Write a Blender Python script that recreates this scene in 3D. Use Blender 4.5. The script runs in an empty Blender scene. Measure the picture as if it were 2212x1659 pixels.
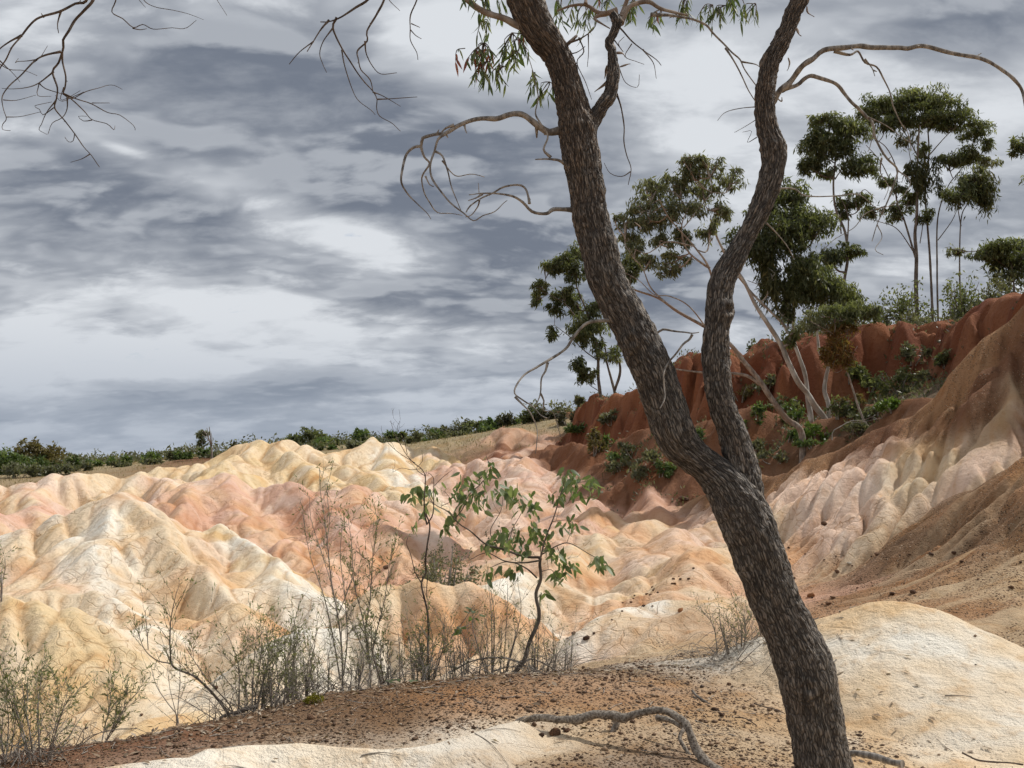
import bpy, math, random, time
import numpy as np
from mathutils import Vector, noise as mnoise

T0 = time.time()
SC = bpy.context.scene
COL = SC.collection
rng = np.random.default_rng(7)
random.seed(7)

# ------------------------------------------------------------------ camera
CAM_Z = 1.6
HFOV = math.radians(54.0)
TILT = math.radians(4.49)
PW, PH = 2212.0, 1659.0                      # working pixel frame used to read positions off the photograph
FPX = (PW / 2) / math.tan(HFOV / 2)
cam_data = bpy.data.cameras.new('camera')
cam_data.sensor_width = 36.0
cam_data.lens = 18.0 / math.tan(HFOV / 2)
cam_data.clip_start = 0.05
cam_data.clip_end = 20000.0
cam = bpy.data.objects.new('camera', cam_data)
COL.objects.link(cam)
cam.location = (0, 0, CAM_Z)
cam.rotation_euler = (math.radians(90) + TILT, 0, 0)
SC.camera = cam

# ------------------------------------------------------------------ light
SUN_AZ = math.radians(66)                    # to the right of the view direction
SUN_EL = math.radians(52)
sun_dir = Vector((math.sin(SUN_AZ) * math.cos(SUN_EL), math.cos(SUN_AZ) * math.cos(SUN_EL), math.sin(SUN_EL)))
sd = bpy.data.lights.new('sun', 'SUN')
sd.energy = 3.7
sd.angle = math.radians(0.55)
sd.color = (1.0, 0.955, 0.895)
so = bpy.data.objects.new('sun', sd)
COL.objects.link(so)
so.rotation_euler = (-sun_dir).to_track_quat('-Z', 'Y').to_euler()
so.location = (0, 0, 30)

SC.view_settings.view_transform = 'Standard'
SC.view_settings.look = 'None'
SC.view_settings.exposure = 0.0
SC.view_settings.gamma = 1.0
SC.view_settings.use_curve_mapping = False
SC.render.engine = 'CYCLES'
SC.cycles.max_bounces = 3
SC.cycles.use_adaptive_sampling = True
SC.cycles.adaptive_threshold = 0.03
SC.cycles.diffuse_bounces = 2
SC.cycles.glossy_bounces = 1
SC.cycles.transmission_bounces = 2
SC.cycles.transparent_max_bounces = 4
SC.cycles.caustics_reflective = False
SC.cycles.caustics_refractive = False


class NT:
    """small helper to wire shader nodes"""
    def __init__(self, tree):
        self.t = tree; self.n = tree.nodes; self.l = tree.links
    def node(self, typ, **kw):
        nd = self.n.new(typ)
        for k, v in kw.items():
            setattr(nd, k, v)
        return nd
    def put(self, sock, v):
        if v is None:
            return
        if isinstance(v, bpy.types.NodeSocket):
            self.l.new(v, sock)
        else:
            sock.default_value = v
    def math(self, op, a, b=None, c=None, clamp=False):
        nd = self.node('ShaderNodeMath', operation=op, use_clamp=clamp)
        self.put(nd.inputs[0], a)
        if b is not None: self.put(nd.inputs[1], b)
        if c is not None: self.put(nd.inputs[2], c)
        return nd.outputs[0]
    def vmath(self, op, a, b=None, scale=None):
        nd = self.node('ShaderNodeVectorMath', operation=op)
        self.put(nd.inputs[0], a)
        if b is not None: self.put(nd.inputs[1], b)
        if scale is not None: self.put(nd.inputs[3], scale)
        return nd.outputs['Value'] if op in ('LENGTH', 'DOT_PRODUCT') else nd.outputs[0]
    def mix(self, f, a, b, blend='MIX'):
        nd = self.node('ShaderNodeMix', data_type='RGBA', blend_type=blend)
        nd.clamp_factor = True
        self.put(nd.inputs[0], f)
        self.put(nd.inputs[6], a if isinstance(a, bpy.types.NodeSocket) else (*a, 1.0))
        self.put(nd.inputs[7], b if isinstance(b, bpy.types.NodeSocket) else (*b, 1.0))
        return nd.outputs[2]
    def noise(self, vec, scale, detail=4.0, rough=0.55, dist=0.0, out='Fac', lac=2.0):
        nd = self.node('ShaderNodeTexNoise')
        nd.noise_dimensions = '3D'
        self.put(nd.inputs['Vector'], vec)
        nd.inputs['Scale'].default_value = scale
        nd.inputs['Detail'].default_value = detail
        nd.inputs['Roughness'].default_value = rough
        nd.inputs['Lacunarity'].default_value = lac
        nd.inputs['Distortion'].default_value = dist
        return nd.outputs[out]
    def voronoi(self, vec, scale, feature='F1', out='Distance', rand=1.0):
        nd = self.node('ShaderNodeTexVoronoi', feature=feature)
        self.put(nd.inputs['Vector'], vec)
        nd.inputs['Scale'].default_value = scale
        nd.inputs['Randomness'].default_value = rand
        return nd.outputs[out]
    def smooth(self, v, lo, hi, a=0.0, b=1.0):
        nd = self.node('ShaderNodeMapRange', interpolation_type='SMOOTHSTEP', clamp=True)
        self.put(nd.inputs[0], v)
        for i, q in enumerate((lo, hi, a, b)):
            self.put(nd.inputs[i + 1], q)
        return nd.outputs[0]
    def lin(self, v, lo, hi, a=0.0, b=1.0):
        nd = self.node('ShaderNodeMapRange', interpolation_type='LINEAR', clamp=True)
        self.put(nd.inputs[0], v)
        for i, q in enumerate((lo, hi, a, b)):
            self.put(nd.inputs[i + 1], q)
        return nd.outputs[0]
    def sep(self, v):
        nd = self.node('ShaderNodeSeparateXYZ'); self.put(nd.inputs[0], v); return nd.outputs
    def comb(self, x, y, z):
        nd = self.node('ShaderNodeCombineXYZ')
        for i, q in enumerate((x, y, z)): self.put(nd.inputs[i], q)
        return nd.outputs[0]


def px_dir(px, py):
    x = (px - PW / 2) / FPX; y = (PH / 2 - py) / FPX
    c, s = math.cos(TILT), math.sin(TILT)
    return np.array((x, c - y * s, s + y * c))


def P(px, py, d):
    """world point seen at (px, py) in the photograph, d metres ahead of the camera"""
    v = px_dir(px, py)
    return np.array((0, 0, CAM_Z)) + v * (d / v[1])


def M(px, d):
    """metres per working pixel at distance d"""
    return d / FPX


# ------------------------------------------------------------------ sky
def build_world():
    w = bpy.data.worlds.new('World')
    SC.world = w
    w.use_nodes = True
    w.cycles.sampling_method = 'MANUAL'
    w.cycles.sample_map_resolution = 512
    t = NT(w.node_tree)
    for nd in list(t.n): t.n.remove(nd)
    out = t.node('ShaderNodeOutputWorld')
    bg = t.node('ShaderNodeBackground')
    bg.inputs['Strength'].default_value = 0.1
    t.l.new(bg.outputs[0], out.inputs[0])
    sky = t.node('ShaderNodeTexSky', sky_type='NISHITA')
    sky.sun_disc = False
    sky.sun_elevation = SUN_EL
    sky.sun_rotation = SUN_AZ
    sky.altitude = 200; sky.air_density = 1.0; sky.dust_density = 1.2; sky.ozone_density = 1.0
    d = t.node('ShaderNodeTexCoord').outputs['Generated']
    dn = t.vmath('NORMALIZE', d)
    x, y, z = t.sep(dn)
    zc = t.math('ADD', t.math('MAXIMUM', z, 0.0), 0.30)
    u = t.math('DIVIDE', x, zc); v = t.math('DIVIDE', y, zc)
    el = t.math('MULTIPLY', t.math('ARCSINE', z), 57.2958)
    az = t.math('MULTIPLY', t.math('ARCTAN2', x, y), 57.2958)
    # broken cloud deck: lumps shrink and flatten towards the horizon
    p = t.comb(t.math('MULTIPLY', u, 2.0), t.math('MULTIPLY', v, 3.2), 3.7)
    warp = t.noise(p, 1.1, 2, 0.55, out='Color')
    pw = t.vmath('ADD', p, t.vmath('SCALE', t.vmath('SUBTRACT', warp, (0.5, 0.5, 0.5)), scale=0.36))
    big = t.noise(pw, 0.65, 1, 0.5)
    mid = t.noise(pw, 1.75, 6, 0.57)
    mid2 = t.noise(t.vmath('ADD', pw, (.06, -.20, 0)), 1.75, 3, 0.57)      # the same lumps a step nearer the sun
    dens = t.math('ADD', t.math('MULTIPLY', big, 0.34), t.math('MULTIPLY', mid, 0.66))
    # the particular dark banks and bright breaks of this sky: (px, py, half-width, half-height, tilt, amount)
    blobs = [(330, 190, 520, 170, -12, .10), (1000, 330, 420, 210, 8, .12), (700, 300, 330, 170, 12, .07), (150, 420, 260, 90, 8, .085),
             (420, 440, 120, 55, 10, .08), (150, 590, 330, 55, -3, .07), (2100, 60, 330, 110, 0, .10), (820, 600, 240, 50, 6, .06),
             (700, 690, 180, 40, 0, .06), (1450, 330, 200, 110, 0, .05), (2150, 420, 160, 50, 0, .07), (1100, 560, 240, 110, -10, .07), (1950, 620, 200, 40, 0, .05),
             (60, 30, 150, 50, 0, -.08), (960, 120, 150, 60, 5, -.10), (320, 350, 260, 38, 14, -.14), (640, 470, 200, 45, 14, -.10),
             (110, 700, 150, 60, 0, -.06), (850, 530, 100, 45, 0, -.14), (1500, 170, 200, 60, 0, -.05), (1850, 180, 200, 50, 10, -.02),
             (1600, 50, 110, 40, 0, -.04), (460, 650, 260, 30, 4, -.09), (1520, 300, 90, 40, 0, -.13), (330, 590, 60, 14, 0, -.04),
             (760, 508, 45, 11, 0, -.11), (265, 322, 50, 10, 15, -.10), (1500, 20, 400, 60, 0, .05), (1990, 240, 190, 60, 20, -.05)]
    acc = None
    for (bx, by, bw, bh, tl, am) in blobs:
        q = px_dir(bx, by); q = q / np.linalg.norm(q)
        a0 = math.degrees(math.atan2(q[0], q[1])); e0 = math.degrees(math.asin(q[2]))
        k = math.degrees(1 / FPX)
        c, s = math.cos(math.radians(tl)), math.sin(math.radians(tl))
        da = t.math('SUBTRACT', az, a0); de = t.math('SUBTRACT', e0, el)
        xx = t.math('DIVIDE', t.math('ADD', t.math('MULTIPLY', da, c), t.math('MULTIPLY', de, s)), bw * k)
        yy = t.math('DIVIDE', t.math('SUBTRACT', t.math('MULTIPLY', de, c), t.math('MULTIPLY', da, s)), bh * k)
        r2 = t.math('ADD', t.math('MULTIPLY', xx, xx), t.math('MULTIPLY', yy, yy))
        g = t.math('MULTIPLY', t.math('EXPONENT', t.math('MULTIPLY', r2, -0.8)), am)
        acc = g if acc is None else t.math('ADD', acc, g)
    dens = t.math('ADD', dens, t.math('MULTIPLY', acc, 1.0))
    cover = t.smooth(dens, 0.285, 0.345)
    thick = t.math('ADD', t.math('MULTIPLY', t.smooth(dens, 0.42, 0.55), .60), t.math('MULTIPLY', t.smooth(dens, 0.50, 0.68), .40))
    rim = t.smooth(t.math('SUBTRACT', mid, mid2), -.02, .12)
    thick = t.math('MULTIPLY', thick, t.math('SUBTRACT', 1.0, t.math('MULTIPLY', rim, .42)))
    white = (7.1, 7.4, 7.8); grey = (1.75, 2.02, 2.55)
    ccol = t.mix(thick, white, grey)
    # thin haze of distance low over the horizon
    lowc = t.mix(t.smooth(dens, 0.42, 0.60), (4.2, 4.7, 5.5), (3.3, 3.8, 4.6))
    low = t.smooth(el, 0.5, 9.0, 0.88, 0.0)
    cc = t.mix(low, ccol, lowc)
    skyc = t.mix(1.0, sky.outputs[0], (1.05, 1.05, 1.08), 'MULTIPLY')
    fin = t.mix(t.math('MAXIMUM', cover, t.smooth(el, 5.0, 8.5, 1.0, 0.0)), skyc, cc)
    t.l.new(fin, bg.inputs['Color'])


build_world()

# ------------------------------------------------------------------ noise in numpy
_perm = np.random.default_rng(11).permutation(512).astype(np.int32)
_perm = np.concatenate([_perm, _perm])
_ga = np.random.default_rng(12).uniform(0, 2 * np.pi, 512)
_gx = np.cos(_ga).astype(np.float32); _gy = np.sin(_ga).astype(np.float32)


def pn(x, y, seed=0):
    """gradient noise, about -1..1"""
    x = np.asarray(x, np.float32) + np.float32(seed * 17.31); y = np.asarray(y, np.float32) - np.float32(seed * 9.77)
    xf = np.floor(x); yf = np.floor(y)
    xi = xf.astype(np.int32) & 511; yi = yf.astype(np.int32) & 511
    fx = x - xf; fy = y - yf
    u = fx * fx * fx * (fx * (fx * 6 - 15) + 10); v = fy * fy * fy * (fy * (fy * 6 - 15) + 10)
    def g(ix, iy, dx, dy):
        h = _perm[_perm[ix & 511] + (iy & 511)]
        return _gx[h] * dx + _gy[h] * dy
    n00 = g(xi, yi, fx, fy); n10 = g(xi + 1, yi, fx - 1, fy)
    n01 = g(xi, yi + 1, fx, fy - 1); n11 = g(xi + 1, yi + 1, fx - 1, fy - 1)
    a = n00 + u * (n10 - n00); b = n01 + u * (n11 - n01)
    return (a + v * (b - a)) * np.float32(1.5)


def fbm(x, y, oct=4, seed=0, gain=0.5):
    s = 0; a = 1.0; f = 1.0; tot = 0
    for i in range(oct):
        s = s + a * pn(x * f, y * f, seed + i * 3); tot += a
        a *= gain; f *= 2.03
    return s / tot


def sstep(v, lo, hi):
    t = np.clip((v - lo) / (hi - lo), 0, 1)
    return t * t * (3 - 2 * t)


# ------------------------------------------------------------------ terrain
C = dict(white=(.82, .77, .665), cream=(.74, .59, .405), yellow=(.69, .53, .315), ochre=(.56, .365, .17), pink=(.65, .42, .32), pinkpale=(.74, .555, .435),
         orange=(.68, .445, .28), salmon=(.60, .36, .25), red=(.165, .058, .030), redorange=(.255, .108, .055), redbrown=(.185, .088, .047), brown=(.185, .112, .064), dirt=(.35, .20, .105),
         tan=(.45, .325, .20), apron=(.20, .095, .052), litter=(.15, .11, .07), dry=(.32, .26, .155))
C = {k: np.array(v, np.float32) for k, v in C.items()}

# floor: thin-plate surface through points read from the photograph; (x, y, z) or ('p', px, py, d)
FLOOR = []
for xx in (-4, -2, 0, 2, 4):
    for yy in (-4, 0, 2.5, 4.2):
        FLOOR.append((xx, yy, 0.0))
FLOOR += [(-14, -14, .3), (0, -16, .3), (14, -14, 1.0), (-14, 0, -.2), (-9, 5, -.3)]
FLOOR += [tuple(P(*q)) for q in [(-250, 1690, 4.9), (0, 1645, 5.35), (300, 1600, 5.8), (600, 1530, 6.5), (900, 1474, 7.3), (1200, 1445, 7.8), (1450, 1435, 7.9)]]
def atz(px, d, z):
    p = P(px, 1000, d); return (p[0], p[1], z)
FLOOR += [atz(-300, 7.4, -.95), atz(0, 7.6, -.95), atz(300, 8.0, -.98), atz(600, 8.6, -.85), atz(900, 9.3, -.62), atz(1200, 9.8, -.35), atz(1450, 10.2, -.12)]
FLOOR += [(-7, 12, -1.1), (-3.5, 13, -1.05), (-8, 24, -.3), (-14, 26, -.2), (-1, 13, -.9), (1, 12, -.5), (2.4, 13, -.25), (1, 20, -.45), (-3, 22, -.5), (-12, 36, .1), (0, 36, .1), (-22, 30, .3), (-25, 15, -.3), (-20, 45, .4)]
FLOOR += [tuple(P(*q)) for q in [(1500, 1120, 23), (1700, 1215, 16), (1650, 1300, 12.5), (1800, 1300, 11), (2000, 1300, 9.6), (2212, 1390, 8.2), (2212, 1240, 9.6), (2212, 1130, 11.2), (2050, 1190, 12.5), (1850, 1190, 15),
                                 (1700, 1130, 18.5), (1560, 1080, 24), (1420, 1030, 31), (1560, 1010, 28), (1700, 965, 25), (1790, 925, 24), (1900, 890, 24), (1960, 860, 24), (1400, 985, 36), (1280, 1000, 42)]]
FLOOR += [(9, 8.5, 1.6), (12, 11, 3.0), (15, 15, 4.6), (12, 4, .9), (18, 8, 3.0), (22, 18, 6)]
FLOOR += [tuple(P(*q)) for q in [(-300, 1025, 60), (0, 1020, 58), (200, 1012, 58), (320, 1002, 58), (480, 985, 60), (650, 965, 62), (760, 962, 62), (900, 955, 62), (1000, 945, 62), (1100, 925, 60), (1190, 905, 56)]]
FLOOR += [(-40, 58, .9), (-60, 30, .8), (30, 60, 7), (20, 60, 6.2), (40, 30, 8), (-60, 90, 1.0), (0, 95, 2.5), (40, 95, 7)]
FLOOR = np.array(FLOOR, np.float64)


def tps_fit(pts, vals, smooth=0.02):
    n = len(pts)
    d2 = ((pts[:, None] - pts[None]) ** 2).sum(-1)
    K = np.where(d2 > 0, 0.5 * d2 * np.log(d2 + 1e-12), 0) + np.eye(n) * smooth
    Pm = np.c_[np.ones(n), pts]
    A = np.block([[K, Pm], [Pm.T, np.zeros((3, 3))]])
    b = np.concatenate([vals, np.zeros(3)])
    return np.linalg.solve(A, b)


TPSW = tps_fit(FLOOR[:, :2], FLOOR[:, 2])


def tps_eval(x, y):
    z = TPSW[-3] + TPSW[-2] * x + TPSW[-1] * y
    for (px_, py_, _), w in zip(FLOOR, TPSW[:-3]):
        d2 = (x - px_) ** 2 + (y - py_) ** 2 + 1e-9
        z = z + w * 0.5 * d2 * np.log(d2)
    return z


# floor colours: px, py, d, colour, gravel amount
FCOL = [(0, 1650, 5.2, 'redbrown', 1), (300, 1610, 5.7, 'redbrown', 1), (600, 1540, 6.4, 'brown', 1), (900, 1500, 7.0, 'brown', 1), (1200, 1470, 7.3, 'brown', 1), (1400, 1445, 7.7, 'brown', 1),
        (800, 1560, 5.9, 'brown', .9), (1050, 1540, 6.1, 'dirt', .8), (1300, 1500, 6.6, 'dirt', .7), (1150, 1590, 5.6, 'tan', .5), (1300, 1640, 4.9, 'brown', 1), (1450, 1630, 5.0, 'brown', .9), (1580, 1560, 5.6, 'tan', .7), (1600, 1640, 4.9, 'dirt', .6),
        (600, 1650, 4.7, 'cream', .1), (0, 1700, 4.4, 'redbrown', 1), (1250, 1690, 4.4, 'brown', 1), (1900, 1640, 4.7, 'cream', .25), (2200, 1640, 4.7, 'cream', .2), (1100, 1800, 3.4, 'tan', .5), (1700, 1900, 3.0, 'tan', .4), (200, 1900, 3.0, 'tan', .4),
        (100, 1590, 8.5, 'cream', .1), (400, 1560, 9.2, 'cream', .1), (700, 1500, 9.5, 'cream', .1), (1000, 1450, 9.8, 'cream', .1), (1200, 1400, 10.2, 'tan', .3), (1280, 1400, 10, 'salmon', .4), (1350, 1430, 9.2, 'tan', .4), (1250, 1330, 11.5, 'orange', .3),
        (1450, 1230, 15, 'orange', .15), (0, 1180, 22, 'orange', .1), (150, 1165, 23, 'salmon', .1), (700, 1230, 17, 'orange', .1), (900, 1200, 18, 'salmon', .2), (1080, 1180, 19, 'salmon', .3), (980, 1120, 25, 'cream', .2),
        (1700, 1230, 15, 'orange', .4), (1750, 1290, 12, 'salmon', .5), (1900, 1280, 11, 'dirt', .7), (2100, 1350, 9, 'dirt', .7), (1800, 1200, 15, 'brown', .9), (1700, 1150, 18, 'brown', .9), (1900, 1150, 15, 'brown', .9), (2100, 1180, 12, 'brown', .8),
        (2212, 1250, 9.5, 'tan', .7), (2212, 1330, 8.6, 'tan', .8), (2150, 1120, 12, 'brown', .9), (2212, 1050, 12, 'brown', .9), (1500, 1090, 24, 'redbrown', .6), (1560, 1060, 25, 'tan', .4), (1450, 1020, 32, 'litter', .6), (1600, 1000, 27, 'litter', .7), (1750, 950, 25, 'litter', .7),
        (1900, 890, 24, 'litter', .7), (1350, 960, 40, 'redbrown', .6), (1250, 960, 46, 'redbrown', .5), (1200, 930, 54, 'dry', .4), (0, 1015, 60, 'dry', .3), (300, 1000, 60, 'dry', .3), (600, 970, 62, 'dry', .3), (800, 960, 62, 'dry', .3), (1000, 945, 62, 'dry', .3), (450, 990, 60, 'redbrown', .3), (870, 962, 60, 'dry', .3)]
FCP = np.array([P(a, b, c)[:2] for (a, b, c, _, _) in FCOL]); FCC = np.array([C[k] for (_, _, _, k, _) in FCOL]); FCG = np.array([g for (_, _, _, _, g) in FCOL])

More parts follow.
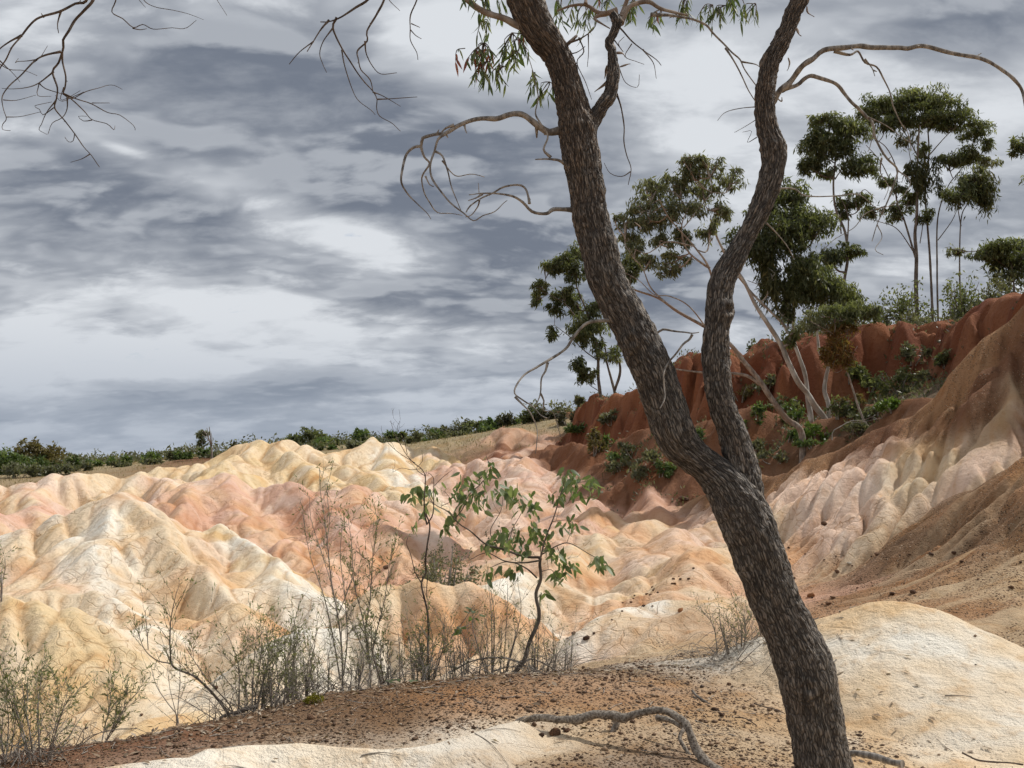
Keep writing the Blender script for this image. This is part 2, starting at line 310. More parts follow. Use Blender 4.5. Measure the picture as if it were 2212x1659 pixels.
# ridges: object key, points, slope near side, slope far side, rounding, rill spacing, rill depth, colour 1, colour 2, mix scale, gravel
RIDGES = [
    ('cone', [(-120, 1182, 16.6), (60, 1160, 17), (150, 1130, 17.2), (205, 1098, 17.3), (245, 1083, 17.3)], .42, .85, .10, 1.3, .16, 'white', 'cream', .8, .0),
    ('cone', [(245, 1083, 17.3), (330, 1140, 16.3), (430, 1215, 14.8), (520, 1300, 13.4), (610, 1400, 11.9)], .50, .55, .16, .9, .17, 'cream', 'orange', .6, .0),
    ('cone', [(245, 1083, 17.3), (215, 1170, 15.5), (235, 1270, 13.6), (300, 1380, 11.9), (380, 1470, 10.6), (430, 1530, 9.9)], .48, .48, .22, 1.0, .20, 'white', 'cream', .9, .0),
    ('cone', [(120, 1190, 15.6), (110, 1240, 14.3), (90, 1270, 13.3)], .45, .45, .3, 1.0, .15, 'cream', 'orange', .7, .1),
    ('lobe', [(-260, 1330, 11.6), (-100, 1302, 11.5), (20, 1297, 11.3), (110, 1335, 10.9), (200, 1410, 10.3), (300, 1510, 9.6), (350, 1560, 9.2)], .62, .6, .35, 1.1, .22, 'cream', 'yellow', .7, .0),
    ('low', [(170, 1625, 7.7), (320, 1547, 8.4), (430, 1536, 8.8), (560, 1560, 9.0)], .7, .6, .15, .7, .10, 'cream', 'yellow', .6, .0),
    ('dome', [(432, 1156, 18.6), (465, 1136, 18.4), (540, 1172, 16.9), (600, 1225, 15.6), (660, 1280, 14.3)], .62, .8, .22, .9, .16, 'white', 'yellow', .7, .0),
    ('pinkridge', [(300, 1090, 25), (360, 1072, 25.8), (430, 1052, 26.8), (550, 1043, 27), (610, 1050, 26.3), (655, 1038, 26.3), (725, 1043, 26), (776, 1048, 25.6), (851, 1073, 24.6), (901, 1111, 23), (934, 1161, 20.6)], .52, .7, .32, 1.7, .42, 'pink', 'pinkpale', .35, .0),
    ('pinkridge', [(655, 1040, 26.2), (700, 1085, 23.6), (740, 1140, 21.0), (770, 1190, 19.2)], .62, .62, .28, 1.2, .30, 'salmon', 'pink', .5, .0),
    ('pinkridge', [(500, 1046, 27), (530, 1090, 24.2), (590, 1140, 21.5), (670, 1190, 19.3), (720, 1235, 17.6)], .55, .55, .35, 1.2, .3, 'orange', 'pink', .5, .0),
    ('pinkridge', [(776, 1048, 25.6), (790, 1090, 23.3), (830, 1140, 21), (850, 1195, 18.8)], .62, .62, .3, 1.2, .3, 'orange', 'salmon', .5, .0),
    ('pinkridge', [(400, 1062, 26.4), (390, 1090, 24.4), (400, 1125, 22), (430, 1160, 20.4)], .55, .55, .3, 1.2, .3, 'orange', 'salmon', .5, .0),
    ('cone', [(262, 1083, 17.6), (310, 1090, 18.2), (345, 1110, 18.6), (395, 1165, 17.2), (420, 1200, 16.4)], .6, .8, .10, .8, .15, 'salmon', 'orange', .5, .0),
    ('yellowridge', [(280, 1052, 34), (320, 1015, 36), (370, 1000, 37), (430, 993, 37.5), (474, 970, 38.5), (530, 954, 39), (607, 952, 39), (650, 960, 39), (695, 984, 38), (713, 986, 38), (751, 975, 39.5), (826, 962, 41), (876, 967, 42), (914, 970, 43), (960, 988, 43)], .56, .6, .5, 2.6, .75, 'yellow', 'cream', .3, .0),
    ('yellowridge', [(607, 952, 39), (640, 985, 35.5), (690, 1015, 32.5), (740, 1045, 30)], .7, .7, .4, 1.6, .4, 'yellow', 'cream', .4, .0),
    ('yellowridge', [(530, 954, 39), (515, 985, 35.5), (490, 1015, 32.5), (450, 1045, 30)], .7, .7, .4, 1.6, .4, 'yellow', 'cream', .4, .0),
    ('yellowridge', [(713, 986, 38), (760, 1000, 35), (830, 1040, 31.5), (870, 1070, 29)], .7, .7, .4, 1.6, .4, 'cream', 'yellow', .4, .0),
    ('yellowridge', [(826, 962, 41), (850, 1000, 37), (890, 1040, 33), (930, 1075, 30)], .7, .7, .4, 1.6, .45, 'yellow', 'white', .4, .0),
    ('yellowridge', [(914, 970, 43), (960, 1000, 39), (990, 1030, 35)], .7, .7, .4, 1.6, .45, 'yellow', 'pinkpale', .4, .0),
    ('leftridge', [(-250, 1060, 30), (-100, 1050, 30.5), (20, 1042, 31), (70, 1043, 31), (130, 1035, 31.5), (190, 1031, 32), (230, 1022, 32.5), (275, 1015, 33), (310, 1022, 33), (360, 1052, 31.5), (410, 1080, 29.5), (440, 1092, 28.5)], .5, .5, .4, 1.6, .35, 'cream', 'pinkpale', .3, .0),
    ('leftridge', [(40, 1045, 31), (70, 1075, 28.5), (110, 1115, 26)], .55, .55, .4, 1.6, .3, 'pink', 'cream', .4, .0),
    ('leftridge', [(-80, 1050, 30), (-40, 1085, 27.5), (0, 1125, 25)], .55, .55, .4, 1.6, .3, 'pink', 'cream', .4, .0),
    ('pinkslope', [(950, 1005, 37), (1010, 995, 36), (1050, 992, 35), (1110, 1001, 33), (1165, 1003, 32), (1200, 1020, 31), (1260, 1040, 29), (1330, 1062, 27)], .5, .6, .35, 1.4, .32, 'pink', 'pinkpale', .4, .0),
    ('pinkslope', [(1120, 1002, 33), (1150, 1045, 28.5), (1180, 1085, 25.5)], .55, .55, .4, 1.4, .25, 'pinkpale', 'pink', .4, .0),
    ('redmound', [(985, 1000, 50), (1040, 955, 51), (1080, 932, 52), (1115, 926, 52), (1140, 936, 51), (1180, 938, 50), (1200, 960, 48), (1225, 985, 46)], .75, .6, .4, 1.6, .5, 'salmon', 'pink', .3, .0),
    ('redmound', [(1095, 928, 52), (1085, 965, 48), (1090, 995, 44.5)], .8, .8, .3, 1.6, .4, 'red', 'salmon', .4, .0),
    ('redmound', [(1180, 940, 50), (1150, 965, 47), (1110, 1000, 43.5)], .8, .8, .3, 1.6, .4, 'pink', 'pinkpale', .4, .0),
    ('pinkslope', [(1270, 1022, 36), (1310, 1003, 35), (1340, 1015, 34), (1370, 1045, 32)], .6, .6, .3, 1.3, .25, 'pinkpale', 'tan', .4, .2),
    ('pinkslope', [(1350, 1062, 26.5), (1390, 1063, 26), (1420, 1080, 24.5), (1455, 1105, 22.5), (1520, 1115, 21)], .55, .6, .25, 1.0, .2, 'pink', 'salmon', .5, .0),
    ('pinkslope', [(1300, 1075, 24.5), (1250, 1078, 24), (1225, 1100, 22.4), (1190, 1140, 19.8), (1160, 1185, 18)], .55, .95, .15, .9, .14, 'pink', 'pinkpale', .5, .0),
    ('orangeslope', [(1340, 1100, 22.5), (1290, 1105, 21.5), (1235, 1112, 20.6), (1205, 1135, 19.2), (1180, 1180, 17.4), (1150, 1225, 15.8)], .45, .8, .2, 1.2, .16, 'orange', 'pink', .5, .0),
    ('orangeslope', [(1430, 1115, 21.5), (1370, 1135, 19.8), (1300, 1150, 18.5), (1235, 1180, 17), (1190, 1225, 15.2), (1140, 1270, 13.6)], .42, .5, .25, 1.2, .14, 'cream', 'orange', .5, .0),
    ('orangeslope', [(1620, 1140, 18), (1540, 1130, 18.6), (1480, 1150, 17.8), (1430, 1205, 15.6)], .42, .5, .3, 1.2, .16, 'orange', 'pinkpale', .5, .0),
    ('orangeslope', [(1720, 1195, 15.5), (1640, 1170, 15.8), (1560, 1190, 14.9), (1500, 1225, 13.6), (1440, 1262, 12.4)], .4, .5, .35, 1.2, .14, 'cream', 'orange', .6, .05),
    ('whitedome', [(1480, 1300, 11.2), (1440, 1290, 11.2), (1395, 1288, 11.1), (1350, 1310, 10.7), (1320, 1350, 10.2)], .85, .8, .28, .8, .10, 'white', 'cream', .8, .0),
    ('whitedome', [(1560, 1280, 11.4), (1500, 1312, 10.6), (1450, 1360, 9.9), (1410, 1410, 9.2)], .6, .6, .25, .8, .10, 'cream', 'tan', .7, .1),
    ('middome', [(830, 1275, 11.2), (870, 1244, 11.3), (930, 1232, 11.2), (985, 1240, 11.2), (1030, 1280, 10.9), (1060, 1330, 10.5)], .95, .9, .35, .9, .2, 'cream', 'orange', .6, .0),
    ('middome', [(1020, 1262, 12.4), (1110, 1235, 13.2), (1190, 1245, 13.3)], .5, .6, .3, .9, .1, 'white', 'cream', .6, .0),
    ('smallwhite', [(570, 1420, 9.9), (620, 1385, 10.1), (690, 1345, 10.4), (760, 1330, 10.6)], .8, .7, .2, .7, .12, 'white', 'cream', .6, .0),
    ('nearmound', [(1405, 1466, 7.5), (1560, 1432, 7.7), (1700, 1370, 7.8), (1830, 1322, 7.6), (1930, 1300, 7.4), (2000, 1314, 7.2), (2110, 1368, 6.9), (2212, 1424, 6.6), (2420, 1520, 6.0)], .36, .75, .30, 1.6, .02, 'cream', 'white', .9, .0),
    ('nearstrip', [(230, 1668, 4.6), (380, 1642, 4.72), (450, 1633, 4.78), (490, 1616, 4.88), (600, 1606, 4.98), (700, 1617, 4.95), (800, 1625, 4.92), (900, 1612, 5.05), (1020, 1590, 5.25), (1110, 1562, 5.5)], .55, .7, .05, .5, .03, 'white', 'cream', .9, .0),
    ('spur', [(1520, 1075, 23), (1600, 1048, 21.5), (1655, 1031, 20.4), (1753, 987, 19.2), (1888, 926, 18.2), (1972, 893, 17.6), (2030, 850, 17.2), (2080, 790, 16.9), (2140, 711, 16.6), (2280, 560, 16.2)], .66, .9, .18, .7, .27, 'redbrown', 'dirt', .5, .5),
    ('spur', [(1700, 1108, 18.2), (1800, 1088, 17.4), (1930, 1012, 16.6), (2010, 965, 16.1), (2090, 893, 15.7), (2170, 800, 15.4)], .8, .8, .10, .8, .15, 'tan', 'pinkpale', .5, .2),
    ('spur', [(2130, 880, 15.5), (2160, 960, 14.6), (2180, 1000, 14.0)], .8, .8, .15, .6, .12, 'ochre', 'cream', .5, .2),
    ('spur', [(1900, 1108, 15.4), (2000, 1092, 14.4), (2107, 1058, 13.4), (2160, 1020, 12.9), (2212, 972, 12.5), (2320, 880, 12)], .62, .8, .12, 1.4, .10, 'brown', 'dirt', .5, .6),
    ('cliff', [(900, 952, 90), (1120, 910, 66), (1220, 890, 54), (1275, 868, 46), (1340, 858, 40), (1375, 850, 39), (1420, 830, 35), (1440, 822, 36), (1480, 792, 33), (1505, 786, 34.2), (1560, 777, 31.6), (1590, 772, 32.8), (1640, 760, 30.2), (1668, 755, 31.6), (1715, 746, 29.6), (1748, 741, 31.0), (1785, 734, 28.8), (1832, 716, 30.6), (1850, 710, 28.6), (1885, 704, 30.4),
               (1915, 702, 27.8), (1955, 702, 29.4), (1995, 705, 26.8), (2025, 700, 28.0), (2060, 690, 25.4), (2085, 680, 26.4), (2120, 662, 24.0), (2150, 652, 24.8), (2230, 630, 22.2), (2420, 540, 20.5)], 2.5, .03, .08, 2.2, .7, 'red', 'redorange', .5, .1),
]
RDATA = []
for (key, pts, sn, sf, a, lam, amp, c1, c2, ms, gr) in RIDGES:
    RDATA.append((key, np.array([P(*q) for q in pts]), sn, sf, a, lam, amp, C[c1], C[c2], ms, gr))
KEYS = []
for r in RIDGES:
    if r[0] not in KEYS: KEYS.append(r[0])
SPUR1 = [r[0] for r in RIDGES].index('spur')


def ridge_eval(x, y, rd, k):
    key, pts, sn, sf, a, lam, amp, c1, c2, ms, gr = rd
    best = np.full(x.shape, 1e9, np.float32); sd_ = np.zeros_like(best); tt = np.zeros_like(best); zz = np.zeros_like(best)
    al = np.zeros_like(best); pp = np.zeros_like(best)
    L = 0.0
    n = len(pts) - 1
    ds = []; zi = []
    score = np.full(x.shape, 1e9, np.float32)
    seg = np.linalg.norm(np.diff(pts[:, :2], axis=0), axis=1)
    LT = seg.sum()
    # a little wander so that the crest line is not ruler-drawn
    wx = x + 0.25 * min(lam, 1.5) * pn(x / (lam * 1.4), y / (lam * 1.4), 40 + k)
    wy = y + 0.25 * min(lam, 1.5) * pn(x / (lam * 1.4), y / (lam * 1.4), 80 + k)
    if key == 'cliff':
        wx = wx + 1.3 * pn(x / 7.0, y / 7.0, 147) + .5 * pn(x / 3.0, y / 3.0, 141) + .45 * pn(x / 1.0, y / 1.0, 142) + .16 * pn(x * 2.6, y * 2.6, 145); wy = wy + .5 * pn(x / 3.0, y / 3.0, 143) + .45 * pn(x / 1.0, y / 1.0, 144) + .16 * pn(x * 2.6, y * 2.6, 146)
    for i in range(n):
        ax, ay, az_ = pts[i]; bx, by, bz = pts[i + 1]
        dx, dy = (bx - ax) / seg[i], (by - ay) / seg[i]
        rx, ry = wx - ax, wy - ay
        ta = rx * dx + ry * dy
        tc = np.clip(ta, 0, seg[i])
        perp = rx * dy - ry * dx                     # > 0 on the right-hand side of the travel direction
        over = ta - tc
        d = np.sqrt(perp * perp + over * over)
        m = d - .004 * np.abs(perp) < score               # at a corner the segment faced squarely decides the side
        score = np.where(m, d - .004 * np.abs(perp), score)
        best = np.where(m, d, best); sd_ = np.where(m, perp, sd_)
        tt = np.where(m, L + tc, tt); ds.append(d); zi.append(az_ + (bz - az_) * tc / seg[i])
        first = (i == 0); last = (i == n - 1)
        o = np.where((over > 0) & last, over, np.where((over < 0) & first, over, 0))
        al = np.where(m, o, al)
        L += seg[i]
    r = best
    tau = .12 + .16 * r
    wsum = 0; zz = 0
    for d, q in zip(ds, zi):
        w_ = np.exp(-(d - r) / tau); wsum = wsum + w_; zz = zz + w_ * q
    zz = zz / wsum
    Rc = max(0.8, lam)
    phi = np.arctan2(np.abs(al), np.abs(sd_) + 1e-6)
    right = sd_ > 0
    c = np.where(right, tt, 2 * LT + math.pi * Rc - tt)
    c = np.where(al > 0, np.where(right, LT + phi * Rc, LT + (math.pi - phi) * Rc), c)
    c = np.where(al < 0, np.where(right, 2 * LT + math.pi * Rc + (math.pi - phi) * Rc, 2 * LT + math.pi * Rc + phi * Rc), c)
    CT = 2 * LT + 2 * math.pi * Rc
    rad = CT / (2 * math.pi)
    ang = c / rad
    rr = rad + r * 0.35
    ux, uy = np.cos(ang) * rr / lam, np.sin(ang) * rr / lam
    wob = 0.35 * pn(x / lam * .9, y / lam * .9, k + 5)
    v1 = np.abs(pn(ux + wob, uy + wob, k)); v2 = np.abs(pn(ux * 2.3 + wob, uy * 2.3 - wob, k + 19))
    crease = (1 - np.clip(v1 * 2.4, 0, 1)) ** 1.6 + 0.45 * (1 - np.clip(v2 * 2.2, 0, 1)) ** 1.6
    lob = np.clip(v1 * 1.8, 0, 1)
    # near side of a ridge that runs left to right in the picture is the right-hand side
    blend = sstep(sd_ / (r + 1e-3), -.5, .5)
    s = sf + (sn - sf) * blend
    prof = s * (np.sqrt(r * r + a * a) - a)
    grow = sstep(r, a * .3, a + lam * .9)
    if key == 'cliff':
        amp_ = amp * blend * (1 - .85 * sstep(r, .9, 2.6))
        prof = prof * (1 - .72 * blend * sstep(r, 1.0, 3.4))       # talus apron below the face
    else:
        amp_ = amp
    if key == 'cliff':
        zz = zz + .30 * fbm(x / 1.3, y / 1.3, 3, 171) * np.exp(-(r / 2.5) ** 2)
    z = zz - prof - amp_ * grow * (crease - .35 * lob)
    return z, r * blend, crease * grow


EROS = None
GRIDS = [(-12.0, 10.5, 6.6, 22.5, 0.048), (-19.5, 16.0, 19.5, 52.0, 0.09)]


def grid_sample(G, g, x, y):
    x0, x1, y0, y1, dx = g
    ny, nx = G.shape
    fx = np.clip((x - x0) / dx, 0, nx - 1.001); fy = np.clip((y - y0) / dx, 0, ny - 1.001)
    ix = fx.astype(np.int32); iy = fy.astype(np.int32); a = (fx - ix).astype(np.float32); b = (fy - iy).astype(np.float32)
    return (G[iy, ix] * (1 - a) + G[iy, ix + 1] * a) * (1 - b) + (G[iy + 1, ix] * (1 - a) + G[iy + 1, ix + 1] * a) * b


def ero_sample(k, x, y):
    t = sstep(y, 20.2, 22.0)
    return grid_sample(EROS[0][k], GRIDS[0], x, y) * (1 - t) + grid_sample(EROS[1][k], GRIDS[1], x, y) * t


def erode_one(g_, near, iters=9):
    """rain running down the clay: flow gathers, cuts rills, and the ground between them rounds off"""
    EX0, EX1, EY0, EY1, EDX = g_
    xs = np.arange(EX0, EX1, EDX); ys = np.arange(EY0, EY1, EDX)
    X, Y = np.meshgrid(xs, ys)
    H0 = terrain(X, Y, False).astype(np.float64)
    H = H0 + .05 * fbm(X * 1.3, Y * 1.3, 3, 61) + .02 * fbm(X * 4, Y * 4, 2, 62)
    ny, nx = H.shape
    idx = np.arange(ny * nx).reshape(ny, nx)
    g = np.random.default_rng(3)
    offs = [(-1, -1), (-1, 0), (-1, 1), (0, -1), (0, 1), (1, -1), (1, 0), (1, 1)]
    A = None
    for it in range(iters):
        Hn = H + g.normal(0, .07 * EDX, H.shape)
        best = np.zeros(H.shape); rec = idx.copy()
        for dy, dx in offs:
            dl = EDX * math.hypot(dx, dy)
            sy = slice(max(0, -dy), ny - max(0, dy)); sx = slice(max(0, -dx), nx - max(0, dx))
            ty = slice(max(0, dy), ny - max(0, -dy)); tx = slice(max(0, dx), nx - max(0, -dx))
            sl = (Hn[sy, sx] - Hn[ty, tx]) / dl
            m = sl > best[sy, sx]
            best[sy, sx] = np.where(m, sl, best[sy, sx]); rec[sy, sx] = np.where(m, idx[ty, tx], rec[sy, sx])
        order = np.argsort(-Hn.ravel())
        r = rec.ravel().tolist(); od = order.tolist()
        a = [1.0] * len(r)
        for i in od:
            q = r[i]
            if q != i: a[q] += a[i]
        A = np.array(a)
        f = ((.075 if near else 0.06) * np.minimum(A, 250) ** .5).tolist()
        h = H.ravel().tolist()
        for i in reversed(od):
            q = r[i]
            if q != i and h[i] > h[q]:
                h[i] = (h[i] + f[i] * h[q]) / (1 + f[i])
        H = np.array(h).reshape(ny, nx)
        for _ in range(1):
            Lp = np.zeros_like(H)
            Lp[1:-1, 1:-1] = H[:-2, 1:-1] + H[2:, 1:-1] + H[1:-1, :-2] + H[1:-1, 2:] - 4 * H[1:-1, 1:-1]
            H = H + .04 * Lp
    D = H - H0
    D = np.clip(D, -.34 if near else -.40, .10)
    D[1:-1, 1:-1] = (D[1:-1, 1:-1] * 4 + D[:-2, 1:-1] + D[2:, 1:-1] + D[1:-1, :-2] + D[1:-1, 2:]) / 8
    win = (sstep(Y, EY0, EY0 + 1.6) if near else 1.0) * (1.0 if near else sstep(EY1 - Y, 0, 5)) * sstep(X - EX0, 0, 2) * sstep(EX1 - X, 0, 2)
    edge = np.interp(X / Y, [.05, .07, .14, .17, .25, .34, .44, .5], [60, 46, 35, 33, 30.5, 29, 26, 23])
    win = win * (1 - sstep(Y - edge, -.2, .6))          # nothing runs on the hilltop behind the cliff edge
    E_ = (D * win).astype(np.float32)
    fl_ = np.log(np.maximum(A.reshape(ny, nx), 1))
    fl_[1:-1, 1:-1] = (fl_[1:-1, 1:-1] * 4 + fl_[:-2, 1:-1] + fl_[2:, 1:-1] + fl_[1:-1, :-2] + fl_[1:-1, 2:]) / 8
    return E_, (fl_ * win).astype(np.float32)


def terrain(x, y, full=True):
    x = np.asarray(x, np.float32); y = np.asarray(y, np.float32)
    rad = np.sqrt(x * x + y * y)
    far = sstep(rad, 75, 130)
    fl = tps_eval(np.clip(x, -70, 60), np.clip(y, -20, 110)).astype(np.float32)
    plain = 1.0 + 4.0 * sstep(x / (np.abs(y) + 30), .05, .5) + 0.5 * pn(x / 60, y / 60, 3)
    fl = fl * (1 - far) + plain * far
    fl = fl + 0.05 * fbm(x / 1.7, y / 1.7, 3, 21) + 0.02 * fbm(x * 2.2, y * 2.2, 2, 22)
    n = len(RDATA)
    zs = np.empty((n,) + x.shape, np.float32); cr = np.zeros((n,) + x.shape, np.float32)
    near = rad < 125
    rk = {}
    for k, rd in enumerate(RDATA):
        z = np.full(x.shape, -50, np.float32); q = np.zeros(x.shape, np.float32); rr_ = np.zeros(x.shape, np.float32)
        pmin = rd[1][:, :2].min(0); pmax = rd[1][:, :2].max(0)
        reach = 9.0 if rd[0] != 'cliff' else 60.0
        m = near & (x > pmin[0] - reach) & (x < pmax[0] + reach) & (y > pmin[1] - reach) & (y < pmax[1] + reach)
        if m.any():
            z[m], rr_[m], q[m] = ridge_eval(x[m], y[m], rd, k)
        zs[k] = z; cr[k] = q
        if full and rd[0] in ('spur', 'cliff'): rk[k] = rr_
    zm = zs.max(0)
    kk = 0.035 + 0.0016 * rad
    zr = zm + kk * np.log(np.exp(np.clip((zs - zm) / kk, -30, 0)).sum(0))
    kf = 0.10 + 0.003 * rad
    top = np.maximum(zr, fl)
    dz = np.abs(zr - fl)
    z = top + kf * np.log1p(np.exp(-dz / kf)) - kf * 0.69 * np.exp(-dz / kf)
    wr = 1 / (1 + np.exp(-np.clip((zr - fl) / (kf * 1.2), -20, 20)))     # 1 on ridges, 0 on the floor
    # clay crust: small lumps and nicks
    # rounded lobes with sharp creases, as rain leaves them on the clay
    bmask = sstep(y, 8.6, 12.0) * (1 - .72 * sstep(x / np.maximum(y, 1), .225, .285)) * (1 - sstep(rad, 50, 58)) * (1 - sstep(x / np.maximum(y, 1), .24, .3) * sstep(y, 21, 23))
    lam_ = .72 + .018 * rad
    w1 = .45 * pn(x / 1.9, y / 1.9, 101); w2 = .45 * pn(x / 1.9, y / 1.9, 102)
    bl = np.abs(pn((x + w1) / (1.9 * lam_), (y + w2) / (4.2 * lam_), 103)); bl2 = np.abs(pn((x + w1) / (.85 * lam_), (y + w2) / (2.0 * lam_), 104))
    la = (.28 + .20 * sstep(rad, 15, 26)) * (.45 + .55 * wr)
    bl3 = np.abs(pn((x + w1) / (.42 * lam_), (y + w2) / (1.1 * lam_), 105))
    z = z + bmask * la * (1.15 * (np.clip(bl, 0, .6) ** .7 - .35) + .75 * (np.clip(bl2, 0, .6) ** .7 - .35) + .30 * (np.clip(bl3, 0, .6) ** .7 - .35))
    if EROS is not None:
        z = z + ero_sample(0, x, y)
    lum = 0.035 * fbm(x * 1.1, y * 1.1, 4, 31) + 0.012 * fbm(x * 5, y * 5, 3, 32)
    z = z + lum * (0.4 + .6 * wr) * (1 - far)
    if not full:
        return z
    w = np.exp(np.clip((zs - zm) / (0.06 + 0.002 * rad), -30, 0)); w /= w.sum(0)
    win = zs.argmax(0)
    col = np.zeros(x.shape + (3,), np.float32); gv = np.zeros(x.shape, np.float32)
    gsub = np.zeros(x.shape, np.float32)
    for k, rd in enumerate(RDATA):
        gsub[:] = 0
        m = w[k] > .004
        if not m.any(): continue
        xx, yy = x[m], y[m]
        sc = rd[9]
        mixv = sstep(fbm(xx * sc, yy * sc, 3, 50 + k) + .25 * pn(xx * sc * 4, yy * sc * 4, 9), -.28, .34)
        cc = rd[7] * (1 - mixv)[:, None] + rd[8] * mixv[:, None]
        if k in rk:
            r_ = rk[k][m] + .25 * pn(xx * 1.5, yy * 1.5, 111)
            if rd[0] == 'spur' and k == SPUR1:
                tn = (sstep(r_, .45, .95) * (1 - sstep(z[m], 1.5, 2.3)))[:, None]; pk = sstep(pn(xx * .5 + 3, yy * .5, 112), -.2, .3)[:, None]
                cc = cc * (1 - tn) + (C['pinkpale'] * (1 - pk) + C['cream'] * .92 * pk) * tn
                gsub[m] = tn[:, 0]
            elif rd[0] == 'cliff':
                tn = sstep(r_, 1.6, 3.0)[:, None]
                cc = cc * (1 - tn) + C['apron'] * tn
        # rust washed into the creases, a real stain of the soil
        q = np.clip(cr[k][m] - .55, 0, 1)[:, None] * .5
        cc = cc * (1 - q) + cc * np.array((.80, .62, .44), np.float32) * q
        col[m] += w[k][m][:, None] * cc
        gv[m] += w[k][m] * rd[10] * (1 - gsub[m])
    # floor colours
    d2 = (x[..., None] - FCP[:, 0].astype(np.float32)) ** 2 + (y[..., None] - FCP[:, 1].astype(np.float32)) ** 2
    jit = (0.08 + 0.05 * rad)[..., None]
    wf = 1.0 / (d2 + (jit * .35) ** 2) ** 2.2
    wf /= wf.sum(-1, keepdims=True)
    fc = (wf @ FCC.astype(np.float32)); fg = wf @ FCG.astype(np.float32)
    col = col * wr[..., None] + fc * (1 - wr)[..., None]
    gv = gv * wr + fg * (1 - wr)
    # pale wash streaks running down the gravelly slope at right
    sl = sstep(x / np.maximum(y, 1), .30, .40) * (1 - sstep(y, 14, 17)) * sstep(y, 7.2, 8.5) * (1 - .6 * wr)
    sq = sstep(pn((x + y * .25) * .30, (y - x * .25) * 2.4, 161) + .5 * pn((x + y * .25) * .8, (y - x * .25) * 6.5, 162), .08, .42) * sl
    col = col * (1 - .75 * sq[..., None]) + np.array((.50, .375, .24), np.float32) * (.75 * sq[..., None])
    gv = gv * (1 - .7 * sq)
    # stains, bleached patches, fine rust-brown crack lines: colour of the soil itself
    wxx = x + .35 * pn(x * 1.3, y * 1.3, 71); wyy = y + .35 * pn(x * 1.3, y * 1.3, 72)
    b1 = fbm(wxx * .9, wyy * .9, 4, 73)
    q = sstep(b1, .02, .42)[..., None]
    col = col * (1 - q) + col * np.array((.93, .83, .70), np.float32) * q
    q = (sstep(b1, -.08, -.45) * wr * .5 * sstep(col.mean(-1), .33, .45))[..., None]
    col = col * (1 - q) + (col * .45 + np.array((.84, .78, .67), np.float32) * .55) * q
    b2 = fbm(wxx * 5, wyy * 5, 3, 76)
    q = (sstep(b2, .1, .5) * .6)[..., None]
    col = col * (1 - q) + col * np.array((.86, .74, .60), np.float32) * q
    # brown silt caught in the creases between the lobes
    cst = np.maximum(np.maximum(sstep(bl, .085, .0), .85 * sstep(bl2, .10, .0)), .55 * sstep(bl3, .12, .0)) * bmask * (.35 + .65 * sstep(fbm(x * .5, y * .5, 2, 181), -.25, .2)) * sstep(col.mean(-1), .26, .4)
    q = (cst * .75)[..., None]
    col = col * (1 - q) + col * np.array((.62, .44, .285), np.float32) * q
    crack = sstep(fbm(x * .6, y * .6, 3, 83), -.18, .22) * sstep(col.mean(-1), .30, .45) * (1 - gv) * (1 - sstep(rad, 34, 46)) * (.35 + .65 * sstep(rad, 6.5, 10))
    if EROS is not None:                                  # rusty silt lies along the rills
        fw = ero_sample(1, x, y)
        q = (sstep(fw, 2.2, 4.8) * (.50 + .3 * pn(x * .7, y * .7, 86)) * wr)[..., None]
        col = col * (1 - q) + col * np.array((.70, .52, .36), np.float32) * q
    gv = sstep(.5 * fbm(x * 2.3, y * 2.3, 4, 84) + gv, .18, .72)
    crumb = sstep(fbm(x * 1.6, y * 1.6, 3, 85), .08, .35)
    lab = np.where(wr > .5, win, -1)
    return z, col, gv, lab, crumb, crack


EROS = [erode_one(GRIDS[0], True, 10), erode_one(GRIDS[1], False, 9)]
print('eroded', time.time() - T0)


GRID = {}


def ground_zs(x, y):
    x = np.asarray(x, np.float64); y = np.asarray(y, np.float64)
    A, R, Z = GRID['a'], GRID['r'], GRID['z']
    a = np.arctan2(x, y); a = np.where(a < A[0], a + 2 * math.pi, a)
    r = np.clip(np.hypot(x, y), R[0], R[-1] * .999)
    i = np.clip(np.searchsorted(A, a) - 1, 0, len(A) - 2); k = np.clip(np.searchsorted(R, r) - 1, 0, len(R) - 2)
    u = (a - A[i]) / (A[i + 1] - A[i]); v = (r - R[k]) / (R[k + 1] - R[k])
    return (Z[k, i] * (1 - u) + Z[k, i + 1] * u) * (1 - v) + (Z[k + 1, i] * (1 - u) + Z[k + 1, i + 1] * u) * v


def ground_z(x, y):
    return float(ground_zs(np.array([x]), np.array([y]))[0])


def drop(px, py, d):
    """point on the ground under the place seen at (px, py, d)"""
    p = P(px, py, d)
    return np.array((p[0], p[1], ground_z(p[0], p[1])))


def hit(px, py, d0=2.5, d1=90.0, n=1400):
    """where the sight line through (px, py) first meets the ground"""
    v = px_dir(px, py); v = v / v[1]
    d = np.exp(np.linspace(math.log(d0), math.log(d1), n))
    x, y, z = v[0] * d, v[1] * d, CAM_Z + v[2] * d
    g = ground_zs(x, y)
    k = np.nonzero(z < g)[0]
    i = k[0] if len(k) else n - 1
    return np.array((x[i], y[i], g[i]))


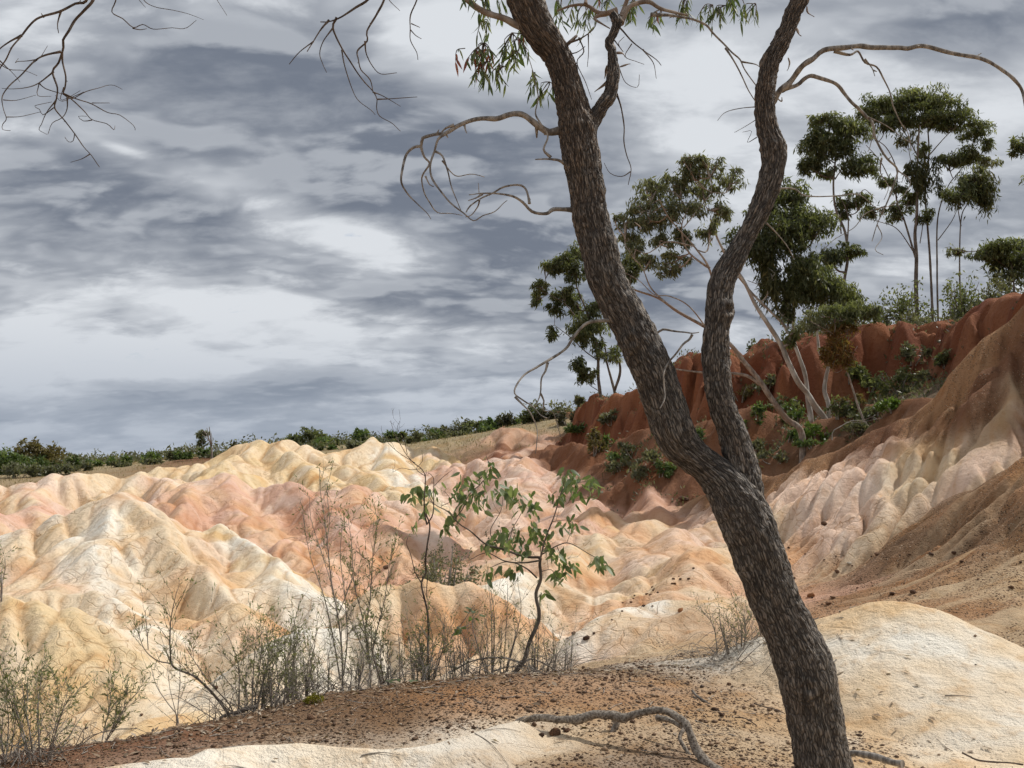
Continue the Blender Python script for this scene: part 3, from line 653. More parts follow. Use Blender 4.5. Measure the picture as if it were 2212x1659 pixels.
# ------------------------------------------------------------------ mesh helpers
def new_mesh(name, V, F, mat=None, smooth=True):
    """V (n,3) array, F (m,k) array or list of such arrays (triangles and quads)"""
    me = bpy.data.meshes.new(name)
    V = np.ascontiguousarray(V, np.float32)
    Fs = F if isinstance(F, list) else [F]
    Fs = [np.asarray(f, np.int32) for f in Fs if len(f)]
    me.vertices.add(len(V)); me.vertices.foreach_set('co', V.ravel())
    loops = np.concatenate([f.ravel() for f in Fs])
    tot = np.concatenate([np.full(len(f), f.shape[1], np.int32) for f in Fs])
    st = np.concatenate([[0], np.cumsum(tot)[:-1]]).astype(np.int32)
    me.loops.add(len(loops)); me.loops.foreach_set('vertex_index', loops)
    me.polygons.add(len(tot)); me.polygons.foreach_set('loop_start', st); me.polygons.foreach_set('loop_total', tot)
    if smooth:
        me.polygons.foreach_set('use_smooth', np.ones(len(tot), bool))
    me.update(calc_edges=True)
    if mat is not None:
        me.materials.append(mat)
    return me


def link(name, data, parent=None, **props):
    o = bpy.data.objects.new(name, data)
    COL.objects.link(o)
    if parent is not None:
        o.parent = parent
    for k, v in props.items():
        o[k] = v
    return o


def thing(name, label, cat, loc, group=None):
    o = bpy.data.objects.new(name, None)
    COL.objects.link(o)
    o.location = loc
    o.empty_display_size = 0.2
    o['label'] = label; o['category'] = cat
    if group: o['group'] = group
    return o


# ------------------------------------------------------------------ soil material
def make_soil():
    m = bpy.data.materials.new('soil'); m.use_nodes = True
    t = NT(m.node_tree)
    b = t.n['Principled BSDF']
    b.inputs['Roughness'].default_value = 0.95
    b.inputs['Specular IOR Level'].default_value = 0.15
    at = t.node('ShaderNodeAttribute', attribute_name='soil').outputs['Color']
    gr = t.node('ShaderNodeAttribute', attribute_name='gravel').outputs['Fac']
    pos = t.node('ShaderNodeNewGeometry').outputs['Position']
    # fine mottling
    n2 = t.noise(pos, 8.0, 6, 0.70)
    c = t.mix(t.smooth(n2, .50, .72, 0, .6), at, t.mix(1.0, at, (.76, .63, .49), 'MULTIPLY'))
    # drying cracks, stained brown; they gather in patches
    on = t.node('ShaderNodeAttribute', attribute_name='crack').outputs['Fac']
    ck = t.voronoi(t.node('ShaderNodeAttribute', attribute_name='crackco').outputs['Vector'], 1.0, 'DISTANCE_TO_EDGE')
    ckm = t.math('MULTIPLY', t.smooth(ck, .030, .006), t.math('MULTIPLY', on, t.smooth(n2, .36, .52, .35, 1.0)))
    c = t.mix(t.math('MULTIPLY', ckm, .5), c, t.mix(1.0, c, (.50, .33, .20), 'MULTIPLY'))
    # scattered crumbs
    cr = t.voronoi(pos, 26.0)
    keep = t.node('ShaderNodeAttribute', attribute_name='crumb').outputs['Fac']
    crumbs = t.math('MULTIPLY', t.smooth(cr, .22, .12), keep)
    c = t.mix(t.math('MULTIPLY', crumbs, .40), c, (.20, .125, .075))
    # gravel cover: stones of several browns with gaps
    gcn = t.node('ShaderNodeTexVoronoi'); t.l.new(pos, gcn.inputs['Vector']); gcn.inputs['Scale'].default_value = 42.0
    gp = gcn.outputs['Distance']
    gsep = t.node('ShaderNodeSeparateColor'); t.l.new(gcn.outputs['Color'], gsep.inputs[0])
    gcol = t.mix(gsep.outputs[0], (.045, .027, .018), (.31, .195, .115))
    gcol = t.mix(t.smooth(gsep.outputs[1], .88, .93), gcol, (.48, .37, .26))
    gpatch = gr
    gm = t.math('MULTIPLY', t.math('MULTIPLY', t.smooth(gp, .46, .34), gpatch), t.smooth(gsep.outputs[2], .15, .3))
    c = t.mix(t.math('MULTIPLY', gm, .95), c, gcol)
    t.l.new(c, b.inputs['Base Color'])
    # relief
    h = t.math('SUBTRACT', t.math('ADD', t.math('MULTIPLY', n2, .09), t.math('MULTIPLY', crumbs, .010)), t.math('MULTIPLY', ckm, .02))
    h = t.math('ADD', h, t.math('MULTIPLY', t.math('MULTIPLY', gm, t.math('SUBTRACT', .5, gp)), .10))
    bp = t.node('ShaderNodeBump'); bp.inputs['Strength'].default_value = 0.75; bp.inputs['Distance'].default_value = 1.0
    t.l.new(h, bp.inputs['Height']); t.l.new(bp.outputs[0], b.inputs['Normal'])
    return m


SOIL = make_soil()


def build_terrain():
    dense = np.radians(np.arange(-33, 33.0001, 0.095))
    outer = np.radians(np.concatenate([np.arange(35, 180, 3.0)]))
    ang = np.concatenate([-outer[::-1], dense, outer])
    ang = np.concatenate([ang, [ang[0] + 2 * math.pi]])
    rr = np.concatenate([np.linspace(0.25, 4.2, 34), np.exp(np.linspace(math.log(4.25), math.log(62), 820)), np.exp(np.linspace(math.log(64), math.log(6000), 46))])
    A, R = np.meshgrid(ang, rr)
    X = (np.sin(A) * R).astype(np.float32); Y = (np.cos(A) * R).astype(np.float32)
    nr, na = X.shape
    z = np.empty(X.shape, np.float32); col = np.empty(X.shape + (3,), np.float32); gv = np.empty(X.shape, np.float32); lab = np.empty(X.shape, np.int32); cb = np.empty(X.shape, np.float32); ck = np.empty(X.shape, np.float32)
    for i in range(0, nr, 100):
        s = slice(i, min(nr, i + 100))
        z[s], col[s], gv[s], lab[s], cb[s], ck[s] = terrain(X[s], Y[s])
    V = np.stack([X, Y, z], -1)
    V[:, -1] = V[:, 0]
    GRID.update(a=ang, r=rr, z=V[..., 2].astype(np.float64))
    # vertex normals of the whole sheet, so that the pieces shade as one surface
    du = np.gradient(V, axis=1); dv = np.gradient(V, axis=0)
    N = np.cross(du, dv); N /= np.linalg.norm(N, axis=-1, keepdims=True) + 1e-12
    N = np.where(N[..., 2:3] < 0, -N, N)
    ii = np.arange(nr * na).reshape(nr, na)
    F = np.stack([ii[:-1, :-1], ii[:-1, 1:], ii[1:, 1:], ii[1:, :-1]], -1).reshape(-1, 4)
    r2o = np.array([KEYS.index(r[0]) for r in RIDGES] + [-1])
    fl = r2o[lab[:-1, :-1].ravel()]
    V = V.reshape(-1, 3); N = N.reshape(-1, 3); col = col.reshape(-1, 3); gv = gv.ravel(); cb = cb.ravel(); ck = ck.ravel()
    names = {-1: ('ground', 'brown gravelly ground and pale washed floor of the eroded gully'),
             'cone': ('clay_hill', 'pointed white and cream clay mound left of centre'),
             'lobe': ('clay_hill', 'yellow cream clay lobe running in from the left edge'),
             'low': ('clay_hill', 'low cream clay rib just behind the gravel bank'),
             'dome': ('clay_hill', 'white clay dome with a shaded left flank behind the pointed mound'),
             'pinkridge': ('clay_hill', 'fluted pink and orange clay ridge in the middle distance'),
             'yellowridge': ('clay_hill', 'high yellow fluted clay ridge on the skyline'),
             'leftridge': ('clay_hill', 'long pale pink clay ridge at the far left'),
             'pinkslope': ('clay_hill', 'smooth pink clay slopes behind the leafy sapling'),
             'redmound': ('clay_hill', 'furrowed red and pink mound far off below the dark bushes'),
             'orangeslope': ('clay_hill', 'orange and cream clay slopes left of the leaning trunk'),
             'whitedome': ('clay_hill', 'small cracked white clay dome beside the stony wash'),
             'middome': ('clay_hill', 'rounded cream clay dome behind the wiry shrubs'),
             'smallwhite': ('clay_hill', 'little white clay hump seen through the shrubs'),
             'nearmound': ('clay_hill', 'broad cream clay mound at the foot of the leaning tree'),
             'nearstrip': ('clay_hill', 'white clay strip along the bottom edge'),
             'spur': ('hill_spur', 'brown and cream carved spur descending from the right'),
             'cliff': ('red_cliff', 'fluted dark red earth cliff with flat top at right')}
    for u in np.unique(fl):
        m = fl == u
        f = F[m]
        used, inv = np.unique(f.ravel(), return_inverse=True)
        key = -1 if u < 0 else KEYS[u]
        nm, lb = names[key]
        me = new_mesh(nm, V[used], inv.reshape(-1, 4), SOIL)
        a = me.attributes.new('soil', 'FLOAT_COLOR', 'POINT')
        a.data.foreach_set('color', np.c_[np.clip(col[used], 0, 1), np.ones(len(used))].astype(np.float32).ravel())
        a = me.attributes.new('gravel', 'FLOAT', 'POINT')
        a.data.foreach_set('value', gv[used].astype(np.float32))
        a = me.attributes.new('crumb', 'FLOAT', 'POINT')
        a.data.foreach_set('value', cb[used].astype(np.float32))
        a = me.attributes.new('crack', 'FLOAT', 'POINT')
        a.data.foreach_set('value', ck[used].astype(np.float32))
        xx, yy, zz = V[used].T
        wv = [.75 * pn(xx * 1.8, yy * 1.8, sd_) + .35 * pn(xx * 4, yy * 4, sd_ + 1) for sd_ in (151, 154, 157)]
        a = me.attributes.new('crackco', 'FLOAT_VECTOR', 'POINT')
        a.data.foreach_set('vector', np.stack([xx * 1.76 - yy * .96 + wv[0], (xx * .48 + yy * .88) * 3.0 + wv[1], zz * 4.2 + wv[2]], -1).astype(np.float32).ravel())
        me.normals_split_custom_set_from_vertices(N[used])
        link(nm, me, kind='structure', label=lb)


build_terrain()
print('terrain', time.time() - T0)

# ------------------------------------------------------------------ plant materials
def bark_material(name, dark, light, rough_scale=30.0, stretch=0.25, bump=0.02, tint=None):
    m = bpy.data.materials.new(name); m.use_nodes = True
    t = NT(m.node_tree); b = t.n['Principled BSDF']
    b.inputs['Roughness'].default_value = 0.9
    b.inputs['Specular IOR Level'].default_value = 0.2
    pos = t.node('ShaderNodeTexCoord').outputs['Object']
    mp = t.node('ShaderNodeMapping'); mp.inputs['Scale'].default_value = (1, 1, stretch); t.l.new(pos, mp.inputs[0])
    n1 = t.noise(mp.outputs[0], rough_scale, 5, .62)
    n2 = t.noise(pos, 3.0, 3, .6)
    c = t.mix(t.smooth(n1, .36, .64), dark, light)
    if tint is not None:
        c = t.mix(t.smooth(n2, .45, .62, 0, .8), c, tint)
    t.l.new(c, b.inputs['Base Color'])
    bp = t.node('ShaderNodeBump'); bp.inputs['Strength'].default_value = .8; bp.inputs['Distance'].default_value = bump
    t.l.new(n1, bp.inputs['Height']); t.l.new(bp.outputs[0], b.inputs['Normal'])
    return m


def trunk_material():
    """furrowed bark: grey weathered ridges, dark furrows, warm brown towards the left face and higher up"""
    m = bpy.data.materials.new('furrowed_bark'); m.use_nodes = True
    t = NT(m.node_tree); b = t.n['Principled BSDF']
    b.inputs['Roughness'].default_value = 0.7
    b.inputs['Specular IOR Level'].default_value = 0.4
    f = t.node('ShaderNodeAttribute', attribute_name='ridge').outputs['Fac']
    w = t.node('ShaderNodeAttribute', attribute_name='warm').outputs['Fac']
    co = t.comb(*[t.node('ShaderNodeAttribute', attribute_name=q).outputs['Fac'] for q in ('bark_x', 'bark_y', 'bark_s')])
    mp = t.node('ShaderNodeMapping'); mp.inputs['Scale'].default_value = (135, 135, 24); t.l.new(co, mp.inputs[0])
    jig = t.noise(co, 22.0, 2, .5, out='Color')
    cv = t.vmath('ADD', mp.outputs[0], t.vmath('SCALE', jig, scale=1.6))
    ed = t.voronoi(cv, 1.0, 'DISTANCE_TO_EDGE')                     # bark plates and the fissures between them
    vn = t.node('ShaderNodeTexVoronoi'); t.l.new(cv, vn.inputs['Vector']); vn.inputs['Scale'].default_value = 1.0
    vs = t.node('ShaderNodeSeparateColor'); t.l.new(vn.outputs['Color'], vs.inputs[0])
    n1 = t.math('ADD', t.math('MULTIPLY', t.smooth(ed, .0, .26), .45), t.math('MULTIPLY', vs.outputs[0], .55))
    fr = t.math('ADD', t.math('MULTIPLY', f, .35), t.math('MULTIPLY', n1, .78))
    grey = t.mix(t.smooth(fr, .22, 1.08), (.036, .030, .025), (.262, .228, .192))
    warm = t.mix(t.smooth(fr, .18, 1.1), (.042, .029, .020), (.245, .172, .115))
    c = t.mix(w, grey, warm)
    t.l.new(c, b.inputs['Base Color'])
    bp = t.node('ShaderNodeBump'); bp.inputs['Strength'].default_value = 1.0; bp.inputs['Distance'].default_value = .010
    t.l.new(n1, bp.inputs['Height']); t.l.new(bp.outputs[0], b.inputs['Normal'])
    return m


def leaf_material(name, c0, c1, c2, trans=.3, gloss=.35):
    """c0..c2 picked per leaf by the attribute 'tone'"""
    m = bpy.data.materials.new(name); m.use_nodes = True
    t = NT(m.node_tree); b = t.n['Principled BSDF']
    b.inputs['Roughness'].default_value = .5
    b.inputs['Specular IOR Level'].default_value = gloss
    tone = t.node('ShaderNodeAttribute', attribute_name='tone').outputs['Fac']
    r = t.node('ShaderNodeValToRGB')
    e = r.color_ramp.elements
    e[0].position = 0.0; e[0].color = (*c0, 1); e[1].position = 1.0; e[1].color = (*c2, 1)
    x = e.new(.55); x.color = (*c1, 1)
    t.l.new(tone, r.inputs[0])
    t.l.new(r.outputs[0], b.inputs['Base Color'])
    tr = t.node('ShaderNodeBsdfTranslucent')
    t.l.new(t.mix(1.0, r.outputs[0], (1.5, 1.55, .8), 'MULTIPLY'), tr.inputs[0])
    mx = t.node('ShaderNodeMixShader'); mx.inputs[0].default_value = trans
    t.l.new(b.outputs[0], mx.inputs[1]); t.l.new(tr.outputs[0], mx.inputs[2])
    t.l.new(mx.outputs[0], t.n['Material Output'].inputs[0])
    return m


def plain_material(name, c1, c2, scale=12.0, rough=.9, bump=.01):
    m = bpy.data.materials.new(name); m.use_nodes = True
    t = NT(m.node_tree); b = t.n['Principled BSDF']
    b.inputs['Roughness'].default_value = rough
    b.inputs['Specular IOR Level'].default_value = .2
    oi = t.node('ShaderNodeObjectInfo').outputs['Random']
    pos = t.vmath('ADD', t.node('ShaderNodeTexCoord').outputs['Object'], t.comb(oi, 0.0, 0.0))
    n1 = t.noise(pos, scale, 5, .62)
    t.l.new(t.mix(t.smooth(t.math('ADD', n1, t.math('MULTIPLY', t.math('SUBTRACT', oi, .5), .35)), .34, .66), c1, c2), b.inputs['Base Color'])
    bp = t.node('ShaderNodeBump'); bp.inputs['Strength'].default_value = .8; bp.inputs['Distance'].default_value = bump
    t.l.new(n1, bp.inputs['Height']); t.l.new(bp.outputs[0], b.inputs['Normal'])
    return m


M_TRUNK = trunk_material()
M_DEAD = bark_material('weathered_dead_wood', (.12, .104, .09), (.34, .305, .265), 40, .3, .006)
M_TWIG = bark_material('dark_twig', (.060, .045, .036), (.15, .115, .09), 40, .5, .003)
M_SMOOTH = bark_material('smooth_grey_limb', (.17, .135, .11), (.36, .31, .26), 14, .5, .006, (.22, .15, .105))
M_WHITE = bark_material('pale_gum_bark', (.26, .235, .205), (.52, .49, .44), 5, .35, .006, (.30, .235, .185))
M_GUMDARK = bark_material('grey_gum_bark', (.085, .068, .055), (.20, .17, .14), 9, .35, .01)
M_ROOT = bark_material('weathered_root', (.105, .085, .066), (.33, .285, .235), 60, 1.0, .012)
M_STEM = bark_material('grey_shrub_stem', (.17, .145, .12), (.36, .32, .275), 40, .4, .002)
M_LEAF_NEAR = leaf_material('gum_leaf', (0.0455, 0.078, 0.0286), (0.0975, 0.1365, 0.052), (0.2015, 0.2275, 0.1105), 0.40, .5)
M_LEAF_RED = leaf_material('reddish_gum_leaf', (.16, .045, .035), (.27, .09, .07), (.36, .17, .12), .35, .4)
M_LEAF_SAP = leaf_material('sapling_leaf', (.065, .098, .040), (.125, .17, .075), (.22, .26, .14), .42, .55)
M_CROWN = leaf_material('crown_leaf', (.060, .072, .034), (.125, .142, .066), (.235, .245, .130), .48, .35)
M_CROWN_PALE = leaf_material('pale_crown_leaf', (.085, .096, .052), (.155, .165, .092), (.27, .27, .165), .4, .35)
M_CROWN_RUST = leaf_material('rusty_leaf', (0.1105, 0.0585, 0.0208), (0.195, 0.1066, 0.0364), (0.208, 0.195, 0.065), 0.42, .25)
M_MISTLE = leaf_material('hanging_mistletoe', (0.0384, 0.048, 0.0192), (0.08, 0.0832, 0.0352), (0.168, 0.152, 0.072), 0.32, .25)
M_BUSH = leaf_material('bush_leaf', (0.0486, 0.0783, 0.027), (0.0972, 0.1418, 0.0486), (0.1755, 0.2228, 0.081), 0.37, .3)
M_BUSH_DARK = leaf_material('dark_bush_leaf', (0.0364, 0.0392, 0.0238), (0.07, 0.0672, 0.042), (0.119, 0.1092, 0.063), 0.32, .25)
M_BUSH_OLIVE = leaf_material('olive_bush_leaf', (0.072, 0.0624, 0.0264), (0.144, 0.1176, 0.0504), (0.204, 0.174, 0.078), 0.37, .25)
M_BUSH_GREY = leaf_material('grey_scrub_leaf', (0.0715, 0.0748, 0.0462), (0.132, 0.1375, 0.0858), (0.22, 0.22, 0.1375), 0.34, .25)
M_SCRUB = leaf_material('wiry_shrub_leaf', (0.114, 0.126, 0.0624), (0.198, 0.21, 0.108), (0.312, 0.312, 0.174), .4, .25)
M_FRESH = leaf_material('fresh_green_leaf', (.060, .105, .020), (.115, .18, .035), (.20, .26, .07), .35, .3)
M_DRYGRASS = leaf_material('dry_grass_blade', (.15, .115, .055), (.27, .215, .115), (.40, .335, .19), .25, .2)
M_LITTER = leaf_material('fallen_leaf', (.11, .075, .045), (.26, .185, .12), (.46, .39, .30), .1, .25)
M_ROCK = plain_material('ironstone', (.075, .045, .032), (.185, .105, .062), 7, .9, .02)
M_ROCKORANGE = plain_material('rusty_ironstone', (.20, .085, .035), (.36, .17, .075), 7, .9, .02)
M_ROCKPALE = plain_material('pale_stone', (.34, .28, .21), (.58, .51, .41), 7, .9, .02)
M_GRAVEL = leaf_material('gravel_stone', (.045, .028, .020), (.15, .092, .056), (.36, .25, .16), 0.0, .15)
M_MOSS = leaf_material('yellow_moss', (.13, .115, .012), (.21, .19, .022), (.30, .27, .05), .15, .2)


# ------------------------------------------------------------------ plant geometry
class MB:
    def __init__(self):
        self.V = []; self.Q = []; self.T = []; self.A = {}; self.n = 0
    def add(self, V, F, **attr):
        V = np.asarray(V, np.float32); F = np.asarray(F, np.int64)
        (self.Q if F.shape[1] == 4 else self.T).append(F + self.n)
        self.V.append(V)
        for k, v in attr.items():
            self.A.setdefault(k, []).append(np.broadcast_to(np.asarray(v, np.float32), (len(V),)))
        self.n += len(V)
    def mesh(self, name, mat, origin=(0, 0, 0), smooth=True):
        V = np.concatenate(self.V) - np.asarray(origin, np.float32)
        F = []
        if self.Q: F.append(np.concatenate(self.Q))
        if self.T: F.append(np.concatenate(self.T))
        me = new_mesh(name, V, F, mat, smooth)
        for k, v in self.A.items():
            a = me.attributes.new(k, 'FLOAT', 'POINT')
            a.data.foreach_set('value', np.concatenate(v).astype(np.float32))
        return me
    def build(self, name, mat, parent=None, smooth=True, **props):
        o = link(name, self.mesh(name, mat, parent.location if parent is not None else (0, 0, 0), smooth), parent, **props)
        return o


def spline(pts, step, rad=None):
    """Catmull-Rom through pts, resampled every step metres; radii follow"""
    pts = np.asarray(pts, np.float64)
    n = len(pts)
    if rad is None: rad = np.zeros(n)
    rad = np.asarray(rad, np.float64)
    if len(rad) == 2 and n > 2:
        L = np.concatenate([[0], np.cumsum(np.linalg.norm(np.diff(pts, axis=0), axis=1))])
        rad = rad[0] + (rad[1] - rad[0]) * L / L[-1]
    q = np.vstack([2 * pts[0] - pts[1], pts, 2 * pts[-1] - pts[-2]])
    out = []; ro = []
    for i in range(n - 1):
        p0, p1, p2, p3 = q[i:i + 4]
        k = max(1, int(math.ceil(np.linalg.norm(p2 - p1) / step)))
        t = (np.arange(k) / k)[:, None]
        out.append(.5 * ((2 * p1) + (-p0 + p2) * t + (2 * p0 - 5 * p1 + 4 * p2 - p3) * t ** 2 + (-p0 + 3 * p1 - 3 * p2 + p3) * t ** 3))
        ro.append(rad[i] + (rad[i + 1] - rad[i]) * t[:, 0])
    out.append(pts[-1:]); ro.append(rad[-1:])
    return np.concatenate(out), np.concatenate(ro)


def frames(path):
    T = np.gradient(path, axis=0); T /= np.linalg.norm(T, axis=1, keepdims=True) + 1e-12
    ref = np.array((0.0, 1.0, 0.0)) if abs(T[0][1]) < .9 else np.array((1.0, 0, 0))
    U = np.empty_like(path); u = ref - T[0] * ref.dot(T[0]); u /= np.linalg.norm(u)
    for i in range(len(path)):
        u = u - T[i] * u.dot(T[i]); u /= np.linalg.norm(u) + 1e-12
        U[i] = u
    return T, U, np.cross(T, U)


def tube(mb, path, rad, sides=6, cap=True, **attr):
    path = np.asarray(path); T, U, W = frames(path)
    th = np.linspace(0, 2 * math.pi, sides, endpoint=False)
    V = path[:, None] + rad[:, None, None] * (np.cos(th)[None, :, None] * U[:, None] + np.sin(th)[None, :, None] * W[:, None])
    n = len(path)
    i = np.arange(n - 1)[:, None] * sides; j = np.arange(sides)[None]; j2 = (j + 1) % sides
    F = np.stack([i + j, i + j2, i + sides + j2, i + sides + j], -1).reshape(-1, 4)
    mb.add(V.reshape(-1, 3), F, **attr)
    if cap:
        for e, fl in ((0, True), (n - 1, False)):
            ring = V[e]
            Vc = np.vstack([ring, ring.mean(0)])
            a = np.arange(sides); b2 = (a + 1) % sides
            Fc = np.stack([a, b2, np.full(sides, sides)], -1)
            if fl: Fc = Fc[:, ::-1]
            mb.add(Vc, Fc, **attr)


def wiggle(pts, amt, seed=0):
    r = np.random.default_rng(seed)
    p = np.array(pts, float); p[1:-1] += r.normal(0, amt, p[1:-1].shape)
    return p


def diamonds(mb, pos, dirs, length, width, tone, fold=0.0):
    """pointed leaf blades: pos = stalk end, dirs = unit direction of the midrib"""
    n = len(pos)
    r = rng.normal(size=(n, 3))
    side = np.cross(dirs, r); side /= np.linalg.norm(side, axis=1, keepdims=True) + 1e-9
    L = np.broadcast_to(length, (n,))[:, None]; W = np.broadcast_to(width, (n,))[:, None]
    tip = pos + dirs * L; mid = pos + dirs * L * .42
    nrm = np.cross(dirs, side)
    a = mid + side * W * .5 + nrm * fold * W; b = mid - side * W * .5 + nrm * fold * W
    V = np.stack([pos, a, tip, b], 1).reshape(-1, 3)
    F = (np.arange(n)[:, None] * 4 + np.array([[0, 1, 2, 3]]))
    mb.add(V, F, tone=np.repeat(np.asarray(tone, np.float32), 4))


def droop(n, down=.8, spread=.7):
    v = rng.normal(size=(n, 3)) * spread
    v[:, 2] -= down
    return v / np.linalg.norm(v, axis=1, keepdims=True)


def puffs(mb, center, radii, nleaf, leaf=.13, width=.04, sub=9, down=.7, base_tone=.4, hang=0.0):
    """one uneven clump of foliage: sub-puffs of leaf blades around points of an ellipsoid"""
    c = np.asarray(center); R = np.asarray(radii)
    u = rng.normal(size=(sub, 3)); u /= np.linalg.norm(u, axis=1, keepdims=True)
    u *= rng.uniform(.25, 1.12, (sub, 1))
    ctr = c + u * R
    w = rng.uniform(.5, 1.5, sub); w /= w.sum()
    k = rng.choice(sub, nleaf, p=w)
    sz = rng.uniform(.20, .52, sub)
    off = rng.normal(size=(nleaf, 3))
    off /= np.linalg.norm(off, axis=1, keepdims=True)
    off *= (rng.uniform(.15, 1, (nleaf, 1)) ** .5)
    pos = ctr[k] + off * (R * sz[k][:, None])
    st_ = rng.uniform(0, 1, nleaf) < .12
    us = rng.normal(size=(nleaf, 3)); us /= np.linalg.norm(us, axis=1, keepdims=True)
    pos[st_] = (c + us * R * rng.uniform(.3, 1.1, (nleaf, 1)))[st_]
    pos[:, 2] -= np.abs(rng.normal(0, 1, nleaf)) * hang * R[2] * (k % 2)
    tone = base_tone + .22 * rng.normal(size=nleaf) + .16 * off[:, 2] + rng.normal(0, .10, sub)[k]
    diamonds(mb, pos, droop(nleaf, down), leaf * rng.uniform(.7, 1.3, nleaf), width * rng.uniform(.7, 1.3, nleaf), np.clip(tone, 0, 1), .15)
    return ctr


ZO = {1: (0, 0, .33695), 2: (677.7, 0, .33695), 3: (1466.6, 0, .33695), 5: (677.7, 813.2, .33695), 6: (1466.6, 559.1, .33695), 7: (0, 1099.9, .33695), 8: (677.7, 1099.9, .33695),
      9: (1466.6, 1099.9, .33695), 10: (1084.3, 474.4, .28594), 0: (0, 0, 1.0)}


def zp(zone, pts):
    ox, oy, k = ZO[zone]
    return [(ox + a * k, oy + b * k) for a, b in pts]


def path3(zone, pts, d0, d1=None, wig=0.0, seed=0):
    q = zp(zone, pts)
    d1 = d0 if d1 is None else d1
    n = len(q); r = np.random.default_rng(seed + 100)
    out = []
    L = np.concatenate([[0], np.cumsum([math.dist(q[i], q[i + 1]) for i in range(n - 1)])]); L /= L[-1] + 1e-9
    for (a, b), l in zip(q, L):
        if 0 < l < 1: a += r.normal(0, 1.6 if zone != 0 else 0); b += r.normal(0, 1.6 if zone != 0 else 0)
        out.append(P(a, b, d0 + (d1 - d0) * l + (r.normal(0, wig) if 0 < l < 1 else 0)))
    return np.array(out)


# ------------------------------------------------------------------ the leaning tree in front
TREE_D = 4.6
tree_base = np.array((*P(1800, 1760, TREE_D)[:2], 0)); tree_base[2] = ground_z(*tree_base[:2])
tree = thing('gum_tree', 'leaning forked gum tree with dark furrowed bark standing in front', 'tree', tree_base)


def bark_tube(mb, path, rad, sides, seed, warm, knots=()):
    """trunk with furrowed bark as real relief"""
    path = np.asarray(path); T, U, W = frames(path)
    n = len(path)
    th = np.linspace(0, 2 * math.pi, sides, endpoint=False)
    L = np.concatenate([[0], np.cumsum(np.linalg.norm(np.diff(path, axis=0), axis=1))])
    S, TH = np.meshgrid(L, th, indexing='ij')
    R = np.broadcast_to(rad[:, None], S.shape)
    rm = rad.mean()
    cx, cy = np.cos(TH), np.sin(TH)
    # ridges run along the trunk: fine across, long along; the seam lies on the far side
    wob = .5 * pn(TH * 1.5, S * 4, seed + 3)
    a = TH * rm / .0095 + wob * 2.2
    v1 = np.abs(pn(a, S / .15, seed)); v2 = np.abs(pn(a * 2.3 + wob, S / .06, seed + 7))
    ridge = np.clip(v1 * 1.5, 0, 1) * .65 + np.clip(v2 * 1.4, 0, 1) * .35
    rough = np.clip(warm, 0, 1)
    lump = .06 * pn(cx * 1.2 + S * 1.7, cy * 1.2 - S * 1.3, seed + 11) + .04 * pn(cx * 2.5 + S * 5, cy * 2.5, seed + 13) + .03 * pn(TH * 5, S * 14, seed + 17)
    depth = .016
    off = R * (1 + lump) + (ridge - .5) * depth
    for (ks, kth, kr, kh) in knots:
        dth = (TH - kth + math.pi) % (2 * math.pi) - math.pi
        dd = np.sqrt(((S - ks)) ** 2 + (dth * rm) ** 2)
        off = off + kh * np.exp(-(dd / kr) ** 2) - 1.1 * kh * np.exp(-(dd / (kr * .38)) ** 2)
    V = path[:, None] + off[..., None] * (cx[..., None] * U[:, None] + sin_(TH)[..., None] * W[:, None])
    i = np.arange(n - 1)[:, None] * sides; j = np.arange(sides)[None]; j2 = (j + 1) % sides
    F = np.stack([i + j, i + j2, i + sides + j2, i + sides + j], -1).reshape(-1, 4)
    # warm brown towards the left face and higher up, in ragged patches
    nx = (cx[..., None] * U[:, None] + np.sin(TH)[..., None] * W[:, None])[..., 0]
    wv = np.clip(warm[:, None] + .30 * pn(TH * 2, S * 3, seed + 21) + .35 * pn(TH * 6, S * 9, seed + 22) - .18 * nx, 0, 1)
    mb.add(V.reshape(-1, 3), F, ridge=ridge.ravel(), warm=wv.ravel(), bark_x=(cx * rm + seed).ravel(), bark_y=(cy * rm).ravel(), bark_s=S.ravel())


def sin_(x):
    return np.sin(x)


def px_tube(pts, d0, d1, step):
    """pts: (px, py, width px)"""
    n = len(pts)
    out = []; rad = []
    for i, (a, b, w) in enumerate(pts):
        d = d0 + (d1 - d0) * i / (n - 1)
        q0, q1 = pts[max(0, i - 1)], pts[min(n - 1, i + 1)]
        lean = abs(q1[1] - q0[1]) / math.hypot(q1[0] - q0[0], q1[1] - q0[1])      # widths were read along the picture's rows
        out.append(P(a, b, d)); rad.append(w * .5 * d / FPX * lean)
    return spline(out, step, rad)


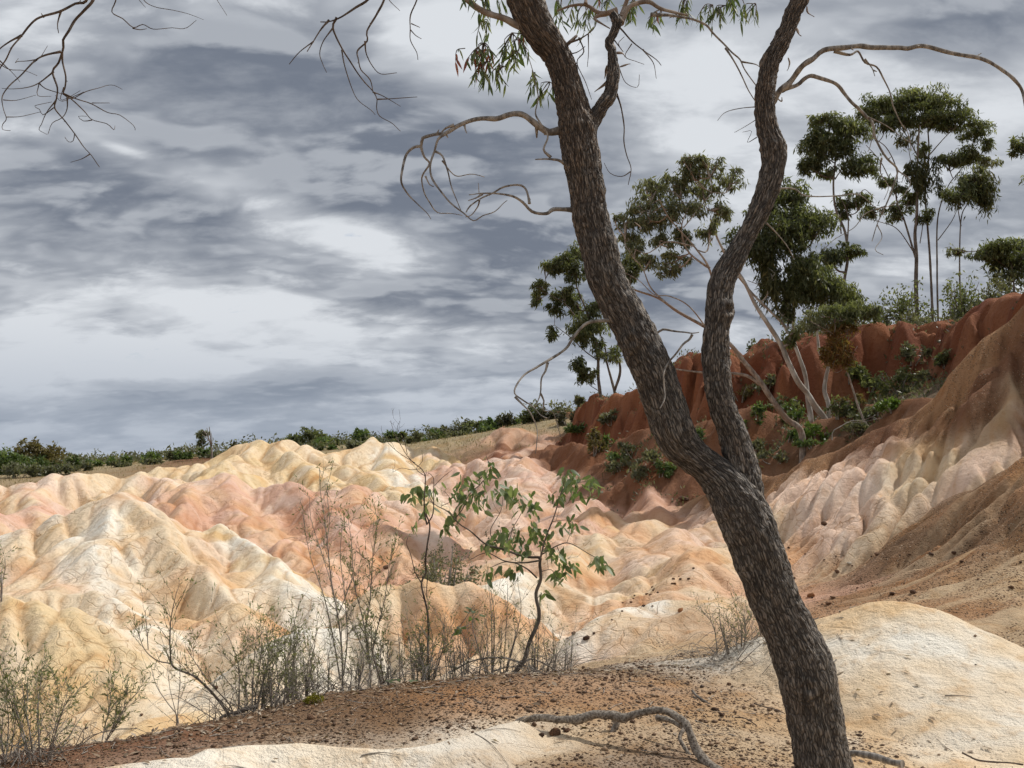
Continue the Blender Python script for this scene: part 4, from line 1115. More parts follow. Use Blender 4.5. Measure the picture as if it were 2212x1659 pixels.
trunk_px = [(1822, 1840, 190), (1806, 1760, 142), (1786, 1690, 122), (1768, 1600, 116), (1758, 1538, 118), (1736, 1437, 126), (1706, 1365, 118), (1676, 1302, 113), (1655, 1245, 112), (1638, 1195, 116), (1618, 1140, 122), (1592, 1085, 126), (1562, 1040, 116),
            (1530, 1010, 108), (1495, 982, 104), (1462, 946, 98), (1436, 875, 94), (1404, 789, 98), (1364, 703, 96), (1328, 640, 90), (1306, 589, 84), (1291, 530, 82), (1276, 474, 80), (1266, 400, 77), (1252, 320, 80), (1248, 278, 82),
            (1238, 230, 72), (1224, 180, 66), (1204, 120, 68), (1166, 67, 84), (1135, 0, 90), (1110, -70, 84), (1080, -160, 76), (1040, -280, 60)]
right_px = [(1622, 1190, 56), (1620, 1120, 66), (1612, 1050, 68), (1600, 1000, 67), (1586, 946, 64), (1560, 875, 57), (1547, 789, 58), (1550, 703, 51), (1555, 632, 57), (1569, 589, 60), (1593, 546, 57), (1618, 500, 46), (1648, 438, 52), (1668, 371, 52), (1670, 320, 56),
            (1656, 270, 46), (1653, 202, 41), (1664, 135, 41), (1691, 84, 40), (1711, 34, 38), (1727, 0, 43), (1745, -60, 40), (1760, -150, 36), (1790, -280, 28)]
third_px = [(1262, 300, 52), (1281, 258, 40), (1302, 228, 36), (1318, 202, 33), (1325, 152, 27), (1322, 111, 18), (1316, 94, 18), (1328, 67, 20), (1331, 44, 24), (1322, 30, 18)]
mb = MB()
pth, rd = px_tube(trunk_px, TREE_D, TREE_D + .1, .009)
hgt = np.linspace(0, 1, len(pth))
bark_tube(mb, pth, rd, 120, 3, .05 + .75 * sstep(hgt, .52, .80), [(.75, math.pi * .93, .055, .02), (2.05, math.pi * 1.1, .05, .018), (2.5, math.pi * .85, .05, .02)])
pr, rr_ = px_tube(right_px, TREE_D + .02, TREE_D + .28, .009)
hgt = np.linspace(0, 1, len(pr))
bark_tube(mb, pr, rr_, 84, 31, .08 + .6 * sstep(hgt, .42, .72), [(1.13, math.pi * 1.2, .05, .03)])
p3, r3 = px_tube(third_px, TREE_D + .08, TREE_D + .15, .009)
bark_tube(mb, p3, r3, 48, 57, np.full(len(p3), .25))
trunk_o = mb.build('trunk', M_TRUNK, tree)

# branches: (zone, path, start px width, end px width, d0, d1, material, children)
def branch(name, parent, zone, main, w0, w1, d0, d1, mat, subs=(), seed=0, label=None, step=.02):
    """a branch part with each side twig as a part of it"""
    def one(pts, a, c, e0, e1, sd):
        b = MB()
        p = path3(zone, pts, e0, e1, .012, sd)
        pp, rr = spline(p, step, (a * .5 * e0 / FPX, c * .5 * e1 / FPX))
        g = np.random.default_rng(sd)
        k = np.arange(len(rr))
        rr = rr * (1 + .55 * np.exp(-k * step / .035))
        rr = rr * (1 + .16 * pn(k * .31, np.full(len(rr), sd * 1.7), 4))
        pp = pp + np.c_[pn(k * .17, np.full(len(pp), sd), 1), pn(k * .17, np.full(len(pp), sd), 2), pn(k * .17, np.full(len(pp), sd), 3)] * rr[:, None] * .45
        tube(b, pp, rr, 8 if a > 9 else 6)
        # little spurs and broken stubs along the way
        for _ in range(int(len(pp) / 16)):
            i = g.integers(2, len(pp) - 1)
            dv = g.normal(size=3); dv /= np.linalg.norm(dv)
            tip = pp[i] + dv * rr[i] * g.uniform(2.0, 4.5)
            tube(b, np.array([pp[i], (pp[i] + tip) / 2 + dv * .001, tip]), np.array([rr[i] * .6, rr[i] * .45, rr[i] * .2]), 4)
        return b
    o = one(main, w0, w1, d0, d1, seed).build(name, mat, parent, **({'label': label} if label else {}))
    for k, (pts, a, c, e0, e1) in enumerate(subs):
        tw = one(pts, a, c, e0, e1, seed * 13 + k + 1)
        link('twig', tw.mesh('twig', mat, parent.location), o)
    return o


D0 = TREE_D + .085
branch('branch', tree, 2, [(1600, 830), (1530, 850), (1480, 835), (1400, 785), (1330, 740), (1260, 735), (1170, 760), (1050, 770), (930, 800), (850, 850), (780, 850), (710, 890), (690, 935), (640, 945), (590, 1000), (560, 1080), (570, 1180), (600, 1240), (660, 1310), (730, 1370), (750, 1405)],
       15, 1.5, D0, D0 - .25, M_DEAD, [
    ([(850, 850), (800, 890), (770, 960), (750, 1050), (755, 1130), (800, 1210), (880, 1300), (960, 1370), (1020, 1410), (1090, 1385), (1160, 1360), (1210, 1310), (1245, 1280)], 6, 1.4, D0 - .14, D0 - .3),
    ([(775, 970), (820, 1010), (850, 1080), (880, 1190), (920, 1280), (960, 1360)], 4.5, 1.6, D0 - .15, D0 - .2),
    ([(825, 1030), (880, 1100), (930, 1130), (1000, 1120), (1050, 1115), (1090, 1140)], 3, 1.6, D0 - .15, D0 + .05),
    ([(690, 940), (710, 1000), (735, 1050), (700, 1110), (690, 1160), (710, 1240), (740, 1300), (800, 1350), (880, 1370), (960, 1385)], 5, 1.5, D0 - .2, D0 - .05),
    ([(715, 1130), (745, 1180), (780, 1195)], 3.5, 2, D0 - .2, D0 - .2), ([(900, 805), (850, 815), (810, 860)], 5, 3, D0 - .12, D0 - .1), ([(965, 800), (975, 830), (985, 845)], 4, 2, D0 - .1, D0 - .12)], 1, 'bare grey branch arching over to a ring of twigs')
branch('branch', tree, 2, [(1690, 1350), (1600, 1335), (1540, 1345), (1490, 1365), (1390, 1345), (1340, 1300), (1270, 1260), (1180, 1235), (1080, 1245), (985, 1245)], 10, 2, D0, D0 - .3, M_DEAD,
       [([(1380, 1305), (1375, 1240), (1350, 1205), (1300, 1190), (1220, 1195), (1150, 1235), (1070, 1280), (1000, 1320), (970, 1365)], 5, 3, D0 - .1, D0 - .1), ([(1060, 1280), (1050, 1330), (1010, 1370), (970, 1385)], 3.5, 1.5, D0 - .1, D0), ([(1060, 1245), (1055, 1180)], 1.6, 1.2, D0 - .25, D0 - .25), ([(1080, 1245), (1040, 1265), (990, 1285)], 4, 2, D0 - .2, D0 - .25)], 2)
branch('branch', tree, 2, [(1660, 1090), (1570, 1035), (1510, 1015), (1425, 1025)], 9, 2.5, D0, D0 - .15, M_DEAD,
       [([(1520, 1010), (1480, 950), (1490, 880), (1460, 800), (1435, 720), (1440, 640), (1440, 560), (1400, 440), (1370, 340)], 5, 1.6, D0 - .1, D0 - .05)], 3)
branch('branch', tree, 10, [(960, 790), (900, 770), (830, 760), (740, 762), (650, 775), (580, 830), (530, 900), (480, 970), (370, 1055), (250, 1120), (160, 1180), (105, 1250), (100, 1310), (160, 1360), (230, 1410), (290, 1480), (345, 1500)], 9, 2, D0, D0 - .5, M_DEAD,
       [([(345, 1080), (320, 1140), (295, 1200), (290, 1310), (260, 1390), (240, 1430)], 5, 2.2, D0 - .33, D0 - .4), ([(290, 1310), (310, 1370), (325, 1440), (390, 1460), (440, 1640)], 3.5, 1.6, D0 - .35, D0 - .3),
        ([(100, 1340), (160, 1410), (220, 1460), (260, 1580), (268, 1700), (262, 1770)], 4, 1.8, D0 - .45, D0 - .5)], 4, 'long pale dead branch hooking down to the left')
branch('branch', tree, 10, [(1120, 860), (1170, 850), (1215, 830), (1290, 835), (1380, 845), (1430, 860), (1490, 858)], 6, 2, D0, D0 - .1, M_DEAD,
       [([(1435, 870), (1420, 900), (1370, 940), (1320, 1010), (1250, 1080), (1235, 1170), (1225, 1260), (1220, 1340), (1185, 1420)], 5, 2.6, D0 - .1, D0 - .25)], 5)
branch('branch', tree, 2, [(1330, 165), (1290, 150), (1200, 110), (1080, 70), (980, 0), (900, -60), (700, -120), (520, -140), (300, -160)], 16, 9, D0, D0 + .2, M_SMOOTH, [], 6)
# limb above the frame from which the hanging twigs at top left come
branch('branch', tree, 2, [(430, -150), (350, 0), (260, 55), (180, 102), (100, 130), (45, 150)], 8, 2, D0 + .15, D0 + .1, M_TWIG,
       [([(100, 130), (50, 180), (0, 265), (-40, 330)], 4, 2, D0 + .1, D0), ([(150, 115), (125, 180), (180, 310), (250, 420), (320, 520), (380, 590), (410, 640), (400, 690), (430, 740), (500, 790), (550, 845)], 4.5, 1.2, D0 + .1, D0 + .2),
        ([(180, 320), (205, 430), (240, 560), (290, 640), (370, 700), (390, 735)], 3, 1.2, D0 + .12, D0 + .1), ([(122, 182), (60, 260), (45, 340), (55, 410), (80, 465)], 3, 1.3, D0 + .1, D0 + .05),
        ([(380, 590), (450, 615), (560, 690)], 2.2, 1.1, D0 + .15, D0 + .2), ([(410, 635), (520, 630), (670, 618)], 2.4, 1.2, D0 + .15, D0 + .1), ([(0, 265), (-90, 340), (-150, 410)], 2.4, 1.6, D0, D0)], 7)
branch('branch', tree, 2, [(470, -150), (435, 0), (410, 90), (350, 200), (330, 265), (285, 320), (280, 390), (310, 450), (350, 510), (380, 590)], 6, 1.8, D0 + .15, D0 + .2, M_TWIG,
       [([(330, 265), (340, 340), (380, 430), (430, 470), (525, 465)], 3, 1.3, D0 + .17, D0 + .2), ([(470, -60), (480, 0), (550, 70)], 2, 1.1, D0 + .15, D0 + .1)], 8)
branch('branch', tree, 2, [(690, -120), (655, 0), (625, 100), (620, 190), (620, 260), (660, 340), (668, 380)], 4, 1.6, D0 + .15, D0 + .1, M_TWIG, [([(625, 150), (675, 180)], 2, 1.2, D0 + .12, D0 + .1), ([(620, 190), (660, 230), (676, 255)], 2, 1.2, D0 + .12, D0 + .1)], 9)
branch('branch', tree, 3, [(585, 660), (610, 640), (650, 580), (720, 500), (800, 420), (860, 370), (930, 325), (1040, 310), (1170, 290), (1260, 305), (1400, 295), (1470, 320), (1550, 305), (1650, 320), (1780, 345), (1900, 365), (1990, 400), (2080, 450), (2150, 510), (2190, 580), (2222, 700), (2240, 800)],
       14, 6, D0 + .2, D0 - .1, M_DEAD, [
    ([(660, 570), (760, 530), (800, 505), (850, 485), (920, 500), (1000, 550), (1060, 600), (1110, 660), (1160, 710), (1210, 750), (1245, 800), (1250, 870), (1290, 950), (1340, 1020), (1400, 1090), (1380, 1180), (1330, 1320), (1270, 1440), (1240, 1540)], 10, 1.6, D0 + .2, D0 + .2),
    ([(1000, 325), (1090, 350), (1150, 340), (1200, 390), (1270, 430), (1310, 500), (1340, 590), (1370, 680), (1420, 790), (1470, 860), (1490, 960)], 6, 1.5, D0 + .15, D0 + .3),
    ([(1190, 380), (1230, 430), (1250, 490)], 3, 1.5, D0 + .15, D0 + .1), ([(1245, 450), (1265, 455)], 3, 2, D0 + .15, D0 + .1), ([(1900, 365), (1925, 335)], 3, 1.5, D0, D0),
    ([(1250, 830), (1220, 940), (1200, 975)], 2.2, 1.2, D0 + .2, D0 + .2), ([(1210, 750), (1330, 800), (1440, 880), (1480, 900)], 2.5, 1.2, D0 + .2, D0 + .3), ([(1400, 1090), (1480, 1180), (1400, 1300), (1300, 1330)], 2.5, 1.2, D0 + .2, D0 + .1),
    ([(1330, 1320), (1200, 1380), (1120, 1460), (1000, 1540), (930, 1600)], 2.5, 1.2, D0 + .2, D0 + .1), ([(1270, 1440), (1300, 1520), (1260, 1600), (1300, 1640)], 2, 1.2, D0 + .2, D0 + .1), ([(1300, 1010), (1300, 1100), (1340, 1200), (1310, 1290)], 2.5, 1.2, D0 + .2, D0 + .3)], 10, 'long arching dead branch reaching to the right edge')
branch('branch', tree, 3, [(-180, 95), (-60, 100), (0, 105), (90, 120), (180, 160), (220, 210), (280, 280), (350, 340), (390, 390), (430, 450), (500, 555), (530, 580)], 7, 2.5, D0 + .15, D0 + .25, M_DEAD,
       [([(300, 310), (350, 380), (400, 480), (440, 580), (490, 665)], 4, 2, D0 + .2, D0 + .2), ([(400, 395), (490, 410), (525, 440)], 3, 1.6, D0 + .2, D0 + .2)], 11)
branch('branch', tree, 3, [(600, 1190), (640, 1200), (740, 1215), (820, 1255), (1000, 1255), (1150, 1250), (1250, 1330), (1330, 1380)], 4, 1.4, D0 + .2, D0 + .4, M_DEAD, [([(1150, 1250), (1190, 1220), (1240, 1260)], 1.6, 1.1, D0 + .35, D0 + .3), ([(560, 1430), (600, 1470), (690, 1570), (740, 1660)], 3, 1.6, D0 + .2, D0 + .3)], 12)
branch('branch', tree, 3, [(500, 685), (400, 690), (310, 715), (235, 770)], 2, 1.1, D0 + .2, D0 + .1, M_TWIG, [([(490, 770), (430, 800), (355, 850)], 1.6, 1, D0 + .2, D0 + .1), ([(500, 880), (440, 920), (480, 840), (410, 850)], 1.6, 1, D0 + .2, D0 + .2)], 13)
branch('branch', tree, 2, [(1940, 600), (1975, 690), (1985, 800), (1990, 900), (2010, 1000), (2030, 1080), (2025, 1190)], 4, 1.6, D0 + .1, D0, M_TWIG, [([(2030, 1100), (1970, 1135), (1900, 1110), (1860, 1050)], 2, 1.1, D0, D0)], 14)
branch('branch', tree, 2, [(1930, 150), (1980, 210), (2040, 270), (2120, 330), (2200, 380), (2240, 420)], 4, 1.5, D0 + .12, D0 + .1, M_TWIG, [([(2040, 280), (2000, 370), (2060, 390), (2120, 415)], 2, 1.1, D0, D0), ([(2110, 320), (2170, 400), (2200, 505)], 2.5, 1.3, D0 + .1, D0), ([(1960, 440), (2000, 520), (2080, 555), (2085, 480)], 1.8, 1, D0 + .1, D0), ([(1930, 260), (1980, 330), (1960, 280), (1995, 240)], 2, 1.2, D0 + .1, D0)], 15)
branch('branch', tree, 2, [(1580, 320), (1620, 290), (1690, 230), (1640, 270), (1680, 250)], 9, 3, D0, D0 - .1, M_TWIG, [([(1640, 270), (1720, 240), (1800, 200), (1820, 130)], 4, 1.6, D0, D0), ([(1700, 240), (1730, 330), (1690, 400), (1740, 520), (1780, 640)], 3, 1.2, D0, D0 + .1), ([(1760, 220), (1760, 330), (1750, 430)], 2.5, 1.2, D0, D0 + .1), ([(1600, 350), (1680, 340), (1740, 300)], 3, 1.6, D0, D0), ([(1690, 400), (1640, 430), (1620, 500)], 2, 1.2, D0, D0)], 16)
branch('branch', tree, 2, [(1950, 70), (1860, 80), (1800, 75), (1740, 30), (1650, 40), (1560, 70)], 12, 4, D0 + .13, D0 + .2, M_SMOOTH, [([(1870, 85), (1800, 110), (1850, 160), (1910, 180)], 9, 3, D0 + .13, D0 + .1), ([(1740, 30), (1740, -60), (1720, -200)], 7, 4, D0 + .13, D0 + .2)], 17)
branch('branch', tree, 2, [(1960, 150), (1985, 110), (2030, 50), (2090, 15), (2150, 20), (2230, 55), (2400, 100)], 13, 6, D0 + .13, D0 + .2, M_SMOOTH, [([(1980, 110), (2000, 40), (2020, -40), (2060, -200)], 10, 5, D0 + .13, D0 + .2)], 18)
# loose strips of bark
for k, (zn, pts, w) in enumerate([(3, [(700, 370), (715, 400), (700, 440), (690, 450)], 5), (3, [(820, 40), (830, 90), (865, 110)], 5), (3, [(625, 625), (655, 640), (665, 625)], 4), (3, [(650, 190), (610, 250), (590, 275)], 7), (3, [(755, 180), (765, 215), (785, 232)], 8),
                                 (2, [(1940, 440), (1880, 520), (1800, 590)], 8), (2, [(1960, 430), (2010, 410), (2030, 405)], 5), (2, [(1930, 340), (1975, 350), (1990, 375)], 9), (2, [(1880, 420), (1860, 460), (1870, 500)], 8), (10, [(1000, 20), (1040, 50), (1050, 80)], 3), (3, [(680, 940), (688, 925), (690, 980)], 7)]):
    b = MB()
    p = path3(zn, pts, D0 + (.2 if zn == 3 else .05), None, .01, k)
    pp, _ = spline(p, .008)
    w_ = w * .5 * D0 / FPX
    T_, U_, W_ = frames(pp)
    tw = np.linspace(0, 1.5, len(pp))
    sdv = np.cos(tw)[:, None] * W_ + np.sin(tw)[:, None] * U_
    tap = np.sin(np.linspace(.35, math.pi - .15, len(pp)))[:, None]
    nv = np.cross(T_, sdv) * .0015
    V = np.stack([pp + sdv * w_ * tap + nv, pp - sdv * w_ * tap + nv, pp - sdv * w_ * tap - nv, pp + sdv * w_ * tap - nv], 1).reshape(-1, 3)
    i = np.arange(len(pp) - 1)[:, None] * 4; j = np.arange(4)[None]; j2 = (j + 1) % 4
    b.add(V, np.stack([i + j, i + j2, i + 4 + j2, i + 4 + j], -1).reshape(-1, 4))
    b.build('bark_strip', M_SMOOTH, tree)


# leaf blades of the near plants, each an object of its own that shares one of a few meshes
def leaf_mesh(name, length, width, curve, mat, tone, round_=False, nseg=6):
    t = np.linspace(0, 1, nseg + 1)
    prof = (np.sin(np.pi * t ** (.75 if not round_ else .62)) ** (.9 if not round_ else .75))
    prof[0] = .06; prof[-1] = 0.02
    x = curve * length * (t ** 2); z = -length * t
    y = prof * width * .5
    L = np.c_[x, y, z]; Rr = np.c_[x, -y, z]; Mid = np.c_[x - .12 * width * prof, y * 0, z]
    V = np.stack([L, Mid, Rr], 1).reshape(-1, 3)
    i = np.arange(nseg)[:, None] * 3; j = np.arange(2)[None]
    F = np.stack([i + j, i + j + 1, i + j + 4, i + j + 3], -1).reshape(-1, 4)
    # short stalk
    b = MB(); b.add(V, F, tone=np.full(len(V), tone))
    s = np.array([(0, .0012, .0), (0, -.0012, 0), (-.002, -.0008, .018), (-.002, .0008, .018)])
    b.add(s, np.array([[0, 1, 2, 3]]), tone=np.full(4, tone))
    return b.mesh(name, mat)


NEAR_LEAVES = [leaf_mesh('leaf', 1, w, c, M_LEAF_NEAR, tn) for (w, c, tn) in [(.15, .18, .15), (.18, -.12, .35), (.14, .28, .55), (.17, .05, .75), (.16, -.25, .95), (.2, .1, .45)]]
RED_LEAVES = [leaf_mesh('leaf', 1, .2, .12, M_LEAF_RED, tn) for tn in (.3, .7)]
SAP_LEAVES = [leaf_mesh('leaf', 1, w, c, M_LEAF_SAP, tn, True) for (w, c, tn) in [(.36, .15, .2), (.40, -.1, .5), (.32, .22, .7), (.38, .05, .9), (.42, .12, .4)]]


LEAF_N = {}; LEAF_REST = {}


def put_leaf(parent, meshes, pos, direction, size, roll):
    me = meshes[random.randrange(len(meshes))]
    LEAF_N[parent.name] = LEAF_N.get(parent.name, 0) + 1
    if LEAF_N[parent.name] > 300:                       # the rest of the leaves go into one joined part
        LEAF_REST.setdefault(parent.name, (parent, []))[1].append((me, np.array(pos), np.array(direction, float), size, roll))
        return
    o = bpy.data.objects.new('leaf', me)
    COL.objects.link(o)
    o.parent = parent
    q = Vector((0, 0, -1)).rotation_difference(Vector(direction).normalized())
    from mathutils import Quaternion
    o.rotation_mode = 'QUATERNION'
    o.rotation_quaternion = q @ Quaternion((0, 0, 1), roll)
    o.location = Vector(pos) - parent.location
    o.scale = (size, size, size)


def rest_leaves():
    from mathutils import Quaternion
    for parent, items in LEAF_REST.values():
        by = {}
        for (me, pos, dv, size, roll) in items:
            b = by.setdefault(me.materials[0].name, (me.materials[0], MB()))[1]
            V = np.empty(len(me.vertices) * 3, np.float32); me.vertices.foreach_get('co', V); V = V.reshape(-1, 3)
            q = Vector((0, 0, -1)).rotation_difference(Vector(dv).normalized()) @ Quaternion((0, 0, 1), roll)
            Rm = np.array(q.to_matrix())
            F = np.array([list(p.vertices) for p in me.polygons])
            tn = np.empty(len(V), np.float32); me.attributes['tone'].data.foreach_get('value', tn)
            b.add((V * size) @ Rm.T + pos, F, tone=tn)
        for mat, b in by.values():
            b.build('foliage', mat, parent, kind='stuff')


# leafy twigs of the leaning tree: (zone, ellipse centre, radii px, leaves, depth)
NEARCL = [(2, 1085, 215, 60, 55, 12, .1), (2, 1080, 60, 60, 50, 14, .1), (2, 1160, 60, 70, 70, 16, .2), (2, 1015, 370, 60, 40, 10, .0), (2, 1110, 380, 110, 70, 34, .05), (2, 1240, 330, 110, 80, 30, .2), (2, 1330, 330, 80, 60, 16, .25), (2, 1060, 480, 70, 60, 20, .0), (2, 1180, 500, 80, 50, 14, .1),
          (2, 1270, 420, 60, 60, 9, .1), (2, 1400, 540, 60, 50, 12, .15), (2, 1480, 600, 60, 50, 12, .2), (2, 1350, 210, 60, 60, 12, .3), (2, 930, 370, 30, 40, 3, 0), (2, 940, 30, 60, 40, 5, .1),
          (2, 1600, 80, 60, 90, 22, .35), (2, 1720, 130, 90, 70, 24, .35), (2, 1850, 60, 80, 60, 10, .3), (2, 2060, 90, 70, 70, 22, .35), (2, 2170, 150, 60, 60, 12, .35), (3, 60, 90, 70, 70, 24, .35), (3, 170, 120, 60, 60, 16, .35), (3, 280, 110, 60, 50, 16, .4), (3, 380, 60, 60, 60, 14, .4), (3, 440, 100, 50, 50, 14, .4), (3, 330, 20, 90, 40, 14, .45)]
twb = MB()
for ci, (zn, cx_, cy_, rx_, ry_, nl, dd) in enumerate(NEARCL):
    (c0x, c0y), = zp(zn, [(cx_, cy_)])
    kx = ZO[zn][2]
    top = P(c0x + random.uniform(-10, 20), c0y - ry_ * kx * 1.5, D0 + dd)
    for _ in range(max(1, int(nl * 1.7) // 5)):
        ex, ey = c0x + random.uniform(-1, 1) * rx_ * kx, c0y + random.uniform(-.6, 1) * ry_ * kx
        end = P(ex, ey, D0 + dd + random.uniform(-.12, .12))
        mid = (top + end) / 2 + np.array((random.uniform(-.03, .03), random.uniform(-.03, .03), .02))
        pp, rr = spline([top, mid, end], .03, (.003, .0013))
        tube(twb, pp, rr, 4, cap=False)
        for _ in range(5):
            i = random.randrange(len(pp) // 3, len(pp))
            dv = np.array((random.gauss(0, .38), random.gauss(0, .38), -1.0))
            red = (zn == 2 and cx_ < 1120 and 300 < cy_ < 420 and random.random() < .2) or random.random() < .02
            put_leaf(tree, RED_LEAVES if red else NEAR_LEAVES, pp[i], dv, random.uniform(.045, .085), random.uniform(0, 6.28))
twb.build('twigs', M_TWIG, tree, kind='stuff')

# ------------------------------------------------------------------ tree beside the camera: only its drooping bare twigs hang into view at top left
ob = np.array((-4.6, 3.2, 0)); ob[2] = ground_z(ob[0], ob[1])
otree = thing('overhanging_tree', 'bare drooping twigs hanging into the top left corner', 'tree', ob)
b = MB()
op, orr = spline([ob - (0, 0, .3), ob + (.1, .1, 1.5), ob + (.4, .4, 3.0), ob + (.9, .7, 4.2), ob + (1.3, .9, 5.2)], .05, (.13, .05))
tube(b, op, orr, 14)
lim = ob + (.75, .6, 3.9)
tipA = P(190, -110, 4.3)
lp, lr = spline([lim, lim * .6 + tipA * .4 + (0, 0, .35), tipA], .05, (.045, .012)); tube(b, lp, lr, 8)
tipB = P(420, -60, 4.4)
lp, lr = spline([tipA, P(280, -150, 4.35), tipB], .05, (.011, .005)); tube(b, lp, lr, 6)
b.build('trunk', M_GUMDARK, otree)
E0 = 4.3
branch('branch', otree, 1, [(560, -330), (575, -120), (560, 0), (480, 25), (380, 75), (280, 110), (220, 150), (130, 235), (80, 310), (40, 380), (0, 430), (-60, 520)], 8, 2.2, E0, E0 - .1, M_TWIG,
       [([(140, 230), (60, 265), (0, 320), (-40, 360)], 4, 2.4, E0, E0), ([(390, 75), (375, 150), (385, 210)], 3, 1.6, E0, E0), ([(280, 110), (260, 90)], 3, 1.5, E0, E0), ([(0, 410), (60, 450), (150, 455), (240, 490)], 2, 1, E0, E0), ([(0, 390), (90, 480), (130, 520)], 2, 1, E0, E0 + .1)], 21)
branch('branch', otree, 1, [(560, -330), (600, -100), (590, 0), (540, 70), (480, 130), (440, 200), (405, 250), (400, 310), (370, 400), (345, 460), (365, 560), (360, 640), (350, 690), (430, 780), (480, 860), (540, 940), (590, 1000), (640, 1070)], 8, 1.4, E0, E0 + .1, M_TWIG,
       [([(390, 330), (300, 345), (240, 380), (190, 420), (120, 490), (60, 550), (10, 620), (20, 700), (40, 760), (5, 800), (20, 835), (70, 838)], 4, 1.1, E0, E0 - .2),
        ([(395, 330), (395, 400), (425, 490), (420, 560), (405, 600), (440, 620), (540, 700), (590, 770), (680, 790), (730, 825), (740, 800)], 4, 1.2, E0, E0 + .1),
        ([(405, 600), (500, 640), (590, 660), (690, 720), (770, 740), (860, 800), (865, 830)], 3, 1.1, E0, E0 + .2), ([(405, 600), (460, 630), (540, 590), (640, 565), (680, 550), (730, 548), (780, 570)], 2.6, 1, E0, E0 + .2), ([(345, 460), (250, 530), (180, 560), (90, 570), (0, 560)], 3, 1, E0, E0 - .1),
        ([(250, 530), (290, 570), (405, 600)], 2.4, 1.4, E0, E0), ([(430, 620), (430, 700), (390, 760), (340, 790), (305, 860)], 2.4, 1.1, E0, E0), ([(360, 640), (300, 720), (265, 790), (255, 830), (300, 860)], 2.2, 1.1, E0, E0),
        ([(590, 770), (540, 775), (500, 750), (560, 740)], 1.8, 1, E0, E0), ([(480, 855), (470, 900), (440, 910), (415, 880)], 1.6, 1, E0, E0), ([(580, 985), (520, 1020), (450, 1040)], 1.8, 1, E0, E0), ([(345, 690), (280, 740), (250, 700), (230, 680), (330, 655)], 1.8, 1, E0, E0), ([(540, 590), (480, 620), (400, 640), (350, 610)], 1.5, 1, E0, E0),
        ([(240, 380), (180, 400), (110, 400), (95, 410), (115, 378)], 2, 1, E0, E0), ([(190, 420), (260, 370), (310, 295)], 1.6, .9, E0, E0), ([(590, 660), (690, 665), (700, 672)], 1.5, .9, E0, E0), ([(20, 640), (100, 640), (230, 605)], 1.5, .9, E0 - .1, E0), ([(40, 750), (130, 750), (260, 715)], 1.5, .9, E0 - .1, E0), ([(250, 535), (240, 600), (330, 625)], 1.6, 1, E0, E0), ([(410, 560), (380, 640), (430, 640), (510, 580)], 1.6, 1, E0, E0)], 22)
branch('branch', otree, 1, [(780, -290), (760, -100), (740, 0), (720, 75), (790, 120), (850, 180), (915, 150), (985, 185), (1100, 170), (1150, 185), (1195, 175), (1260, 135)], 3.4, 1.1, E0 + .05, E0 + .1, M_TWIG, [([(850, 180), (900, 200), (940, 190)], 2, 1.1, E0, E0)], 23)
branch('branch', otree, 1, [(860, -300), (900, -80), (930, 0), (1000, 40), (1100, 70), (1220, 90), (1305, 130)], 2.6, .9, E0 + .05, E0 + .1, M_TWIG, [([(880, -30), (890, 10), (940, 38)], 1.6, .9, E0, E0), ([(1290, -300), (1340, -100), (1395, 0), (1460, 105)], 2, 1, E0 + .05, E0)], 24)

